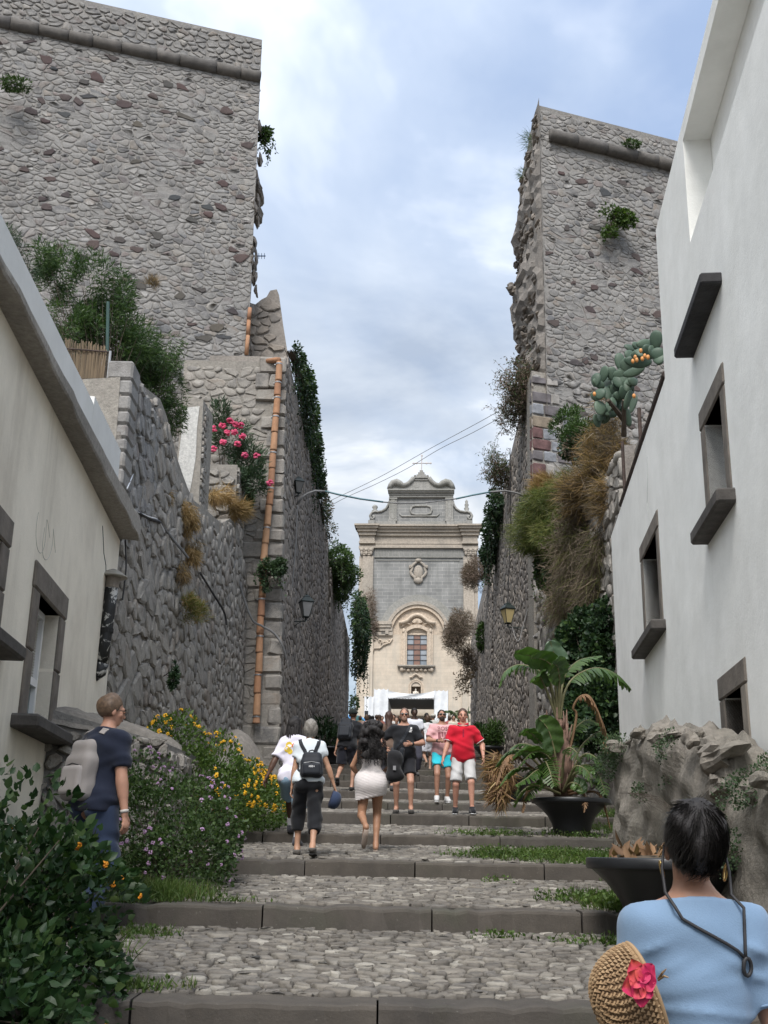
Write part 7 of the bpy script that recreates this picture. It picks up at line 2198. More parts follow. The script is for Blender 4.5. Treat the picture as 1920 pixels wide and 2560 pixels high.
for i, (px_, d_, lab) in enumerate(((1213, 40, 'black bowl planter far up the right side, behind the man in red'), (822, 38, 'black bowl planter far up the left side, beside the climbing man'), (1262, 23.2, 'black bowl planter with the withered plant, behind the banana planter'))):
	x = (px_ - 944) / FPX * d_
	pl, zt = planter(lab, x, d_, 0.55, 0.55 if d_ > 30 else 0.5)
	if d_ > 30:
		plant('planter_plant', ('green leafy plant in the far right planter', 'dark leafy plant in the far left planter')[i], 'plant', (x, d_, zt - 0.05),
			  [((x, d_, zt + 0.28), (0.5, 0.45, 0.4)), ((x + 0.25 - 0.5 * i, d_, zt + 0.5), (0.35, 0.35, 0.4))], 1100, 0.22, 0.05, M_IVY2 if i == 0 else M_IVY, 320 + i, SLIM, up=0.5, stems=14, shell=0.2)
# palms by the church square
def palm(label, px, py, d, n, seed, size):
	e = empty('palm', tuple(U(px, py + 60, d)), label, 'palm')
	b = U(px, py, d)
	g = np.random.default_rng(seed)
	MB().tube([U(px, py + 60, d), b], [0.14, 0.09], 8).build('trunk', M_STEM, e)
	for i in range(n):
		a = 2 * pi * i / n + g.uniform(-.3, .3)
		v = Vector((cos(a), sin(a) * 0.6, 0))
		big_leaf(e, [b, b + v * size * 0.35 + Vector((0, 0, size * 0.35)), b + v * size * 0.75 + Vector((0, 0, size * 0.35)), b + v * size + Vector((0, 0, g.uniform(-0.1, 0.15) * size))], size * 0.4, M_IVY2, seed + i, 0.5, 0.1, name='frond')
palm('small palm at the right of the church canopy', 1146, 1800, 72, 9, 400, 1.4)
bl = empty('broad_leaf_plant', tuple(U(1172, 1830, 66)), 'single broad bright leaf plant at the foot of the right lane wall end', 'plant')
big_leaf(bl, [U(1172, 1830, 66), U(1171, 1805, 66), U(1170, 1785, 66), U(1172, 1766, 66)], 0.55, M_BAN, 410, 0, 0.35, roll=1.4)
plant('corner_shrub', 'small green shrub by the far end of the left lane wall', 'shrub', tuple(U(888, 1785, 64)), [px_blob(886, 1762, 64, 9, 18, 0.4)], 350, 0.16, 0.08, M_IVY2, 411, stems=6)
plant('corner_shrub', 'dark shrub beside the red shirted man at the foot of the right lane wall', 'shrub', tuple(U(1215, 1865, 44)), [px_blob(1195, 1835, 46, 25, 22, 0.7), px_blob(1225, 1850, 43, 18, 20, 0.6)], 1800, 0.18, 0.06, M_IVY, 412, stems=14)
sg = empty('square_sign', tuple(U(916, 1830, 80)), 'small dark sign on a post beside the church canopy', 'sign')
a, b = U(911.5, 1777, 80), U(920.5, 1790, 80)
MB().box(a.x, b.x, 79.97, 80.03, b.z, a.z).build('panel', plain('dark_sign', (0.02, 0.022, 0.025), 0.5), sg)
MB().box(a.x + 0.02, b.x - 0.02, 79.97, 80.03, b.z - 0.3, b.z - 0.02).build('notice', M_PVC, sg)
MB().tube([(((a.x + b.x) / 2), 80.06, PLAZA_Z), (((a.x + b.x) / 2), 80.06, a.z)], 0.03, 6).build('post', M_IRON, sg)
um = empty('parasol', tuple(U(895, 1815, 66)), 'blue and green parasol above the crowd on the left', 'parasol')
c = U(880, 1830, 66)
prof = [(0.03, 1.1), (0.5, 1.02), (0.95, 0.75), (1.25, 0.35)]
m = MB(); N = 16
for i in range(N + 1):
	for r_, z in prof:
		a = 2 * pi * i / N
		m.v.append((c.x + r_ * cos(a), c.y + r_ * sin(a), c.z - 0.1 + z))
for i in range(N):
	for k in range(3):
		m.f.append((i * 4 + k, (i + 1) * 4 + k, (i + 1) * 4 + k + 1, i * 4 + k + 1)); m.m.append(0 if (i // 2) % 2 else 1)
m.build('canopy', [plain('blue_cloth', (0.1, 0.32, 0.62), 0.6, 0.05), plain('green_cloth', (0.03, 0.11, 0.1), 0.6, 0.05)], um, smooth=True)
MB().tube([(c.x, c.y, PLAZA_Z - 2.2), (c.x, c.y, c.z + 1.0)], 0.02, 6).build('pole', M_STEEL, um)
# ------------------------------------------------------------------ people
def ik(a, c, l1, l2, pole):
	a, c = Vector(a), Vector(c)
	d = c - a
	L_ = min(d.length, (l1 + l2) * 0.999)
	d.normalize()
	c = a + d * L_
	x = (l1 * l1 - l2 * l2 + L_ * L_) / (2 * L_)
	h = sqrt(max(0, l1 * l1 - x * x))
	p = Vector(pole); p = (p - d * p.dot(d)).normalized()
	return a + d * x + p * h, c
SKIN = {}
def skin_mat(tone):
	if tone not in SKIN:
		t = NT('skin_tone')
		c = t.mix(0.8, C(tone), t.ramp(t.noise(9, 4, 0.6), [(0.3, (0.85, 0.82, 0.8)), (0.7, (1.1, 1.06, 1.03))]), 'MULTIPLY')
		t.out(c, 0.5, 0.35)
		t.b.inputs['Subsurface Weight'].default_value = 0.08
		t.b.inputs['Subsurface Radius'].default_value = (0.02, 0.008, 0.004)
		SKIN[tone] = t.mat
	return SKIN[tone]
CLOTH = {}
def cloth(col, rough=0.85, var=0.08, name='cloth'):
	k = (col, rough, name)
	if k not in CLOTH:
		t = NT(name)
		c = t.mix(1.0, C(col), t.ramp(t.noise(5, 4, 0.6), [(0.3, (1 - var,) * 3), (0.7, (1 + var,) * 3)]), 'MULTIPLY')
		t.bump(t.noise(260, 3, 0.6), 0.3, 0.003)
		t.out(c, rough, 0.2)
		t.b.inputs['Sheen Weight'].default_value = 0.15
		CLOTH[k] = t.mat
	return CLOTH[k]

class Person:
	def __init__(s, label, x, y, rz=0.0, H=1.72, fem=False, tone=(0.42, 0.25, 0.17), lean=0.06, twist=0.0, feet=None, hands=None, head=(0, 0, 0), vox=0.015,
				 belly=0.0, build=1.0, group=None, z=None, poles=None, hz=None, hand_dirs=None, shoes=None, roll=0.0):
		s.z = tread_z(y) if z is None else z
		s.e = empty('person', (x, y, s.z), label, 'person', group, rz=rz)
		s.e.scale = (1, 1, 1)
		s.s = H / 1.75; s.fem = fem; s.vox = vox; s.tone = tone
		k = s.s; sh = (0.142 if fem else 0.162) * k * (0.5 + 0.5 * build); hw = 0.088 * k
		s.hz = hz or 0.915 * k
		feet = feet or [(-0.1, 0.1, 0), (0.1, -0.12, 0)]
		R = Matrix.Rotation(twist, 3, 'Z') @ Matrix.Rotation(-lean, 3, 'X') @ Matrix.Rotation(roll, 3, 'Y')
		s.R = R
		pel = Vector((0, 0, s.hz))
		T = lambda p: pel + R @ (Vector(p) * k - Vector((0, 0, 0.915 * k)))
		s.T = T
		b = build
		s.pr = []
		E_ = lambda reg, c, r, kk=0.04: s.pr.append(('e', reg, T(c), tuple(q * k for q in r), R, kk))
		K_ = lambda reg, a, c, ra, rb, kk=0.03, flat=None: s.pr.append(('c', reg, a, c, ra * k, rb * k, kk, flat))
		tf = R @ Vector((0, 1, 0))
		if fem:
			E_('torso', (0, 0, 0.95), (0.172 * b, 0.115, 0.12)); K_('torso', T((0, 0, 0.98)), T((0, 0.01, 1.13)), 0.125 * b, 0.112 * b, 0.05, (tf, 0.78))
			E_('torso', (0, 0, 1.28), (0.148 * b, 0.1, 0.16)); E_('torso', (0.07, 0.075, 1.27), (0.07, 0.07, 0.075)); E_('torso', (-0.07, 0.075, 1.27), (0.07, 0.07, 0.075))
		else:
			E_('torso', (0, 0, 0.95), (0.163 * b, 0.112 * b, 0.12)); K_('torso', T((0, 0, 1.0)), T((0, 0.01, 1.15)), 0.138 * b, 0.142 * b, 0.05, (tf, 0.78))
			E_('torso', (0, 0, 1.29), (0.178 * b, 0.118 * b, 0.17)); E_('torso', (0, -0.05, 1.34), (0.15 * b, 0.07, 0.13))
		if belly:
			E_('torso', (0, 0.06, 1.08), (0.15 * b, 0.1 + belly, 0.15))
		sz_ = 1.395
		s.S = [T((-sh / k, 0, sz_)), T((sh / k, 0, sz_))]
		K_('torso', T((-0.11, 0, 1.385)), T((0.11, 0, 1.385)), 0.06, 0.06, 0.05)
		for sx in (-1, 1):
			K_('torso', T((sx * 0.025, -0.018, 1.46)), T((sx * 0.135, -0.005, 1.405)), 0.04, 0.045, 0.04)
		K_('torso', T((0, -0.015, 1.41)), T((0, -0.005, 1.47)), 0.075 * (0.85 if fem else 1), 0.056, 0.04)
		K_('neck', T((0, -0.005, 1.45)), T((0, 0.012, 1.57)), 0.05 if fem else 0.058, 0.048 if fem else 0.055, 0.02)
		s.neck = T((0, 0.0, 1.52))
		lt, lc = 0.44 * k, 0.425 * k
		s.legs = []
		s.foot_dirs = []
		for i, sx in enumerate((-1, 1)):
			hip = pel + Vector((sx * hw, 0, -0.01 * k))
			f = Vector(feet[i][:3])
			tiptoe = feet[i][3] if len(feet[i]) > 3 else 0.0
			an = f + Vector((0, -0.03 * k, 0.085 * k + 0.1 * k * sin(tiptoe)))
			kn, an = ik(hip, an, lt, lc, (0.12 * sx, 1, 0.1))
			s.legs.append((hip, kn, an))
			w = 1.1 if fem else 1.02
			K_('thigh%d' % i, hip, kn, 0.088 * w * (0.5 + 0.5 * b), 0.056, 0.03)
			E_2 = ('e', 'torso', hip + Vector((0, -0.065 * k, 0.0)), (0.088 * k, 0.085 * k, 0.1 * k), np.eye(3), 0.04)
			s.pr.append(E_2)
			K_('calf%d' % i, kn, an, 0.055, 0.035, 0.02)
			cd = (an - kn).normalized()
			back = (Vector((0, -1, 0)) - cd * Vector((0, -1, 0)).dot(cd)).normalized()
			K_('calf%d' % i, kn + cd * 0.09 * k + back * 0.018 * k, kn + cd * 0.2 * k + back * 0.014 * k, 0.043, 0.036, 0.03)
			fd = Vector((0.12 * sx, cos(tiptoe), -sin(tiptoe))).normalized()
			s.foot_dirs.append(fd)
			hl = an - fd * 0.035 * k + Vector((0, 0, -0.045 * k))
			K_('foot%d' % i, an, hl, 0.034, 0.032, 0.02); K_('foot%d' % i, hl + Vector((0, 0, .0)), an + fd * 0.15 * k + Vector((0, 0, -0.062 * k)), 0.034, 0.024, 0.02)
			K_('foot%d' % i, an, an + fd * 0.12 * k + Vector((0, 0, -0.055 * k)), 0.034, 0.026, 0.025)
		lu_, lf = 0.295 * k, 0.255 * k
		hands = hands or [(-0.26, 0.12, 0.86), (0.26, -0.05, 0.84)]
		s.arms = []
		for i, sx in enumerate((-1, 1)):
			h = Vector(hands[i]) * k
			p = (poles[i] if poles else (0.5 * sx, -1, -0.2))
			el, wr = ik(s.S[i], h, lu_, lf, p)
			s.arms.append((s.S[i], el, wr))
			m = (0.84 if fem else 1.0) * (0.5 + 0.5 * b)
			K_('upper%d' % i, s.S[i] + Vector((0, 0, -0.005)), el, 0.056 * m, 0.041 * m, 0.03)
			K_('fore%d' % i, el, wr, 0.042 * m, 0.026 * m, 0.015)
			K_('fore%d' % i, el.lerp(wr, 0.15), el.lerp(wr, 0.45), 0.043 * m, 0.036 * m, 0.02)
		s.head_rot = Matrix.Rotation(head[0], 3, 'Z') @ Matrix.Rotation(-head[1], 3, 'X') @ Matrix.Rotation(head[2], 3, 'Y')
		s.hands_mb = MB()
		for i in (0, 1):
			s.hand(i, hand_dirs[i] if hand_dirs else None)
	def Hd(s, p):
		"""Head-local point (origin at the neck joint, unit stature) to person space."""
		return s.neck + s.head_rot @ (Vector(p) * s.s)
	def hand(s, i, hd):
		k = s.s * (0.92 if s.fem else 1.0)
		S_, el, wr = s.arms[i]
		d = Vector(hd[0]).normalized() if hd else (wr - el).normalized()
		sx = (-1, 1)[i]
		n = Vector(hd[1]) if hd else Vector((sx, 0.2, 0))          # back of the hand
		n = (n - d * n.dot(d)).normalized()
		w = d.cross(n) * (1 if i == 1 else -1)                     # towards the thumb
		if hd is None and w.y < 0: w = -w
		curl = hd[2] if hd else 0.5
		pc = wr + d * 0.05 * k
		s.pr.append(('c', 'hand', wr - d * 0.01 * k, wr + d * 0.08 * k, 0.028 * k, 0.036 * k, 0.012, (n, 0.5)))
		m = s.hands_mb
		for q in range(4):
			o = (1.5 - q) * 0.0185
			L_ = (0.07, 0.078, 0.073, 0.058)[q] * k
			p = wr + d * 0.082 * k + w * o * k
			pts = [p - d * 0.02 * k, p]
			dd = d.copy()
			for t in (0.42, 0.32, 0.26):
				dd = (dd - n * curl * 0.9).normalized()
				p = p + dd * L_ * t
				pts.append(p)
			m.tube(pts, [0.0095 * k, 0.0098 * k, 0.0092 * k, 0.0085 * k, 0.0058 * k], 6)
		p = wr + d * 0.025 * k + w * 0.026 * k
		dd = (d * 0.8 + w * 0.65 - n * 0.3).normalized()
		pts = [p - dd * 0.015 * k, p + dd * 0.02 * k, p + dd * 0.045 * k + d * 0.004 * k, p + dd * 0.055 * k + d * 0.02 * k]
		m.tube(pts, [0.013 * k, 0.0125 * k, 0.0105 * k, 0.006 * k], 6)
	def field(s, regs, inf=0.0, vox=None, kmul=1.0, pad=0.06):
		P = [p for p in s.pr if any(p[1].startswith(r) for r in regs)]
		lo, hi = np.full(3, 9.0), np.full(3, -9.0)
		for p in P:
			if p[0] == 'e':
				r = max(p[3]); a = np.array(p[2]); lo, hi = np.minimum(lo, a - r), np.maximum(hi, a + r)
			else:
				r = max(p[4], p[5])
				for q in (p[2], p[3]):
					a = np.array(q); lo, hi = np.minimum(lo, a - r), np.maximum(hi, a + r)
		f = SDF(lo - inf - pad, hi + inf + pad, vox or s.vox)
		for p in P:
			if p[0] == 'e':
				f.ell(p[2], tuple(q + inf for q in p[3]), p[5] * kmul, np.array(p[4]))
			else:
				f.cone(p[2], p[3], p[4] + inf, p[5] + inf, p[6] * kmul, p[7])
		return f
	def body(s, face=True, hv=0.009, beard=None):
		f = s.field(('torso', 'neck', 'thigh', 'calf', 'foot', 'upper', 'fore', 'hand'))
		hs = [f.mesh()]
		g = SDF((-0.12, -0.14, -0.06), (0.12, 0.16, 0.28), hv)
		fm = 0.94 if s.fem else 1.0
		g.ell((0, -0.012, 0.135), (0.075 * fm, 0.094 * fm, 0.092), 0.02).ell((0, 0.035, 0.072), (0.053 * fm, 0.06, 0.066), 0.03).ell((0, 0.055, 0.022), (0.028, 0.03, 0.024), 0.02)
		g.cone((0, 0.0, -0.03), (0, 0.0, 0.06), 0.05 * fm, 0.05 * fm, 0.02)
		g.cone((0, 0.088, 0.115), (0, 0.108, 0.078), 0.008, 0.014, 0.012).cone((-0.035, 0.078, 0.13), (0.035, 0.078, 0.13), 0.014, 0.014, 0.012)
		g.ell((0, 0.089, 0.05), (0.022, 0.01, 0.009), 0.006)
		for sx in (-1, 1):
			g.ell((sx * 0.077 * fm, -0.005, 0.092), (0.011, 0.02, 0.032), 0.006); g.ell((sx * 0.043, 0.062, 0.083), (0.022, 0.02, 0.02), 0.015)
			g.ell((sx * 0.03, 0.094, 0.112), (0.013, 0.012, 0.008), 0.004)
		V, Q = g.mesh()
		V = V * s.s @ np.array(s.head_rot).T + np.array(s.neck)
		hs.append((V, Q))
		s.mesh = skin('body', hs, skin_mat(s.tone), s.e, s.hands_mb)
		if face:
			dk = plain('dark_eye', (0.03, 0.02, 0.015), 0.2)
			for sx in (-1, 1):
				MB().ball(tuple(s.Hd((sx * 0.03, 0.1, 0.112))), (0.011 * s.s, 0.007 * s.s, 0.006 * s.s), 8, 6).build('eye', dk, s.e, local=True)
				MB().tube([s.Hd((sx * 0.016, 0.102, 0.131)), s.Hd((sx * 0.032, 0.1, 0.136)), s.Hd((sx * 0.048, 0.088, 0.13))], 0.0045 * s.s, 5).build('eyebrow', plain('brow', (0.06, 0.04, 0.03), 0.8), s.e, local=True)
			MB().tube([s.Hd((-0.024, 0.093, 0.05)), s.Hd((0, 0.1, 0.049)), s.Hd((0.024, 0.093, 0.05))], [0.003 * s.s, 0.006 * s.s, 0.003 * s.s], 6).build('mouth', plain('lips', (0.25, 0.1, 0.085), 0.5), s.e, local=True)
		return s
	def garment(s, name, mat, regs, inf, hem=None, top=None, cuts=(), noise=0.004, vox=None, extra=None, kmul=1.4, neckcut=None, freq=(9, 14, 26)):
		f = s.field(regs, inf, vox, kmul)
		if extra:
			extra(f)
		if noise:
			f.noise(noise, *freq).noise(noise * 0.6, -freq[0] * 1.7, freq[1], freq[2] * 1.3, 2.0)
		for p, n in cuts:
			f.cut(p, n)
		V, Q = f.mesh()
		s.last = (V, Q)
		return skin(name, [(V, Q)], mat, s.e)
	def tee(s, mat, inf=0.016, sleeve=0.62, hem=0.88, name='t_shirt', collar=0.012, **kw):
		k = s.s
		cuts = [(s.T((0, 0, hem)), -(s.R @ Vector((0, 0, 1))))]
		for i in (0, 1):
			S_, el, wr = s.arms[i]
			d = (el - S_).normalized()
			cuts.append(None)
		f = s.field(('torso', 'upper'), inf, kw.get('vox'), 1.4)
		f.F[:] = 0.3
		for p in s.pr:
			if p[1] == 'torso':
				if p[0] == 'e': f.ell(p[2], tuple(q + inf for q in p[3]), p[5] * 1.4, np.array(p[4]))
				else: f.cone(p[2], p[3], p[4] + inf, p[5] + inf, p[6] * 1.4, p[7])
		# each sleeve is cut part way down the upper arm, then blended into the body of the shirt
		for i in (0, 1):
			S_, el, wr = s.arms[i]
			d = (el - S_).normalized(); c = S_.lerp(el, sleeve)
			g_ = SDF(f.lo, f.lo + f.h * (f.n - 1) - 1e-6, f.h); g_.n = f.n; g_.ax = f.ax; g_.F = np.full(f.n, 0.3)
			for p in s.pr:
				if p[1] == 'upper%d' % i: g_.cone(p[2], p[3], p[4] + inf + 0.002, p[5] + inf + 0.01, 0.02, p[7])
			g_.cut(c, d)
			hh = np.clip(0.5 + 0.5 * (f.F - g_.F) / 0.04, 0, 1)
			f.F = f.F * (1 - hh) + g_.F * hh - 0.04 * hh * (1 - hh)
		if kw.get('extra'): kw['extra'](f)
		a = kw.get('noise', 0.007)
		f.noise(a, 9, 13, 24, s.e.location.x).noise(a * 0.7, -17, 11, 38, 2.0 + s.e.location.y)
		f.cut(*cuts[0])
		nk = s.T((0, 0.0, 1.455 + collar))
		f.cut(nk, s.R @ Vector((0, 0.3, 1)))
		V, Q = f.mesh()
		s.last = (V, Q)
		return skin(name, [(V, Q)], mat, s.e)
	def shorts(s, mat, to=0.75, inf=0.022, waist=0.99, name='shorts', loose=0.02, noise=0.007, vox=None):
		"""to: 0..1 along the thigh, above 1 on along the calf."""
		f = s.field(('torso',), inf, vox, 1.2)
		out = None
		lo = np.minimum(f.lo, np.min([np.array(q) for L_ in s.legs for q in L_], 0) - 0.16); hi = np.maximum(f.lo + f.h * f.n, np.max([np.array(q) for L_ in s.legs for q in L_], 0) + 0.16)
		f = SDF(lo, hi, vox or s.vox)
		for p in s.pr:
			if p[1] == 'torso':
				ti = min(inf, 0.008)
				if p[0] == 'e': f.ell(p[2], tuple(q + ti for q in p[3]), p[5], np.array(p[4]))
				else: f.cone(p[2], p[3], p[4] + ti, p[5] + ti, p[6], p[7])
		k = s.s
		for hip, kn, an in s.legs:
			t1 = min(to, 1.0)
			e1 = hip.lerp(kn, t1)
			r1 = (0.088 + (0.056 - 0.088) * t1) * k + inf + loose * t1
			f.cone(hip, e1, 0.092 * k + inf, r1, 0.015)
			if to > 1:
				e2 = kn.lerp(an, to - 1)
				f.cone(kn, e2, r1, (0.052 + (0.036 - 0.052) * (to - 1)) * k + inf + loose, 0.02)
		if noise:
			f.noise(noise, 22, 17, 12).noise(noise * 0.8, -19, 14, 33, 1.0)
		f.cut(s.T((0, 0, waist)), s.R @ Vector((0, 0, 1)))
		X, Y, Z = f.grid()
		for i, (hip, kn, an) in enumerate(s.legs):
			a, b, tt = (hip, kn, to) if to <= 1 else (kn, an, to - 1)
			c = a.lerp(b, tt); d = (b - a).normalized()
			dd = (X - c.x) * d.x + (Y - c.y) * d.y + (Z - c.z) * d.z
			side = X < (hip.x + s.legs[1 - i][0].x) / 2 if hip.x < s.legs[1 - i][0].x else X > (hip.x + s.legs[1 - i][0].x) / 2
			near = np.sqrt((X - c.x) ** 2 + (Y - c.y) ** 2 + (Z - c.z) ** 2) < 0.24 * k
			f.F = np.where(near & side, np.maximum(f.F, dd), f.F)
		V, Q = f.mesh()
		return skin(name, [(V, Q)], mat, s.e)
	def shoes(s, mat, sole=None, inf=0.012, high=0.03, sock=None):
		for i in (0, 1):
			an = s.legs[i][2]; fd = s.foot_dirs[i]
			f = s.field(('foot%d' % i,), inf, 0.009)
			f.cut(an + Vector((0, 0, high)), (0, 0, 1))
			V, Q = f.mesh()
			o = skin('shoe', [(V, Q)], mat, s.e)
			if sole is not None:
				m = MB()
				a = an - fd * 0.05 * s.s + Vector((0, 0, -0.085 * s.s)); b = an + fd * 0.175 * s.s + Vector((0, 0, -0.09 * s.s))
				m.tube([a, a.lerp(b, 0.12), a.lerp(b, 0.5), a.lerp(b, 0.8), b], [0.03, 0.04, 0.042, 0.045, 0.025], 10)
				m.v = [(x, y, (a.z + b.z) / 2 + (z - (a.z + b.z) / 2) * 0.32) for x, y, z in m.v]
				m.build('sole', sole, o, smooth=True, local=True)
			if sock is not None:
				f = SDF(np.array(an) - 0.12, np.array(an) + np.array([.12, .12, .22]), 0.01)
				kn = s.legs[i][1]
				f.cone(an + Vector((0, 0, -0.02)), an.lerp(kn, 0.32), 0.043 * s.s, 0.048 * s.s, 0.01)
				f.cut(an.lerp(kn, 0.3), (kn - an).normalized())
				skin('sock', [f.mesh()], sock, s.e)
	def hair(s, mat, kind='short', vox=0.01, thick=0.012, name='hair'):
		fm = 0.94 if s.fem else 1.0
		g = SDF((-0.2, -0.26, -0.4), (0.2, 0.14, 0.3), vox)
		g.ell((0, -0.016, 0.14), (0.078 * fm + thick, 0.093 * fm + thick, 0.092 + thick), 0.02)
		if kind == 'short':
			g.cut((0, 0.052, 0.15), (0, 0.9, -0.55)); g.cut((0, -0.03, 0.055), (0, 0.25, -1))
		elif kind == 'bob':
			g.ell((0, -0.03, 0.09), (0.09, 0.088, 0.1), 0.03); g.cut((0, 0.045, 0.14), (0, 0.95, -0.45)); g.cut((0, 0, 0.005), (0, 0.1, -1))
		elif kind == 'long':
			g.cone((0, -0.06, 0.1), (0, -0.12, -0.22), 0.085, 0.075, 0.05, ((0, 1, 0), 0.55)); g.cut((0, 0.045, 0.14), (0, 0.95, -0.45))
		elif kind == 'curly':
			for q in range(46):
				r = random.Random(q)
				a = r.uniform(0, 6.28); h = r.uniform(-0.26, 0.2)
				w = 0.1 + 0.075 * min(1, max(0, (0.2 - h) / 0.3))
				g.ell((w * cos(a), -0.06 + 0.85 * w * sin(a) - (0.04 if h < 0 else 0), h), (0.05, 0.05, 0.05), 0.02)
			g.cone((0, -0.05, 0.15), (0, -0.09, -0.2), 0.11, 0.13, 0.05, ((0, 1, 0), 0.6)); g.cut((0, 0.05, 0.1), (0, 1, -0.2))
		g.noise(0.004, 60, 40, 18).noise(0.003, -90, 50, 25, 1.0)
		V, Q = g.mesh()
		V = V * s.s @ np.array(s.head_rot).T + np.array(s.neck)
		o = skin(name, [(V, Q)], mat, s.e)
		s.hairV = V
		return o
	def cap(s, mat, brim=True, back=False):
		m = MB()
		prof = [(0.098, 0.0), (0.098, 0.035), (0.09, 0.07), (0.065, 0.098), (0.02, 0.108)]
		mm = MB().lathe(prof, 18)
		m.add([tuple(s.Hd((x, y * 1.15 - 0.012, z + 0.135))) for x, y, z in mm.v], mm.f)
		if brim:
			sg = -1 if back else 1
			q = [(-0.08, 0.06), (-0.07, 0.12), (-0.03, 0.165), (0.03, 0.165), (0.07, 0.12), (0.08, 0.06)]
			for z0 in (0.135, 0.143):
				pass
			vs = [tuple(s.Hd((x, sg * y - 0.012, 0.138 - 0.02 * (y - .06) / .1))) for x, y in q] + [tuple(s.Hd((x, sg * y - 0.012, 0.146 - 0.02 * (y - .06) / .1))) for x, y in q]
			n = len(q)
			m.add(vs, [tuple(range(n))[::-1], tuple(range(n, 2 * n))] + [(i, (i + 1) % n, n + (i + 1) % n, n + i) for i in range(n)])
		return m.build('cap', mat, s.e, smooth=True, local=True)
	def sunglasses(s, mat, clear=False):
		m = MB()
		for sx in (-1, 1):
			m.ball(tuple(s.Hd((sx * 0.033, 0.104, 0.112))), (0.026 * s.s, 0.01 * s.s, 0.017 * s.s), 12, 8)
			m.tube([s.Hd((sx * 0.055, 0.098, 0.115)), s.Hd((sx * 0.078, 0.03, 0.115)), s.Hd((sx * 0.08, -0.015, 0.105))], 0.0035 * s.s, 5)
		m.tube([s.Hd((-0.012, 0.112, 0.116)), s.Hd((0.012, 0.112, 0.116))], 0.004 * s.s, 5)
		return m.build('sunglasses', mat, s.e, local=True)
	def beard(s, mat):
		g = SDF((-0.1, -0.02, -0.03), (0.1, 0.14, 0.12), 0.008)
		g.ell((0, 0.04, 0.045), (0.056, 0.066, 0.052), 0.02).ell((0, 0.058, 0.015), (0.036, 0.036, 0.03), 0.02)
		g.cut((0, 0.05, 0.066), (0, -0.5, 1))
		V, Q = g.mesh()
		V = V * s.s @ np.array(s.head_rot).T + np.array(s.neck)
		return skin('beard', [(V, Q)], mat, s.e)
	def strap(s, pts, r, mat, name='strap', flat=True, parent=None):
		"""A band laid on the last garment through points near it."""
		V, Q = s.last
		bv = BVHTree.FromPolygons([tuple(v) for v in V], [tuple(map(int, q)) for q in Q])
		out = []
		P = [Vector(p) for p in pts]
		for i in range(len(P) - 1):
			for t_ in np.linspace(0, 1, 7)[: -1 if i < len(P) - 2 else None]:
				p = P[i].lerp(P[i + 1], t_)
				loc, nrm, _, _ = bv.find_nearest(p)
				out.append((loc, nrm))
		m = MB()
		n = len(out)
		for i, (p, nn) in enumerate(out):
			t_ = (out[min(i + 1, n - 1)][0] - out[max(0, i - 1)][0]).normalized()
			sd = t_.cross(nn).normalized()
			for a, b in ((-r, 0.002), (-r, 0.008), (r, 0.008), (r, 0.002)):
				m.v.append(tuple(p + sd * a + nn * b))
		m.f = [(i * 4 + k, i * 4 + (k + 1) % 4, i * 4 + 4 + (k + 1) % 4, i * 4 + 4 + k) for i in range(n - 1) for k in range(4)]
		m.f += [(3, 2, 1, 0), (n * 4 - 4, n * 4 - 3, n * 4 - 2, n * 4 - 1)]
		return m.build(name, mat, parent or s.e, local=True)
	def decal(s, polys, c, right, up, nrm, mat, name='print', parent=None):
		"""Flat print: 2-D polygons laid on the last garment around point c."""
		V, Q = s.last
		bv = BVHTree.FromPolygons([tuple(v) for v in V], [tuple(map(int, q)) for q in Q])
		m = MB()
		c, right, up, nrm = Vector(c), Vector(right), Vector(up), Vector(nrm)
		for poly, faces in polys:
			vs = []
			for x, y in poly:
				p = c + right * x + up * y
				loc, nn, _, _ = bv.ray_cast(p + nrm * 0.4, -nrm)
				vs.append(tuple((loc if loc else p) + nrm * 0.004))
			m.add(vs, faces)
		return m.build(name, mat, parent or s.e, local=True)

def text_polys(txt, w):
	"""Lettering as flat polygons of total width w, from the built-in font."""
	cu = bpy.data.curves.new('lettering', 'FONT'); cu.body = txt; cu.align_x = 'CENTER'; cu.resolution_u = 2
	ob = bpy.data.objects.new('lettering', cu); COL.objects.link(ob)
	dg = bpy.context.evaluated_depsgraph_get()
	me = bpy.data.meshes.new_from_object(ob.evaluated_get(dg))
	vs = [(v.co.x, v.co.y) for v in me.vertices]
	fs = [tuple(p.vertices) for p in me.polygons]
	bpy.data.objects.remove(ob); bpy.data.curves.remove(cu); bpy.data.meshes.remove(me)
	sx = w / (max(v[0] for v in vs) - min(v[0] for v in vs))
	cx = (max(v[0] for v in vs) + min(v[0] for v in vs)) / 2
	return [([((x - cx) * sx, y * sx) for x, y in vs], fs)]
grid = lambda x0, x1, y0, y1, n=4: ([(x0 + (x1 - x0) * i / n, y0 + (y1 - y0) * j / n) for i in range(n + 1) for j in range(n + 1)], [(i * (n + 1) + j, (i + 1) * (n + 1) + j, (i + 1) * (n + 1) + j + 1, i * (n + 1) + j + 1) for i in range(n) for j in range(n)])
disc = lambda cx, cy, r, n=9: ([(cx + r * cos(6.283 * i / n), cy + r * sin(6.283 * i / n)) for i in range(n)], [tuple(range(n))])

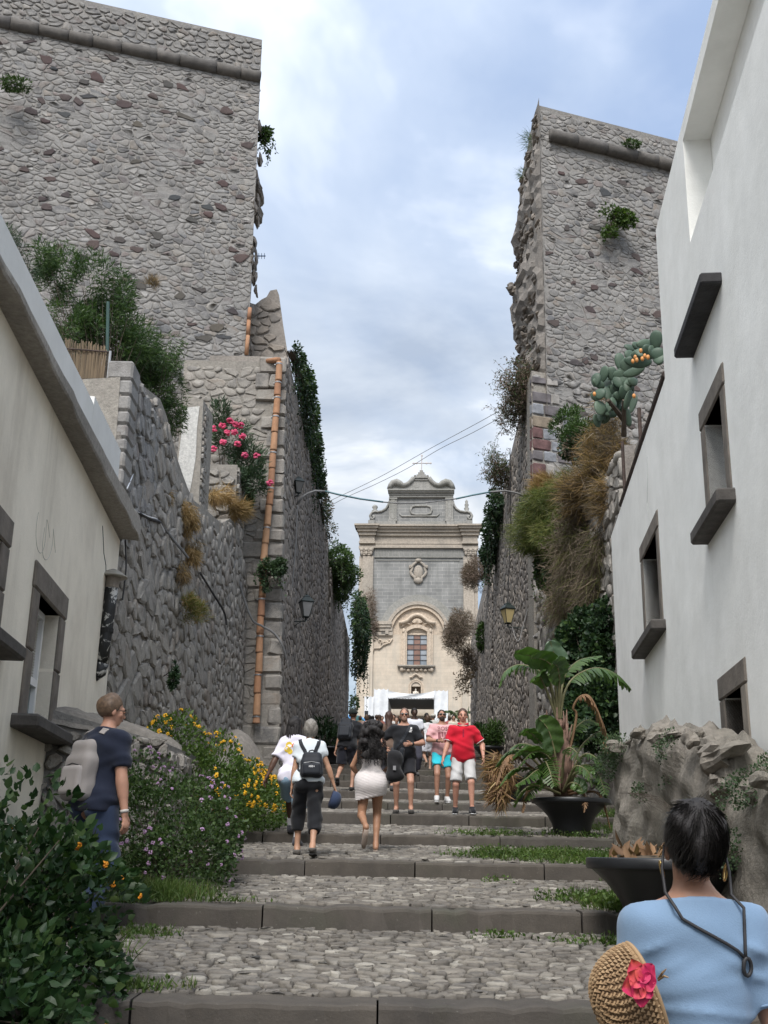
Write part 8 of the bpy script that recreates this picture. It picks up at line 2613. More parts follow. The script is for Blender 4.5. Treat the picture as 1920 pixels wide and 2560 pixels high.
BLACK, NAVY, WHITE = (0.012, 0.013, 0.016), (0.015, 0.02, 0.038), (0.68, 0.7, 0.74)
M_HAIRD = plain('black_hair', (0.013, 0.011, 0.011), 0.65, 0.5, 40, 0.3)
M_HAIRB = plain('brown_hair', (0.075, 0.045, 0.03), 0.5, 0.4, 40, 0.3)
M_HAIRLB = plain('light_brown_hair', (0.12, 0.078, 0.05), 0.5, 0.4, 40, 0.3)
M_HAIRG = plain('grey_hair', (0.2, 0.185, 0.165), 0.5, 0.35, 40, 0.3)
M_LENS = plain('dark_lens', (0.008, 0.008, 0.009), 0.12, 0.05, 2, 0, spec=0.7)
M_GOLD = plain('gold', (0.6, 0.42, 0.16), 0.3, 0.1, 4, 0, 1.0)
PI_ = pi

def backpack(label, e_parent, T, w, h, d, mat, mat2=None, logo=False, zips=True):
	"""Soft backpack, local to its wearer's frame but a thing of its own; T places it (x right, y outwards from the back, z up)."""
	bk = empty('backpack', tuple(T.translation), label, 'backpack')
	bk.matrix_basis = T
	INV.pop(bk.name, None)
	f = SDF((-w, -0.05, -0.1), (w, d + 0.1, h + 0.1), 0.012)
	f.rbox((0, d * 0.42, h * 0.36), (w * 0.47, d * 0.42, h * 0.36), 0.05).rbox((0, d * 0.38, h * 0.72), (w * 0.4, d * 0.36, h * 0.26), 0.07, 0.04)
	f.noise(0.004, 20, 15, 17)
	skin('main_pouch', [f.mesh()], mat, bk)
	f = SDF((-w, 0.0, -0.05), (w, d + 0.2, h), 0.01)
	f.rbox((0, d * 0.78, h * 0.3), (w * 0.38, d * 0.22, h * 0.24), 0.035)
	skin('front_pocket', [f.mesh()], mat2 or mat, bk)
	if zips:
		MB().tube([(-w * 0.32, d * 0.86, h * 0.52), (0, d * 0.92, h * 0.56), (w * 0.32, d * 0.86, h * 0.52)], 0.005, 5).build('zip', M_STEELB if logo else M_BCABLE, bk, local=True)
	MB().tube([(-0.04, d * 0.25, h * 0.96), (-0.03, d * 0.25, h * 1.04), (0, d * 0.25, h * 1.07), (0.03, d * 0.25, h * 1.04), (0.04, d * 0.25, h * 0.96)], 0.008, 6).build('grab_handle', mat, bk, local=True)
	if logo:
		m = MB()
		for x in (-0.026, -0.006, 0.008, 0.026):
			m.cbox((x, d * 1.0, h * 0.38), (0.008, 0.004, 0.022 if abs(x) < 0.02 else 0.014))
		m.build('logo', M_PVC, bk, local=True)
	return bk

def world_T(p, off, rz=0.0, rx=0.0):
	"""World matrix for something carried at local offset `off` of person p."""
	o = p.e
	M = Matrix.Translation(o.location) @ Matrix.Rotation(o.rotation_euler[2], 4, 'Z')
	return M @ Matrix.Translation(off) @ Matrix.Rotation(rz, 4, 'Z') @ Matrix.Rotation(rx, 4, 'X')

def X_at(px, d):
	return (px - 944.5) / FPX * d / 0.985

# ---- woman in blue, nearest the camera
W0 = Person('woman in a light blue t-shirt seen from behind, holding a straw hat under her arm', 0.80, 2.95, 0.0, 1.58, True, (0.36, 0.2, 0.135), lean=0.05, vox=0.011,
			feet=[(-0.09, 0.22, 0.0), (0.1, -0.1, 0)], hands=[(-0.19, 0.27, 1.0), (0.27, 0.06, 0.86)], poles=[(-0.5, -1, -0.1), (0.6, -1, 0)], head=(-0.06, -0.42, 0.03), build=0.9, z=0.49)
W0.body(face=True, hv=0.006)
def folds(f):
	X, Y, Z = f.grid()
	for zc_, am, ph in ((1.0, 0.010, 0.3), (0.955, 0.012, 1.4), (0.90, 0.012, 0.8), (1.06, 0.006, 2.0), (1.13, 0.004, 0.2)):
		c = zc_ + 0.05 * X * np.sin(ph * 3) + 0.02 * np.sin(9 * X + ph)
		f.F = f.F - am * np.exp(-((Z - c) / 0.011) ** 2) * (0.6 + 0.4 * np.sin(6 * X + ph))
	for sx in (-1, 1):              # drag lines from the armpits
		c = 1.2 - 0.5 * (np.abs(X) - 0.17) * 0.8
		f.F = f.F - 0.007 * np.exp(-((Z - c) / 0.012) ** 2) * np.exp(-((X - sx * 0.13) / 0.05) ** 2)
		f.F = f.F - 0.005 * np.exp(-((Z - c + 0.05 + 0.1 * np.abs(X)) / 0.012) ** 2) * np.exp(-((X - sx * 0.1) / 0.06) ** 2)
	f.F = f.F - 0.0035 * np.sin(38 * Z + 9 * X + 2.5 * np.sin(11 * X)) * np.clip((1.16 - Z) / 0.25, 0, 1)
M_BLUET = cloth((0.165, 0.25, 0.365), 0.85, 0.08)
W0.tee(M_BLUET, 0.013, 0.66, 0.86, extra=folds, noise=0.003, vox=0.008, collar=0.0)
for i in (0, 1):                    # sleeve hems and neckband
	S_, el, wr = W0.arms[i]
	d = (el - S_).normalized()
	c = S_.lerp(el, 0.63)
	a = d.cross(Vector((0, 0, 1))).normalized(); b = d.cross(a)
	rr = 0.061 * W0.s
	MB().tube([c + (a * cos(q) + b * sin(q)) * rr for q in np.linspace(0, 2 * pi, 25)], 0.0035, 5, cap=False).build('sleeve_seam', M_BLUET, W0.e, smooth=True, local=True)
W0.shorts(cloth((0.03, 0.03, 0.035)), 1.85, 0.015, name='trousers', loose=0.02, vox=0.02)
W0.shoes(cloth((0.05, 0.05, 0.05)), M_DARK)
hr = W0.hair(M_HAIRD, 'short', 0.007, 0.011)
g = np.random.default_rng(17)
N_ = 3600                           # short combed strands, greying a little
v = g.normal(size=(N_, 3)); v /= np.linalg.norm(v, axis=1, keepdims=True)
v = v[(v[:, 1] < 0.6) & (v[:, 2] > -0.85)]
P_ = np.array([0, -0.016, 0.14]) + v * np.array([0.083, 0.100, 0.099])
ok = (P_[:, 2] > 0.045 - 0.35 * P_[:, 1]) | (np.abs(P_[:, 0]) < 0.045) & (P_[:, 2] > 0.03)
P_, v = P_[ok], v[ok]
Dn = np.array([0, -0.55, -0.85]) + v * 0.18 + np.column_stack([0.9 * v[:, 0], 0 * v[:, 0], -0.2 * (v[:, 2] < 0.5)])
Dn = Dn - v * (Dn * v).sum(1, keepdims=True) * 0.97 + g.normal(0, 0.09, Dn.shape)
R_ = np.array(W0.head_rot)
Pw = P_ * W0.s @ R_.T + np.array(W0.neck); Dw = Dn @ R_.T
M_STRAND = leaf_mat('dark_hair_strand', [(0.012, 0.011, 0.011), (0.02, 0.018, 0.018), (0.03, 0.028, 0.028), (0.07, 0.066, 0.065)], 0, 0.4)
s_ = leaves('hair_strands', Pw, Dw, g.uniform(0.028, 0.05, len(Pw)), 0.003, M_STRAND, W0.e, g, BLADE, up=np.broadcast_to(np.array([1.0, 0, 0]), Pw.shape))
s_.matrix_parent_inverse = Matrix.Identity(4)
for sx in (-1, 1):
	m = MB()
	c = W0.Hd((sx * 0.088, -0.012, 0.038))
	m.tube([c + Vector((0.004 * sx * sin(q), 0.017 * cos(q) * 0.7, 0.02 * sin(q) + 0.0)) for q in np.linspace(0, 2 * pi, 17)], 0.0026, 6, cap=False)
	m.build('earring', M_GOLD, W0.e, smooth=True, local=True)
cord = empty('glasses_cord', (0.84, 2.86, 1.6), 'black glasses cord looped down the back of the woman in blue', 'cord')
Mw = world_T(W0, (0, 0, 0))
V_, Q_ = W0.last
bv = BVHTree.FromPolygons([tuple(q) for q in V_], [tuple(map(int, q)) for q in Q_])
def on_back(x, z, y=-0.4):
	loc, nn, _, _ = bv.ray_cast(Vector((x, -0.5, z)), Vector((0, 1, 0)))
	if not loc or loc.y > 0.02:
		loc, nn, _, _ = bv.find_nearest(Vector((x, -0.07, z)))
	return loc + nn * 0.007
LE, RE = W0.Hd((-0.083, 0.0, 0.105)), W0.Hd((0.083, 0.0, 0.105))
sm = lambda P: [Mw @ q for q in P]
for nm, P_ in (('left_strand', [LE, W0.Hd((-0.092, -0.035, 0.05)), W0.Hd((-0.088, -0.075, 0.0)), on_back(-0.072, 1.30) + Vector((0, -0.012, 0.012)), on_back(-0.055, 1.285), on_back(-0.025, 1.268), on_back(0.01, 1.25), on_back(0.045, 1.232), on_back(0.07, 1.217), on_back(0.088, 1.2)]),
			   ('right_strand', [RE, W0.Hd((0.092, -0.035, 0.05)), W0.Hd((0.092, -0.07, 0.0)), on_back(0.097, 1.30) + Vector((0, -0.012, 0.012)), on_back(0.097, 1.275), on_back(0.094, 1.25), on_back(0.091, 1.22), on_back(0.089, 1.2)])):
	m = MB(); m.tube(sm(P_), [0.0025] + [0.0042] * (len(P_) - 1), 7); m.build(nm, M_BCABLE, cord, smooth=True)
m = MB(); m.tube([Mw @ (on_back(0.092 + 0.011 * sin(q), 1.182 + 0.02 * cos(q)) + Vector((0, -0.002, 0))) for q in np.linspace(0, 2 * pi, 15)], 0.005, 6, cap=False); m.build('end_loop', M_BCABLE, cord, smooth=True)

# crocheted straw hat under her arm
t = NT('straw_yarn')
cst = t.ramp(t.rnd(), [(0, (0.27, 0.175, 0.095)), (0.5, (0.34, 0.235, 0.135)), (1, (0.22, 0.14, 0.075))])
M_YARN = t.out(cst, 0.8, 0.25)
hat = empty('straw_hat', tuple(U(1560, 2460, 2.88)), 'crocheted straw hat with a pink flower under the arm of the woman in blue', 'hat')
hc = U(1578, 2492, 2.84)
ax = Vector((0.93, 0.1, 0.36)).normalized()            # towards the open side
uu = ax.cross(Vector((0, -1, 0))).normalized(); vv = ax.cross(uu).normalized()
def hat_pt(f, a):
	"""f 0 at the crown top .. 1 at the rim."""
	th = f * pi * 0.52
	r = 0.112 * sin(th) ** 0.85; x = -0.115 * cos(th) + 0.025
	r2 = r * (1 + 0.04 * sin(3 * a + 1))
	return hc + ax * x + uu * (r2 * 1.0 * cos(a)) + vv * (r2 * 0.62 * sin(a))
m = MB()
NR_, NA = 14, 40
for sgn, off in ((1, 1.0), (-1, 0.94)):
	b = len(m.v)
	for i in range(NR_ + 1):
		for a in range(NA):
			p = hat_pt(0.02 + 0.98 * i / NR_, 2 * pi * a / NA)
			m.v.append(tuple(hc + (p - hc) * off))
	for i in range(NR_):
		for a in range(NA):
			q = (b + i * NA + a, b + i * NA + (a + 1) % NA, b + (i + 1) * NA + (a + 1) % NA, b + (i + 1) * NA + a)
			m.f.append(q if sgn > 0 else q[::-1])
m.build('crown', plain('dark_straw', (0.12, 0.075, 0.04), 0.9, 0.3, 12), hat, smooth=True)
m = MB()
rows = 19
for i in range(1, rows + 1):
	f = i / rows
	cnt = max(6, int(46 * sin(f * pi * 0.52)))
	for a in range(cnt):
		a0 = 2 * pi * (a + 0.5 * (i % 2)) / cnt
		p = hat_pt(f, a0); q = hat_pt(min(1, f + 0.6 / rows), a0 + 0.55 * pi / cnt); q2 = hat_pt(min(1, f + 0.6 / rows), a0 - 0.55 * pi / cnt)
		nrm = (p - hc).normalized() * 0.004
		m.tube([q2 + nrm * 0.3, p + nrm, q + nrm * 0.3], [0.0032, 0.0042, 0.0032], 4)
m.build('crochet_loops', M_YARN, hat)['kind'] = 'stuff'
m = MB()
for rr_, dx in ((1.0, 0.0), (1.012, 0.009)):
	pts = []
	for a in np.linspace(0, 2 * pi, 61):
		p = hat_pt(1.0, a)
		pts.append(hc + (p - hc) * rr_ + ax * (dx + 0.002 * sin(30 * a)))
	m.tube(pts, 0.0058, 6, cap=False)
m.build('rim', M_YARN, hat, smooth=True)
M_SILK = NT('pink_silk'); c = M_SILK.ramp(M_SILK.noise(16, 3, 0.5), [(0.3, (0.33, 0.008, 0.045)), (0.52, (0.45, 0.02, 0.09)), (0.72, (0.6, 0.11, 0.05))]); M_SILK = M_SILK.out(c, 0.6, 0.3)
fc = U(1600, 2455, 2.72)
g = np.random.default_rng(5)
for i in range(9):
	a = 2 * pi * i / 9 + g.uniform(-.2, .2)
	L_, w = (0.045, 0.044) if i % 2 else (0.034, 0.037)
	mm = MB()
	K = 6
	for p in range(K + 1):
		f = p / K
		for q in range(5):
			s_ = (q - 2) / 2
			x = L_ * f; y = s_ * w * 0.5 * sin(pi * (0.15 + 0.8 * f)); z = 0.012 * f * f - 0.02 * f + 0.006 * s_ * s_ + 0.004 * sin(8 * f + 3 * s_ + i) - (0.008 if i % 2 == 0 else 0) * 0
			X_ = cos(a) * x - sin(a) * y; Z_ = (sin(a) * x + cos(a) * y) * 1.15
			mm.v.append(tuple(fc + Vector((X_, -0.012 - z * 0.8 - (0.008 if i % 2 == 0 else 0), Z_))))
	mm.f = [(p * 5 + q, p * 5 + q + 1, (p + 1) * 5 + q + 1, (p + 1) * 5 + q) for p in range(K) for q in range(4)]
	mm.build('petal', M_SILK, hat, smooth=True)
m = MB(); m.tube([U(1646, 2447, 2.82), U(1656, 2432, 2.8), U(1666, 2422, 2.79)], [0.003, 0.003, 0.001], 5); m.tube([U(1646, 2450, 2.82), U(1661, 2440, 2.8), U(1672, 2444, 2.79)], [0.003, 0.003, 0.001], 5)
m.build('raffia_end', M_YARN, hat)

# ---- man with the pale backpack on the left
W1 = Person('man in a navy t-shirt with a pale grey backpack, looking up to the right', -2.14, 8.76, radians(-40), 1.77, False, (0.46, 0.26, 0.185), lean=0.07, vox=0.013,
			feet=[(-0.11, 0.12, 0), (0.11, -0.1, 0)], hands=[(-0.25, 0.15, 0.86), (0.27, 0.06, 0.83)], head=(radians(-18), 0.12, 0), build=1.08, z=1.33)
W1.body(hv=0.008)
W1.tee(cloth(NAVY), 0.02, 0.72, 0.86, noise=0.006)
W1.strap([W1.T((-0.1, 0.11, 1.15)), W1.T((-0.115, 0.13, 1.33)), W1.T((-0.1, 0.04, 1.5)), W1.T((-0.09, -0.12, 1.43))], 0.03, cloth((0.36, 0.33, 0.31)))
W1.strap([W1.T((0.1, 0.11, 1.15)), W1.T((0.115, 0.13, 1.33)), W1.T((0.1, 0.04, 1.5)), W1.T((0.09, -0.12, 1.43))], 0.03, cloth((0.36, 0.33, 0.31)))
W1.shorts(cloth((0.03, 0.045, 0.085)), 1.9, 0.016, name='jeans', loose=0.03)
W1.shoes(cloth((0.06, 0.055, 0.05)), M_PVC)
W1.hair(M_HAIRLB, 'short', 0.008, 0.012)
m = MB()
for sx in (-1, 1):
	m.tube([W1.Hd((sx * 0.033 + 0.024 * cos(q), 0.107, 0.112 + 0.017 * sin(q))) for q in np.linspace(0, 2 * pi, 13)], 0.002, 5, cap=False)
	m.tube([W1.Hd((sx * 0.057, 0.1, 0.115)), W1.Hd((sx * 0.079, 0.03, 0.115)), W1.Hd((sx * 0.081, -0.012, 0.106))], 0.0025, 5)
m.tube([W1.Hd((-0.01, 0.11, 0.114)), W1.Hd((0.01, 0.11, 0.114))], 0.002, 5)
m.build('spectacles', plain('spectacle_frame', (0.06, 0.05, 0.04), 0.4), W1.e, local=True)
S_, el, wr = W1.arms[1]; d = (wr - el).normalized()
MB().tube([wr - d * 0.03, wr - d * 0.008], 0.033, 12).build('watch', plain('pale_watch_strap', (0.55, 0.52, 0.48), 0.4), W1.e, smooth=True, local=True)
backpack('pale grey backpack with black sides on the man in navy', W1, world_T(W1, W1.T((-0.04, -0.1, 0.93)), pi, 0.1), 0.32, 0.47, 0.17, cloth((0.3, 0.275, 0.26)), cloth((0.36, 0.33, 0.315)))

# ---- dreadlocked man and grey-haired woman climbing together
W2 = Person('man with long black locks in a white t-shirt and light denim shorts', X_at(738, 14.4), 14.35, radians(-8), 1.58, False, (0.085, 0.045, 0.03), lean=0.16,
			feet=[(-0.1, 0.5, 0.17), (0.1, -0.05, 0)], hands=[(-0.36, -0.12, 0.86), (0.3, 0.12, 0.9)], head=(-0.5, -0.1, 0), build=0.95)
W2.body(face=False)
W2.tee(cloth((0.7, 0.68, 0.78)), 0.022, 0.8, 0.83)
W2.decal([disc(-0.05, 0.05, 0.045), disc(-0.07, 0.0, 0.04), disc(-0.03, -0.03, 0.035)], W2.T((0.0, -0.1, 1.28)), (1, 0, 0), (0, 0, 1), (0, -1, 0), plain('yellow_print', (0.7, 0.5, 0.06), 0.8))
W2.decal([disc(0.02, 0.045, 0.03), disc(0.06, 0.05, 0.025)], W2.T((0.0, -0.1, 1.28)), (1, 0, 0), (0, 0, 1), (0, -1, 0), plain('red_print', (0.6, 0.08, 0.04), 0.8))
W2.shorts(cloth((0.24, 0.36, 0.47)), 0.95, 0.022, name='denim_shorts', loose=0.03)
W2.shoes(cloth((0.05, 0.05, 0.06)), M_DARK, sock=cloth((0.72, 0.72, 0.76)))
W2.hair(M_HAIRD, 'short', 0.011, 0.02)
m = MB(); r_ = random.Random(9)
for i in range(44):
	a = r_.uniform(-0.4, pi + 0.4)
	p = Vector((0.085 * cos(a), -0.03 - 0.075 * sin(a), 0.17 + r_.uniform(-0.06, 0.03)))
	L_ = r_.uniform(0.3, 0.46)
	m.tube([W2.Hd(p * 0.9), W2.Hd(p * 1.12 + Vector((0, 0, -0.08))), W2.Hd((p.x * 1.15 + r_.uniform(-.02, .02), p.y * 1.25 - 0.02, p.z - L_ * 0.6)), W2.Hd((p.x * 1.1 + r_.uniform(-.04, .04), p.y * 1.3 - 0.03, p.z - L_))], [0.012, 0.013, 0.011, 0.005], 6)
m.build('dreadlocks', M_HAIRD, W2.e, smooth=True, local=True)
W3 = Person('grey-haired woman in a white top and black cropped trousers, climbing with a small black backpack', X_at(776, 12.6), 12.6, radians(3), 1.46, True, (0.42, 0.25, 0.17), lean=0.14,
			feet=[(-0.1, 0.2, 0.01), (0.07, -0.22, 0.0, 0.35)], hands=[(-0.235, 0.06, 0.72), (0.40, 0.10, 0.74)], poles=[(-0.6, -1, 0), (0.8, -1, 0)], head=(0.05, -0.05, 0), build=1.05)
W3.body(face=False)
W3.tee(cloth((0.66, 0.72, 0.76)), 0.02, 0.5, 0.9)
W3.shorts(cloth(BLACK), 1.5, 0.014, name='cropped_trousers', loose=0.018)
W3.shoes(cloth((0.12, 0.11, 0.1)), M_DARK, 0.01, -0.02)
W3.hair(M_HAIRG, 'bob', 0.01, 0.016)
mb_ = cloth((0.015, 0.018, 0.024), 0.6, 0.1, 'black_nylon')
W3.strap([W3.T((-0.13, -0.02, 1.46)), W3.T((-0.1, -0.14, 1.36)), W3.T((-0.02, -0.2, 1.22))], 0.02, mb_)
W3.strap([W3.T((0.12, -0.02, 1.46)), W3.T((0.1, -0.14, 1.36)), W3.T((0.055, -0.2, 1.22))], 0.02, mb_)
W3.strap([W3.T((-0.16, 0.0, 1.2)), W3.T((-0.15, -0.1, 1.08)), W3.T((-0.08, -0.18, 1.0))], 0.012, mb_)
backpack('small black backpack with silver zips on the grey-haired woman', W3, world_T(W3, W3.T((0.035, -0.105, 0.95)), pi, 0.12), 0.27, 0.285, 0.14, mb_, None, True)
wr = W3.arms[1][2]
hc3 = world_T(W3, wr + Vector((0.02, -0.0, -0.15)))
cp3 = empty('cap', tuple(hc3.translation), 'dark blue cap dangling from the hand of the grey-haired woman', 'cap')
cp3.matrix_basis = hc3 @ Matrix.Rotation(1.9, 4, 'Y') @ Matrix.Rotation(0.3, 4, 'Z')
INV.pop(cp3.name, None)
MB().lathe([(0.095, -0.06), (0.1, -0.02), (0.09, 0.02), (0.06, 0.045), (0.01, 0.055)], 16).build('crown', cloth((0.03, 0.045, 0.09)), cp3, smooth=True, local=True)
q = [(-0.085, 0.03), (-0.07, 0.11), (-0.03, 0.155), (0.03, 0.155), (0.07, 0.11), (0.085, 0.03)]
MB().prism(q, -0.068, -0.06).build('peak', cloth((0.05, 0.05, 0.1)), cp3, local=True)

# ---- woman in the white skirt
W4 = Person('woman with big dark curly hair, bare back and a tight white skirt, climbing', X_at(926, 13.6), 13.6, radians(4), 1.50, True, (0.34, 0.19, 0.12), lean=0.05,
			feet=[(-0.07, -0.3, 0.13, 0.9), (0.07, 0.02, 0)], hands=[(-0.15, 0.26, 1.0), (0.14, 0.24, 1.05)], poles=[(-1, -0.8, -0.2), (1, -0.8, -0.2)], head=(0, -0.05, 0), build=0.98)
W4.body(face=False)
def skirt_shape(f):
	X, Y, Z = f.grid()
	f.F = f.F - 0.003 * np.sin(200 * Z + 10 * np.sin(7 * X) + 3 * np.sin(20 * Y))
f = SDF((-0.32, -0.32, 0.45), (0.32, 0.3, 1.15), 0.011)
k = W4.s
for p in W4.pr:
	if p[1] == 'torso':
		if p[0] == 'e': f.ell(p[2], tuple(q + 0.014 for q in p[3]), 0.05, np.array(p[4]))
		else: f.cone(p[2], p[3], p[4] + 0.014, p[5] + 0.014, 0.05, p[7])
for hip, kn, an in W4.legs:
	f.cone(hip, hip.lerp(kn, 0.75), 0.108 * k, 0.092 * k, 0.1)
f.ell((0, -0.08, 0.88 * k), (0.175 * k, 0.12 * k, 0.12 * k), 0.05); f.cone((-0.05, 0, 0.8), (-0.05, 0, 0.56), 0.105, 0.095, 0.1); f.cone((0.05, 0, 0.8), (0.05, 0, 0.56), 0.105, 0.095, 0.1)
skirt_shape(f); f.cut((0, 0, 0.6), (0.22, 0, -1)); f.cut((0, 0, 1.05), (0, 0, 1))
W4.last = f.mesh(); skin('skirt', [W4.last], cloth((0.62, 0.58, 0.57)), W4.e)
f = W4.field(('torso',), 0.01); f.cut(W4.T((0, 0, 1.2)), (0, 0, -1)); f.cut(W4.T((0, 0, 1.36)), (0, 0, 1)); f.cut(W4.T((0, 0.02, 1.2)), (0, -1, 0))
skin('halter_top', [f.mesh()], cloth((0.6, 0.57, 0.56)), W4.e)
W4.hair(M_HAIRD, 'curly', 0.011)
m = MB(); r_ = random.Random(3)
for i in range(520):
	a = r_.uniform(0, 6.28); h = r_.uniform(-0.32, 0.24); w = 0.12 + 0.08 * min(1, max(0, (0.2 - h) / 0.3))
	if sin(a) > 0.5: continue
	p = Vector((w * cos(a), -0.06 + 0.85 * w * sin(a) - (0.04 if h < 0 else 0), h))
	m.tube([W4.Hd(p + Vector((0.009 * cos(q * 2.2 + i), 0.009 * sin(q * 2.2 + i), -0.013 * q))) for q in range(7)], [0.002, 0.0035, 0.0035, 0.0035, 0.0035, 0.003, 0.001], 4)
m.build('curls', M_HAIRD, W4.e, local=True)['kind'] = 'stuff'
for i in (0, 1):
	an = W4.legs[i][2]; fd = W4.foot_dirs[i]
	a = an - fd * 0.05 + Vector((0, 0, -0.075)); b = an + fd * 0.14 + Vector((0, 0, -0.075 if i else -0.13))
	mm = MB().tube([a, a.lerp(b, 0.3), a.lerp(b, 0.75), b], [0.028, 0.034, 0.036, 0.02], 8)
	mm.build('sandal', cloth((0.3, 0.24, 0.2)), W4.e, smooth=True, local=True)
bag = empty('shoulder_bag', (0.2, 13.5, 3.0), 'soft black bag hanging at the right side of the woman in the white skirt', 'bag')
bc = U(986, 1915, 13.55)
f = SDF((-0.17, -0.12, -0.22), (0.17, 0.12, 0.22), 0.012)
f.cone((-0.03, 0, -0.11), (0.05, 0, -0.11), 0.075, 0.065, 0.03).cone((-0.02, 0, 0.1), (0.03, 0, 0.1), 0.07, 0.06, 0.05).cone((0, 0, -0.1), (0.0, 0, 0.1), 0.09, 0.08, 0.04).noise(0.006, 18, 12, 22)
V_, Q_ = f.mesh()
skin('pouch', [(V_ + np.array(bc), Q_)], cloth((0.016, 0.016, 0.018)), bag, local=False).matrix_parent_inverse = INV[bag.name]
MB().tube([bc + Vector((-0.04, 0, 0.13)), U(966, 1880, 13.55), U(954, 1862, 13.6), U(962, 1880, 13.75), bc + Vector((0.0, 0.03, 0.13))], 0.008, 6).build('strap', mb_, bag)
MB().cbox(tuple(bc + Vector((-0.0, -0.1, -0.03))), (0.035, 0.006, 0.05)).build('label_tab', plain('grey_tab', (0.25, 0.25, 0.26), 0.5), bag)

# ---- three men coming down
W5 = Person('bald man in black t-shirt and black shorts with sunglasses, coming down', X_at(1004, 17.9), 17.9, pi - 0.05, 1.62, False, (0.44, 0.25, 0.18), lean=0.0,
			feet=[(-0.12, 0.12, -0.0), (0.11, 0.0, 0.0)], hands=[(-0.13, 0.24, 1.12), (0.3, 0.16, 1.05)], poles=[(-1, -0.5, -0.3), (1, -0.7, 0)], head=(0, -0.05, 0), build=1.06, belly=0.015)
W5.body(); W5.sunglasses(M_LENS); W5.beard(plain('dark_stubble', (0.25, 0.15, 0.11), 0.8))
W5.hair(plain('shaved_hair', (0.13, 0.08, 0.06), 0.6), 'short', 0.01, 0.003)
W5.tee(cloth(BLACK), 0.022, 0.8, 0.88, noise=0.006)
W5.decal([grid(0.085, 0.125, 0.02, 0.05, 2), grid(0.075, 0.13, -0.005, 0.01, 2), grid(0.08, 0.12, -0.03, -0.015, 2)], W5.T((0, 0.1, 1.36)), (-1, 0, 0), (0, 0, 1), (0, 1, 0), plain('white_print', (0.6, 0.6, 0.6), 0.8))
W5.strap([W5.T((-0.12, 0.02, 1.48)), W5.T((-0.07, 0.13, 1.36)), W5.T((0.05, 0.17, 1.15)), W5.T((0.14, 0.12, 1.02))], 0.02, mb_)
W5.shorts(cloth((0.018, 0.019, 0.023)), 0.7, 0.012, loose=0.035)
W5.shoes(cloth((0.07, 0.065, 0.06)), M_DARK, 0.008, -0.03)
S_, el, wr = W5.arms[0]; d = (wr - el).normalized()
MB().tube([wr - d * 0.035, wr - d * 0.005], 0.033, 12).build('watch', plain('black_watch', (0.02, 0.02, 0.02), 0.3), W5.e, smooth=True, local=True)
xb = empty('crossbody_bag', tuple(U(1000, 1895, 17.6)), 'slim black crossbody pouch on the man in black', 'bag')
f = SDF((-0.1, -0.06, -0.16), (0.1, 0.06, 0.16), 0.012); f.cone((0, 0, -0.09), (0.02, 0, 0.09), 0.045, 0.04, 0.02)
V_, Q_ = f.mesh(); skin('pouch', [(V_ + np.array(U(1002, 1890, 17.66)), Q_)], mb_, xb).matrix_parent_inverse = INV[xb.name]
W6 = Person('bearded man in pink t-shirt and turquoise shorts with sunglasses, coming down', X_at(1096, 20.9), 20.95, pi + 0.08, 1.68, False, (0.36, 0.2, 0.14), lean=-0.02,
			feet=[(-0.11, -0.05, 0), (0.11, 0.16, 0.0)], hands=[(-0.3, 0.1, 0.84), (0.1, 0.27, 1.12)], poles=[(-1, -0.6, 0), (1, -0.6, -0.3)], head=(0.0, -0.22, 0), build=1.06, belly=0.03)
W6.body(); W6.sunglasses(M_LENS); W6.beard(plain('dark_beard', (0.03, 0.02, 0.015), 0.8)); W6.hair(M_HAIRD, 'short', 0.011, 0.006)
W6.tee(cloth((0.62, 0.35, 0.36)), 0.024, 0.82, 0.86)
M_PRT = plain('maroon_print', (0.2, 0.07, 0.08), 0.8)
W6.decal(text_polys('BOSS', 0.23), W6.T((-0.02, 0.1, 1.33)), (-1, 0, 0), (0, 0, 1), (0, 1, 0), M_PRT, 'lettering')
W6.decal([grid(-0.11, -0.06, -0.13, 0.0, 3), grid(-0.05, -0.01, -0.09, 0.0, 3), grid(0.0, 0.035, -0.1, 0.0, 3), grid(0.045, 0.11, -0.12, 0.0, 3), grid(-0.02, 0.08, -0.13, -0.105, 3), grid(-0.1, -0.075, -0.2, -0.13, 3)], W6.T((-0.02, 0.1, 1.3)), (-1, 0, 0), (0, 0, 1), (0, 1, 0), M_PRT)
W6.shorts(cloth((0.03, 0.46, 0.56)), 0.62, 0.012, loose=0.035)
W6.shoes(cloth((0.55, 0.55, 0.55)), M_PVC)
S_, el, wr = W6.arms[1]; d = (wr - el).normalized()
MB().tube([wr - d * 0.035, wr - d * 0.005], 0.034, 12).build('watch', plain('dark_watch', (0.02, 0.02, 0.02), 0.3), W6.e, smooth=True, local=True)
W7 = Person('man in a red polo shirt and pale cargo shorts, coming down on the right', X_at(1146, 18.1), 18.05, pi - 0.02, 1.64, False, (0.5, 0.27, 0.2), lean=-0.02,
			feet=[(-0.13, 0.2, 0.0), (0.12, -0.02, 0)], hands=[(-0.34, 0.1, 0.92), (0.36, 0.16, 0.84)], poles=[(-1, -0.8, 0), (1, -0.8, 0)], head=(0.0, 0.0, 0), build=1.04, belly=0.01)
W7.body(); W7.hair(M_HAIRB, 'short', 0.01, 0.008)
M_RED = cloth((0.5, 0.008, 0.025))
W7.tee(M_RED, 0.026, 0.8, 0.83, name='polo_shirt')
m = MB()
for sx in (-1, 1):
	m.tube([W7.T((sx * 0.075, -0.03, 1.5)), W7.T((sx * 0.08, 0.05, 1.49)), W7.T((sx * 0.055, 0.1, 1.465)), W7.T((sx * 0.02, 0.11, 1.47))], [0.014, 0.018, 0.02, 0.008], 6)
m.build('collar', M_RED, W7.e, smooth=True, local=True)
m = MB()
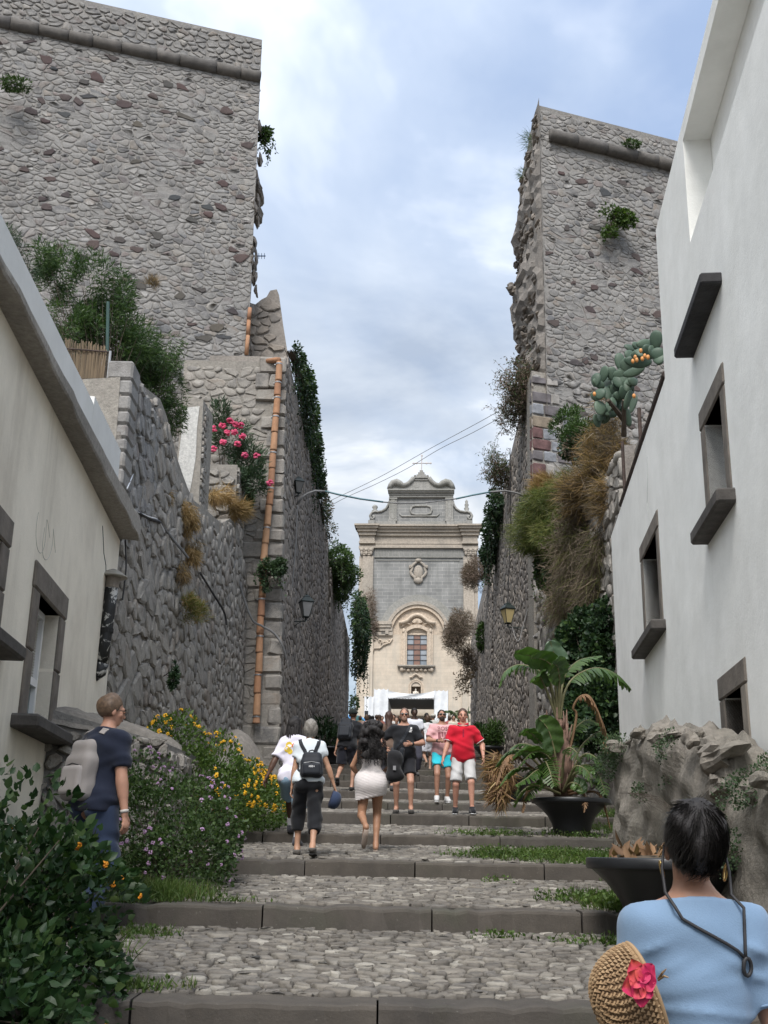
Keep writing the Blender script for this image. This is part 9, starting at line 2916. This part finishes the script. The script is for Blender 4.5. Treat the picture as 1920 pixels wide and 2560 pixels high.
for sx in (-1, 1):
	m.tube([W7.T((sx * 0.09, -0.03, 1.488)), W7.T((sx * 0.094, 0.05, 1.476)), W7.T((sx * 0.062, 0.116, 1.45)), W7.T((sx * 0.02, 0.124, 1.458))], 0.0045, 5)
for i in (0, 1):
	S_, el, wr = W7.arms[i]; d = (el - S_).normalized(); c = S_.lerp(el, 0.8); a = d.cross(Vector((0, 0, 1))).normalized(); b = d.cross(a)
	m.tube([c + (a * cos(q) + b * sin(q)) * 0.072 for q in np.linspace(0, 2 * pi, 17)], 0.005, 5, cap=False)
m.build('white_piping', M_PVC, W7.e, local=True)
W7.decal([grid(-0.012, 0.012, -0.16, 0.02, 3)], W7.T((0.0, 0.1, 1.42)), (-1, 0, 0), (0, 0, 1), (0, 1, 0), cloth((0.25, 0.01, 0.03)), 'placket')
W7.shorts(cloth((0.48, 0.48, 0.48)), 0.92, 0.012, name='cargo_shorts', loose=0.03)
W7.shoes(cloth(BLACK), M_PVC)

# ---- man with black backpack climbing ahead, and others up the stairs
W8 = Person('man in black with a cap and black backpack climbing ahead, leaning forward', X_at(866, 24.3), 24.4, radians(-14), 1.76, False, (0.42, 0.25, 0.18), lean=0.32, vox=0.018,
			feet=[(-0.1, -0.32, 0.1, 0.7), (0.1, 0.12, 0)], hands=[(-0.3, 0.1, 0.78), (0.28, 0.35, 0.9)], head=(0, -0.1, 0), build=1.12, roll=0.1)
W8.body(face=False); W8.tee(cloth(BLACK), 0.026, 0.8, 0.84); W8.shorts(cloth((0.012, 0.013, 0.02)), 0.85, 0.026, loose=0.04)
W8.shoes(cloth((0.04, 0.04, 0.04)), M_DARK, 0.01, -0.02); W8.hair(M_HAIRB, 'short', 0.012, 0.004); W8.cap(cloth((0.015, 0.02, 0.018)))
W8.strap([W8.T((-0.1, 0.1, 1.2)), W8.T((-0.1, 0.05, 1.48)), W8.T((-0.09, -0.12, 1.42))], 0.025, mb_); W8.strap([W8.T((0.1, 0.1, 1.2)), W8.T((0.1, 0.05, 1.48)), W8.T((0.09, -0.12, 1.42))], 0.025, mb_)
backpack('black backpack on the man climbing ahead', W8, world_T(W8, W8.T((-0.03, -0.1, 0.98)), pi, 0.32), 0.34, 0.5, 0.22, mb_)
W9 = Person('woman with long straight brown hair partly hidden behind the bald man', X_at(966, 23.9), 24.1, 0.05, 1.66, True, (0.4, 0.24, 0.17), lean=0.06, vox=0.02, feet=[(-0.08, 0.1, 0), (0.08, -0.1, 0)])
W9.body(face=False); W9.tee(cloth((0.12, 0.08, 0.06)), 0.016, 0.6, 0.86); W9.shorts(cloth((0.05, 0.05, 0.06)), 1.8, 0.016, name='trousers'); W9.hair(plain('chestnut_hair', (0.06, 0.032, 0.024), 0.45, 0.4, 40, 0.3), 'long', 0.012, 0.014); W9.shoes(cloth((0.05, 0.05, 0.05)))
W10 = Person('woman in a white skirt higher up the stairs between the men', X_at(1062, 33.5), 33.7, 0.1, 1.62, True, (0.4, 0.25, 0.18), lean=0.15, vox=0.022, feet=[(-0.08, -0.25, 0.1, 0.6), (0.08, 0.1, 0)])
W10.body(face=False); W10.tee(cloth((0.66, 0.66, 0.68)), 0.02, 0.6, 0.9); W10.shorts(cloth((0.6, 0.61, 0.66)), 0.75, 0.04, name='skirt', loose=0.04); W10.hair(M_HAIRB, 'bob', 0.013, 0.012); W10.shoes(cloth((0.3, 0.25, 0.2)), None, 0.008, -0.03)
CROWD = [  # px, distance, facing, height, shirt, bottom, hair, kind, skin, label
	(911, 44, 0, 1.66, (0.5, 0.36, 0.33), (0.1, 0.1, 0.12), M_HAIRLB, 'bob', 0, 'fair-haired woman in the crowd left of the curly-haired woman'),
	(926, 52, 0, 1.72, (0.03, 0.03, 0.035), (0.05, 0.05, 0.06), M_HAIRD, 'short', 0, 'dark-haired man in black far up the stairs near the parasol'),
	(936, 50, 0, 1.65, (0.5, 0.48, 0.4), (0.1, 0.09, 0.08), M_HAIRB, 'short', 0, 'brown-haired person in a pale top far up the stairs on the left'),
	(985, 36, 1, 1.68, (0.6, 0.4, 0.36), (0.1, 0.1, 0.11), M_HAIRB, 'short', 0, 'pink shirted person half hidden left of the bald man'),
	(1028, 30, 1, 1.74, (0.66, 0.68, 0.74), (0.06, 0.06, 0.08), M_HAIRD, 'short', 1, 'dark skinned man in a white shirt right of the bald man'),
	(1047, 46, 0, 1.66, (0.62, 0.48, 0.5), (0.3, 0.3, 0.32), M_HAIRD, 'bob', 0, 'person in a pale pink top far up the middle of the stairs'),
	(1058, 40, 0, 1.7, (0.03, 0.05, 0.035), (0.05, 0.05, 0.05), M_HAIRD, 'short', 0, 'person in dark green beside the pink bearded man'),
	(1075, 43, 0, 1.68, (0.6, 0.6, 0.57), (0.2, 0.2, 0.2), M_HAIRG, 'short', 0, 'pale hatted person behind the pink bearded man'),
	(950, 58, 1, 1.7, (0.12, 0.13, 0.2), (0.08, 0.08, 0.1), M_HAIRB, 'short', 0, 'person in dark blue far off, above the curly-haired woman'),
	(1006, 60, 0, 1.68, (0.5, 0.5, 0.5), (0.1, 0.1, 0.1), M_HAIRD, 'bob', 0, 'person in grey far off behind the head of the bald man'),
	(1114, 56, 0, 1.66, (0.35, 0.1, 0.1), (0.1, 0.1, 0.12), M_HAIRB, 'bob', 0, 'person in dark red far off between the two men on the right'),
	(1035, 62, 1, 1.72, (0.2, 0.25, 0.3), (0.1, 0.1, 0.1), M_HAIRD, 'short', 0, 'person in grey blue at the top of the stairs under the canopy'),
	(918, 48, 0, 1.7, (0.55, 0.53, 0.5), (0.12, 0.12, 0.14), M_HAIRD, 'long', 0, 'long-haired woman in a cream top far up the stairs on the left'),
	(943, 47, 0, 1.66, (0.4, 0.16, 0.12), (0.1, 0.1, 0.12), M_HAIRB, 'long', 0, 'woman in rust red just above the curly hair of the skirted woman'),
	(978, 51, 1, 1.74, (0.66, 0.66, 0.64), (0.08, 0.08, 0.1), M_HAIRD, 'short', 0, 'man in white facing downhill left of the bald man'),
	(1068, 49, 0, 1.72, (0.12, 0.2, 0.32), (0.1, 0.1, 0.1), M_HAIRB, 'short', 0, 'man in a mid blue shirt far behind the white-skirted woman'),
	(1124, 50, 1, 1.7, (0.62, 0.6, 0.5), (0.2, 0.2, 0.22), M_HAIRD, 'bob', 0, 'person in pale yellow far off behind the red-shirted man'),
	(896, 57, 0, 1.64, (0.3, 0.2, 0.12), (0.1, 0.1, 0.12), M_HAIRB, 'bob', 0, 'person in brown under the blue and green parasol'),
]
for i, (px, d_, fc_, h_, sh_, bo_, hm, hk, tn, lab) in enumerate(CROWD):
	p = Person(lab, X_at(px, d_), d_ + 0.1, pi * fc_ + 0.2 * sin(i * 2.1), h_, i % 3 == 0, ((0.42, 0.26, 0.19), (0.06, 0.035, 0.025))[tn], lean=0.05, vox=0.03,
			   feet=[(-0.1, 0.15 if i % 2 else -0.1, 0), (0.1, -0.1 if i % 2 else 0.15, 0)], group='people far up the stairs')
	p.body(face=False, hv=0.016); p.tee(cloth(sh_), 0.03, 0.75, 0.86, noise=0.004); p.shorts(cloth(bo_), 0.85 if i % 2 else 1.8, 0.03, loose=0.03, vox=0.03, noise=0); p.hair(hm, hk, 0.016, 0.014)
	if i == 7: p.cap(cloth((0.6, 0.58, 0.52)))
	p.shoes(cloth((0.1, 0.1, 0.1)))
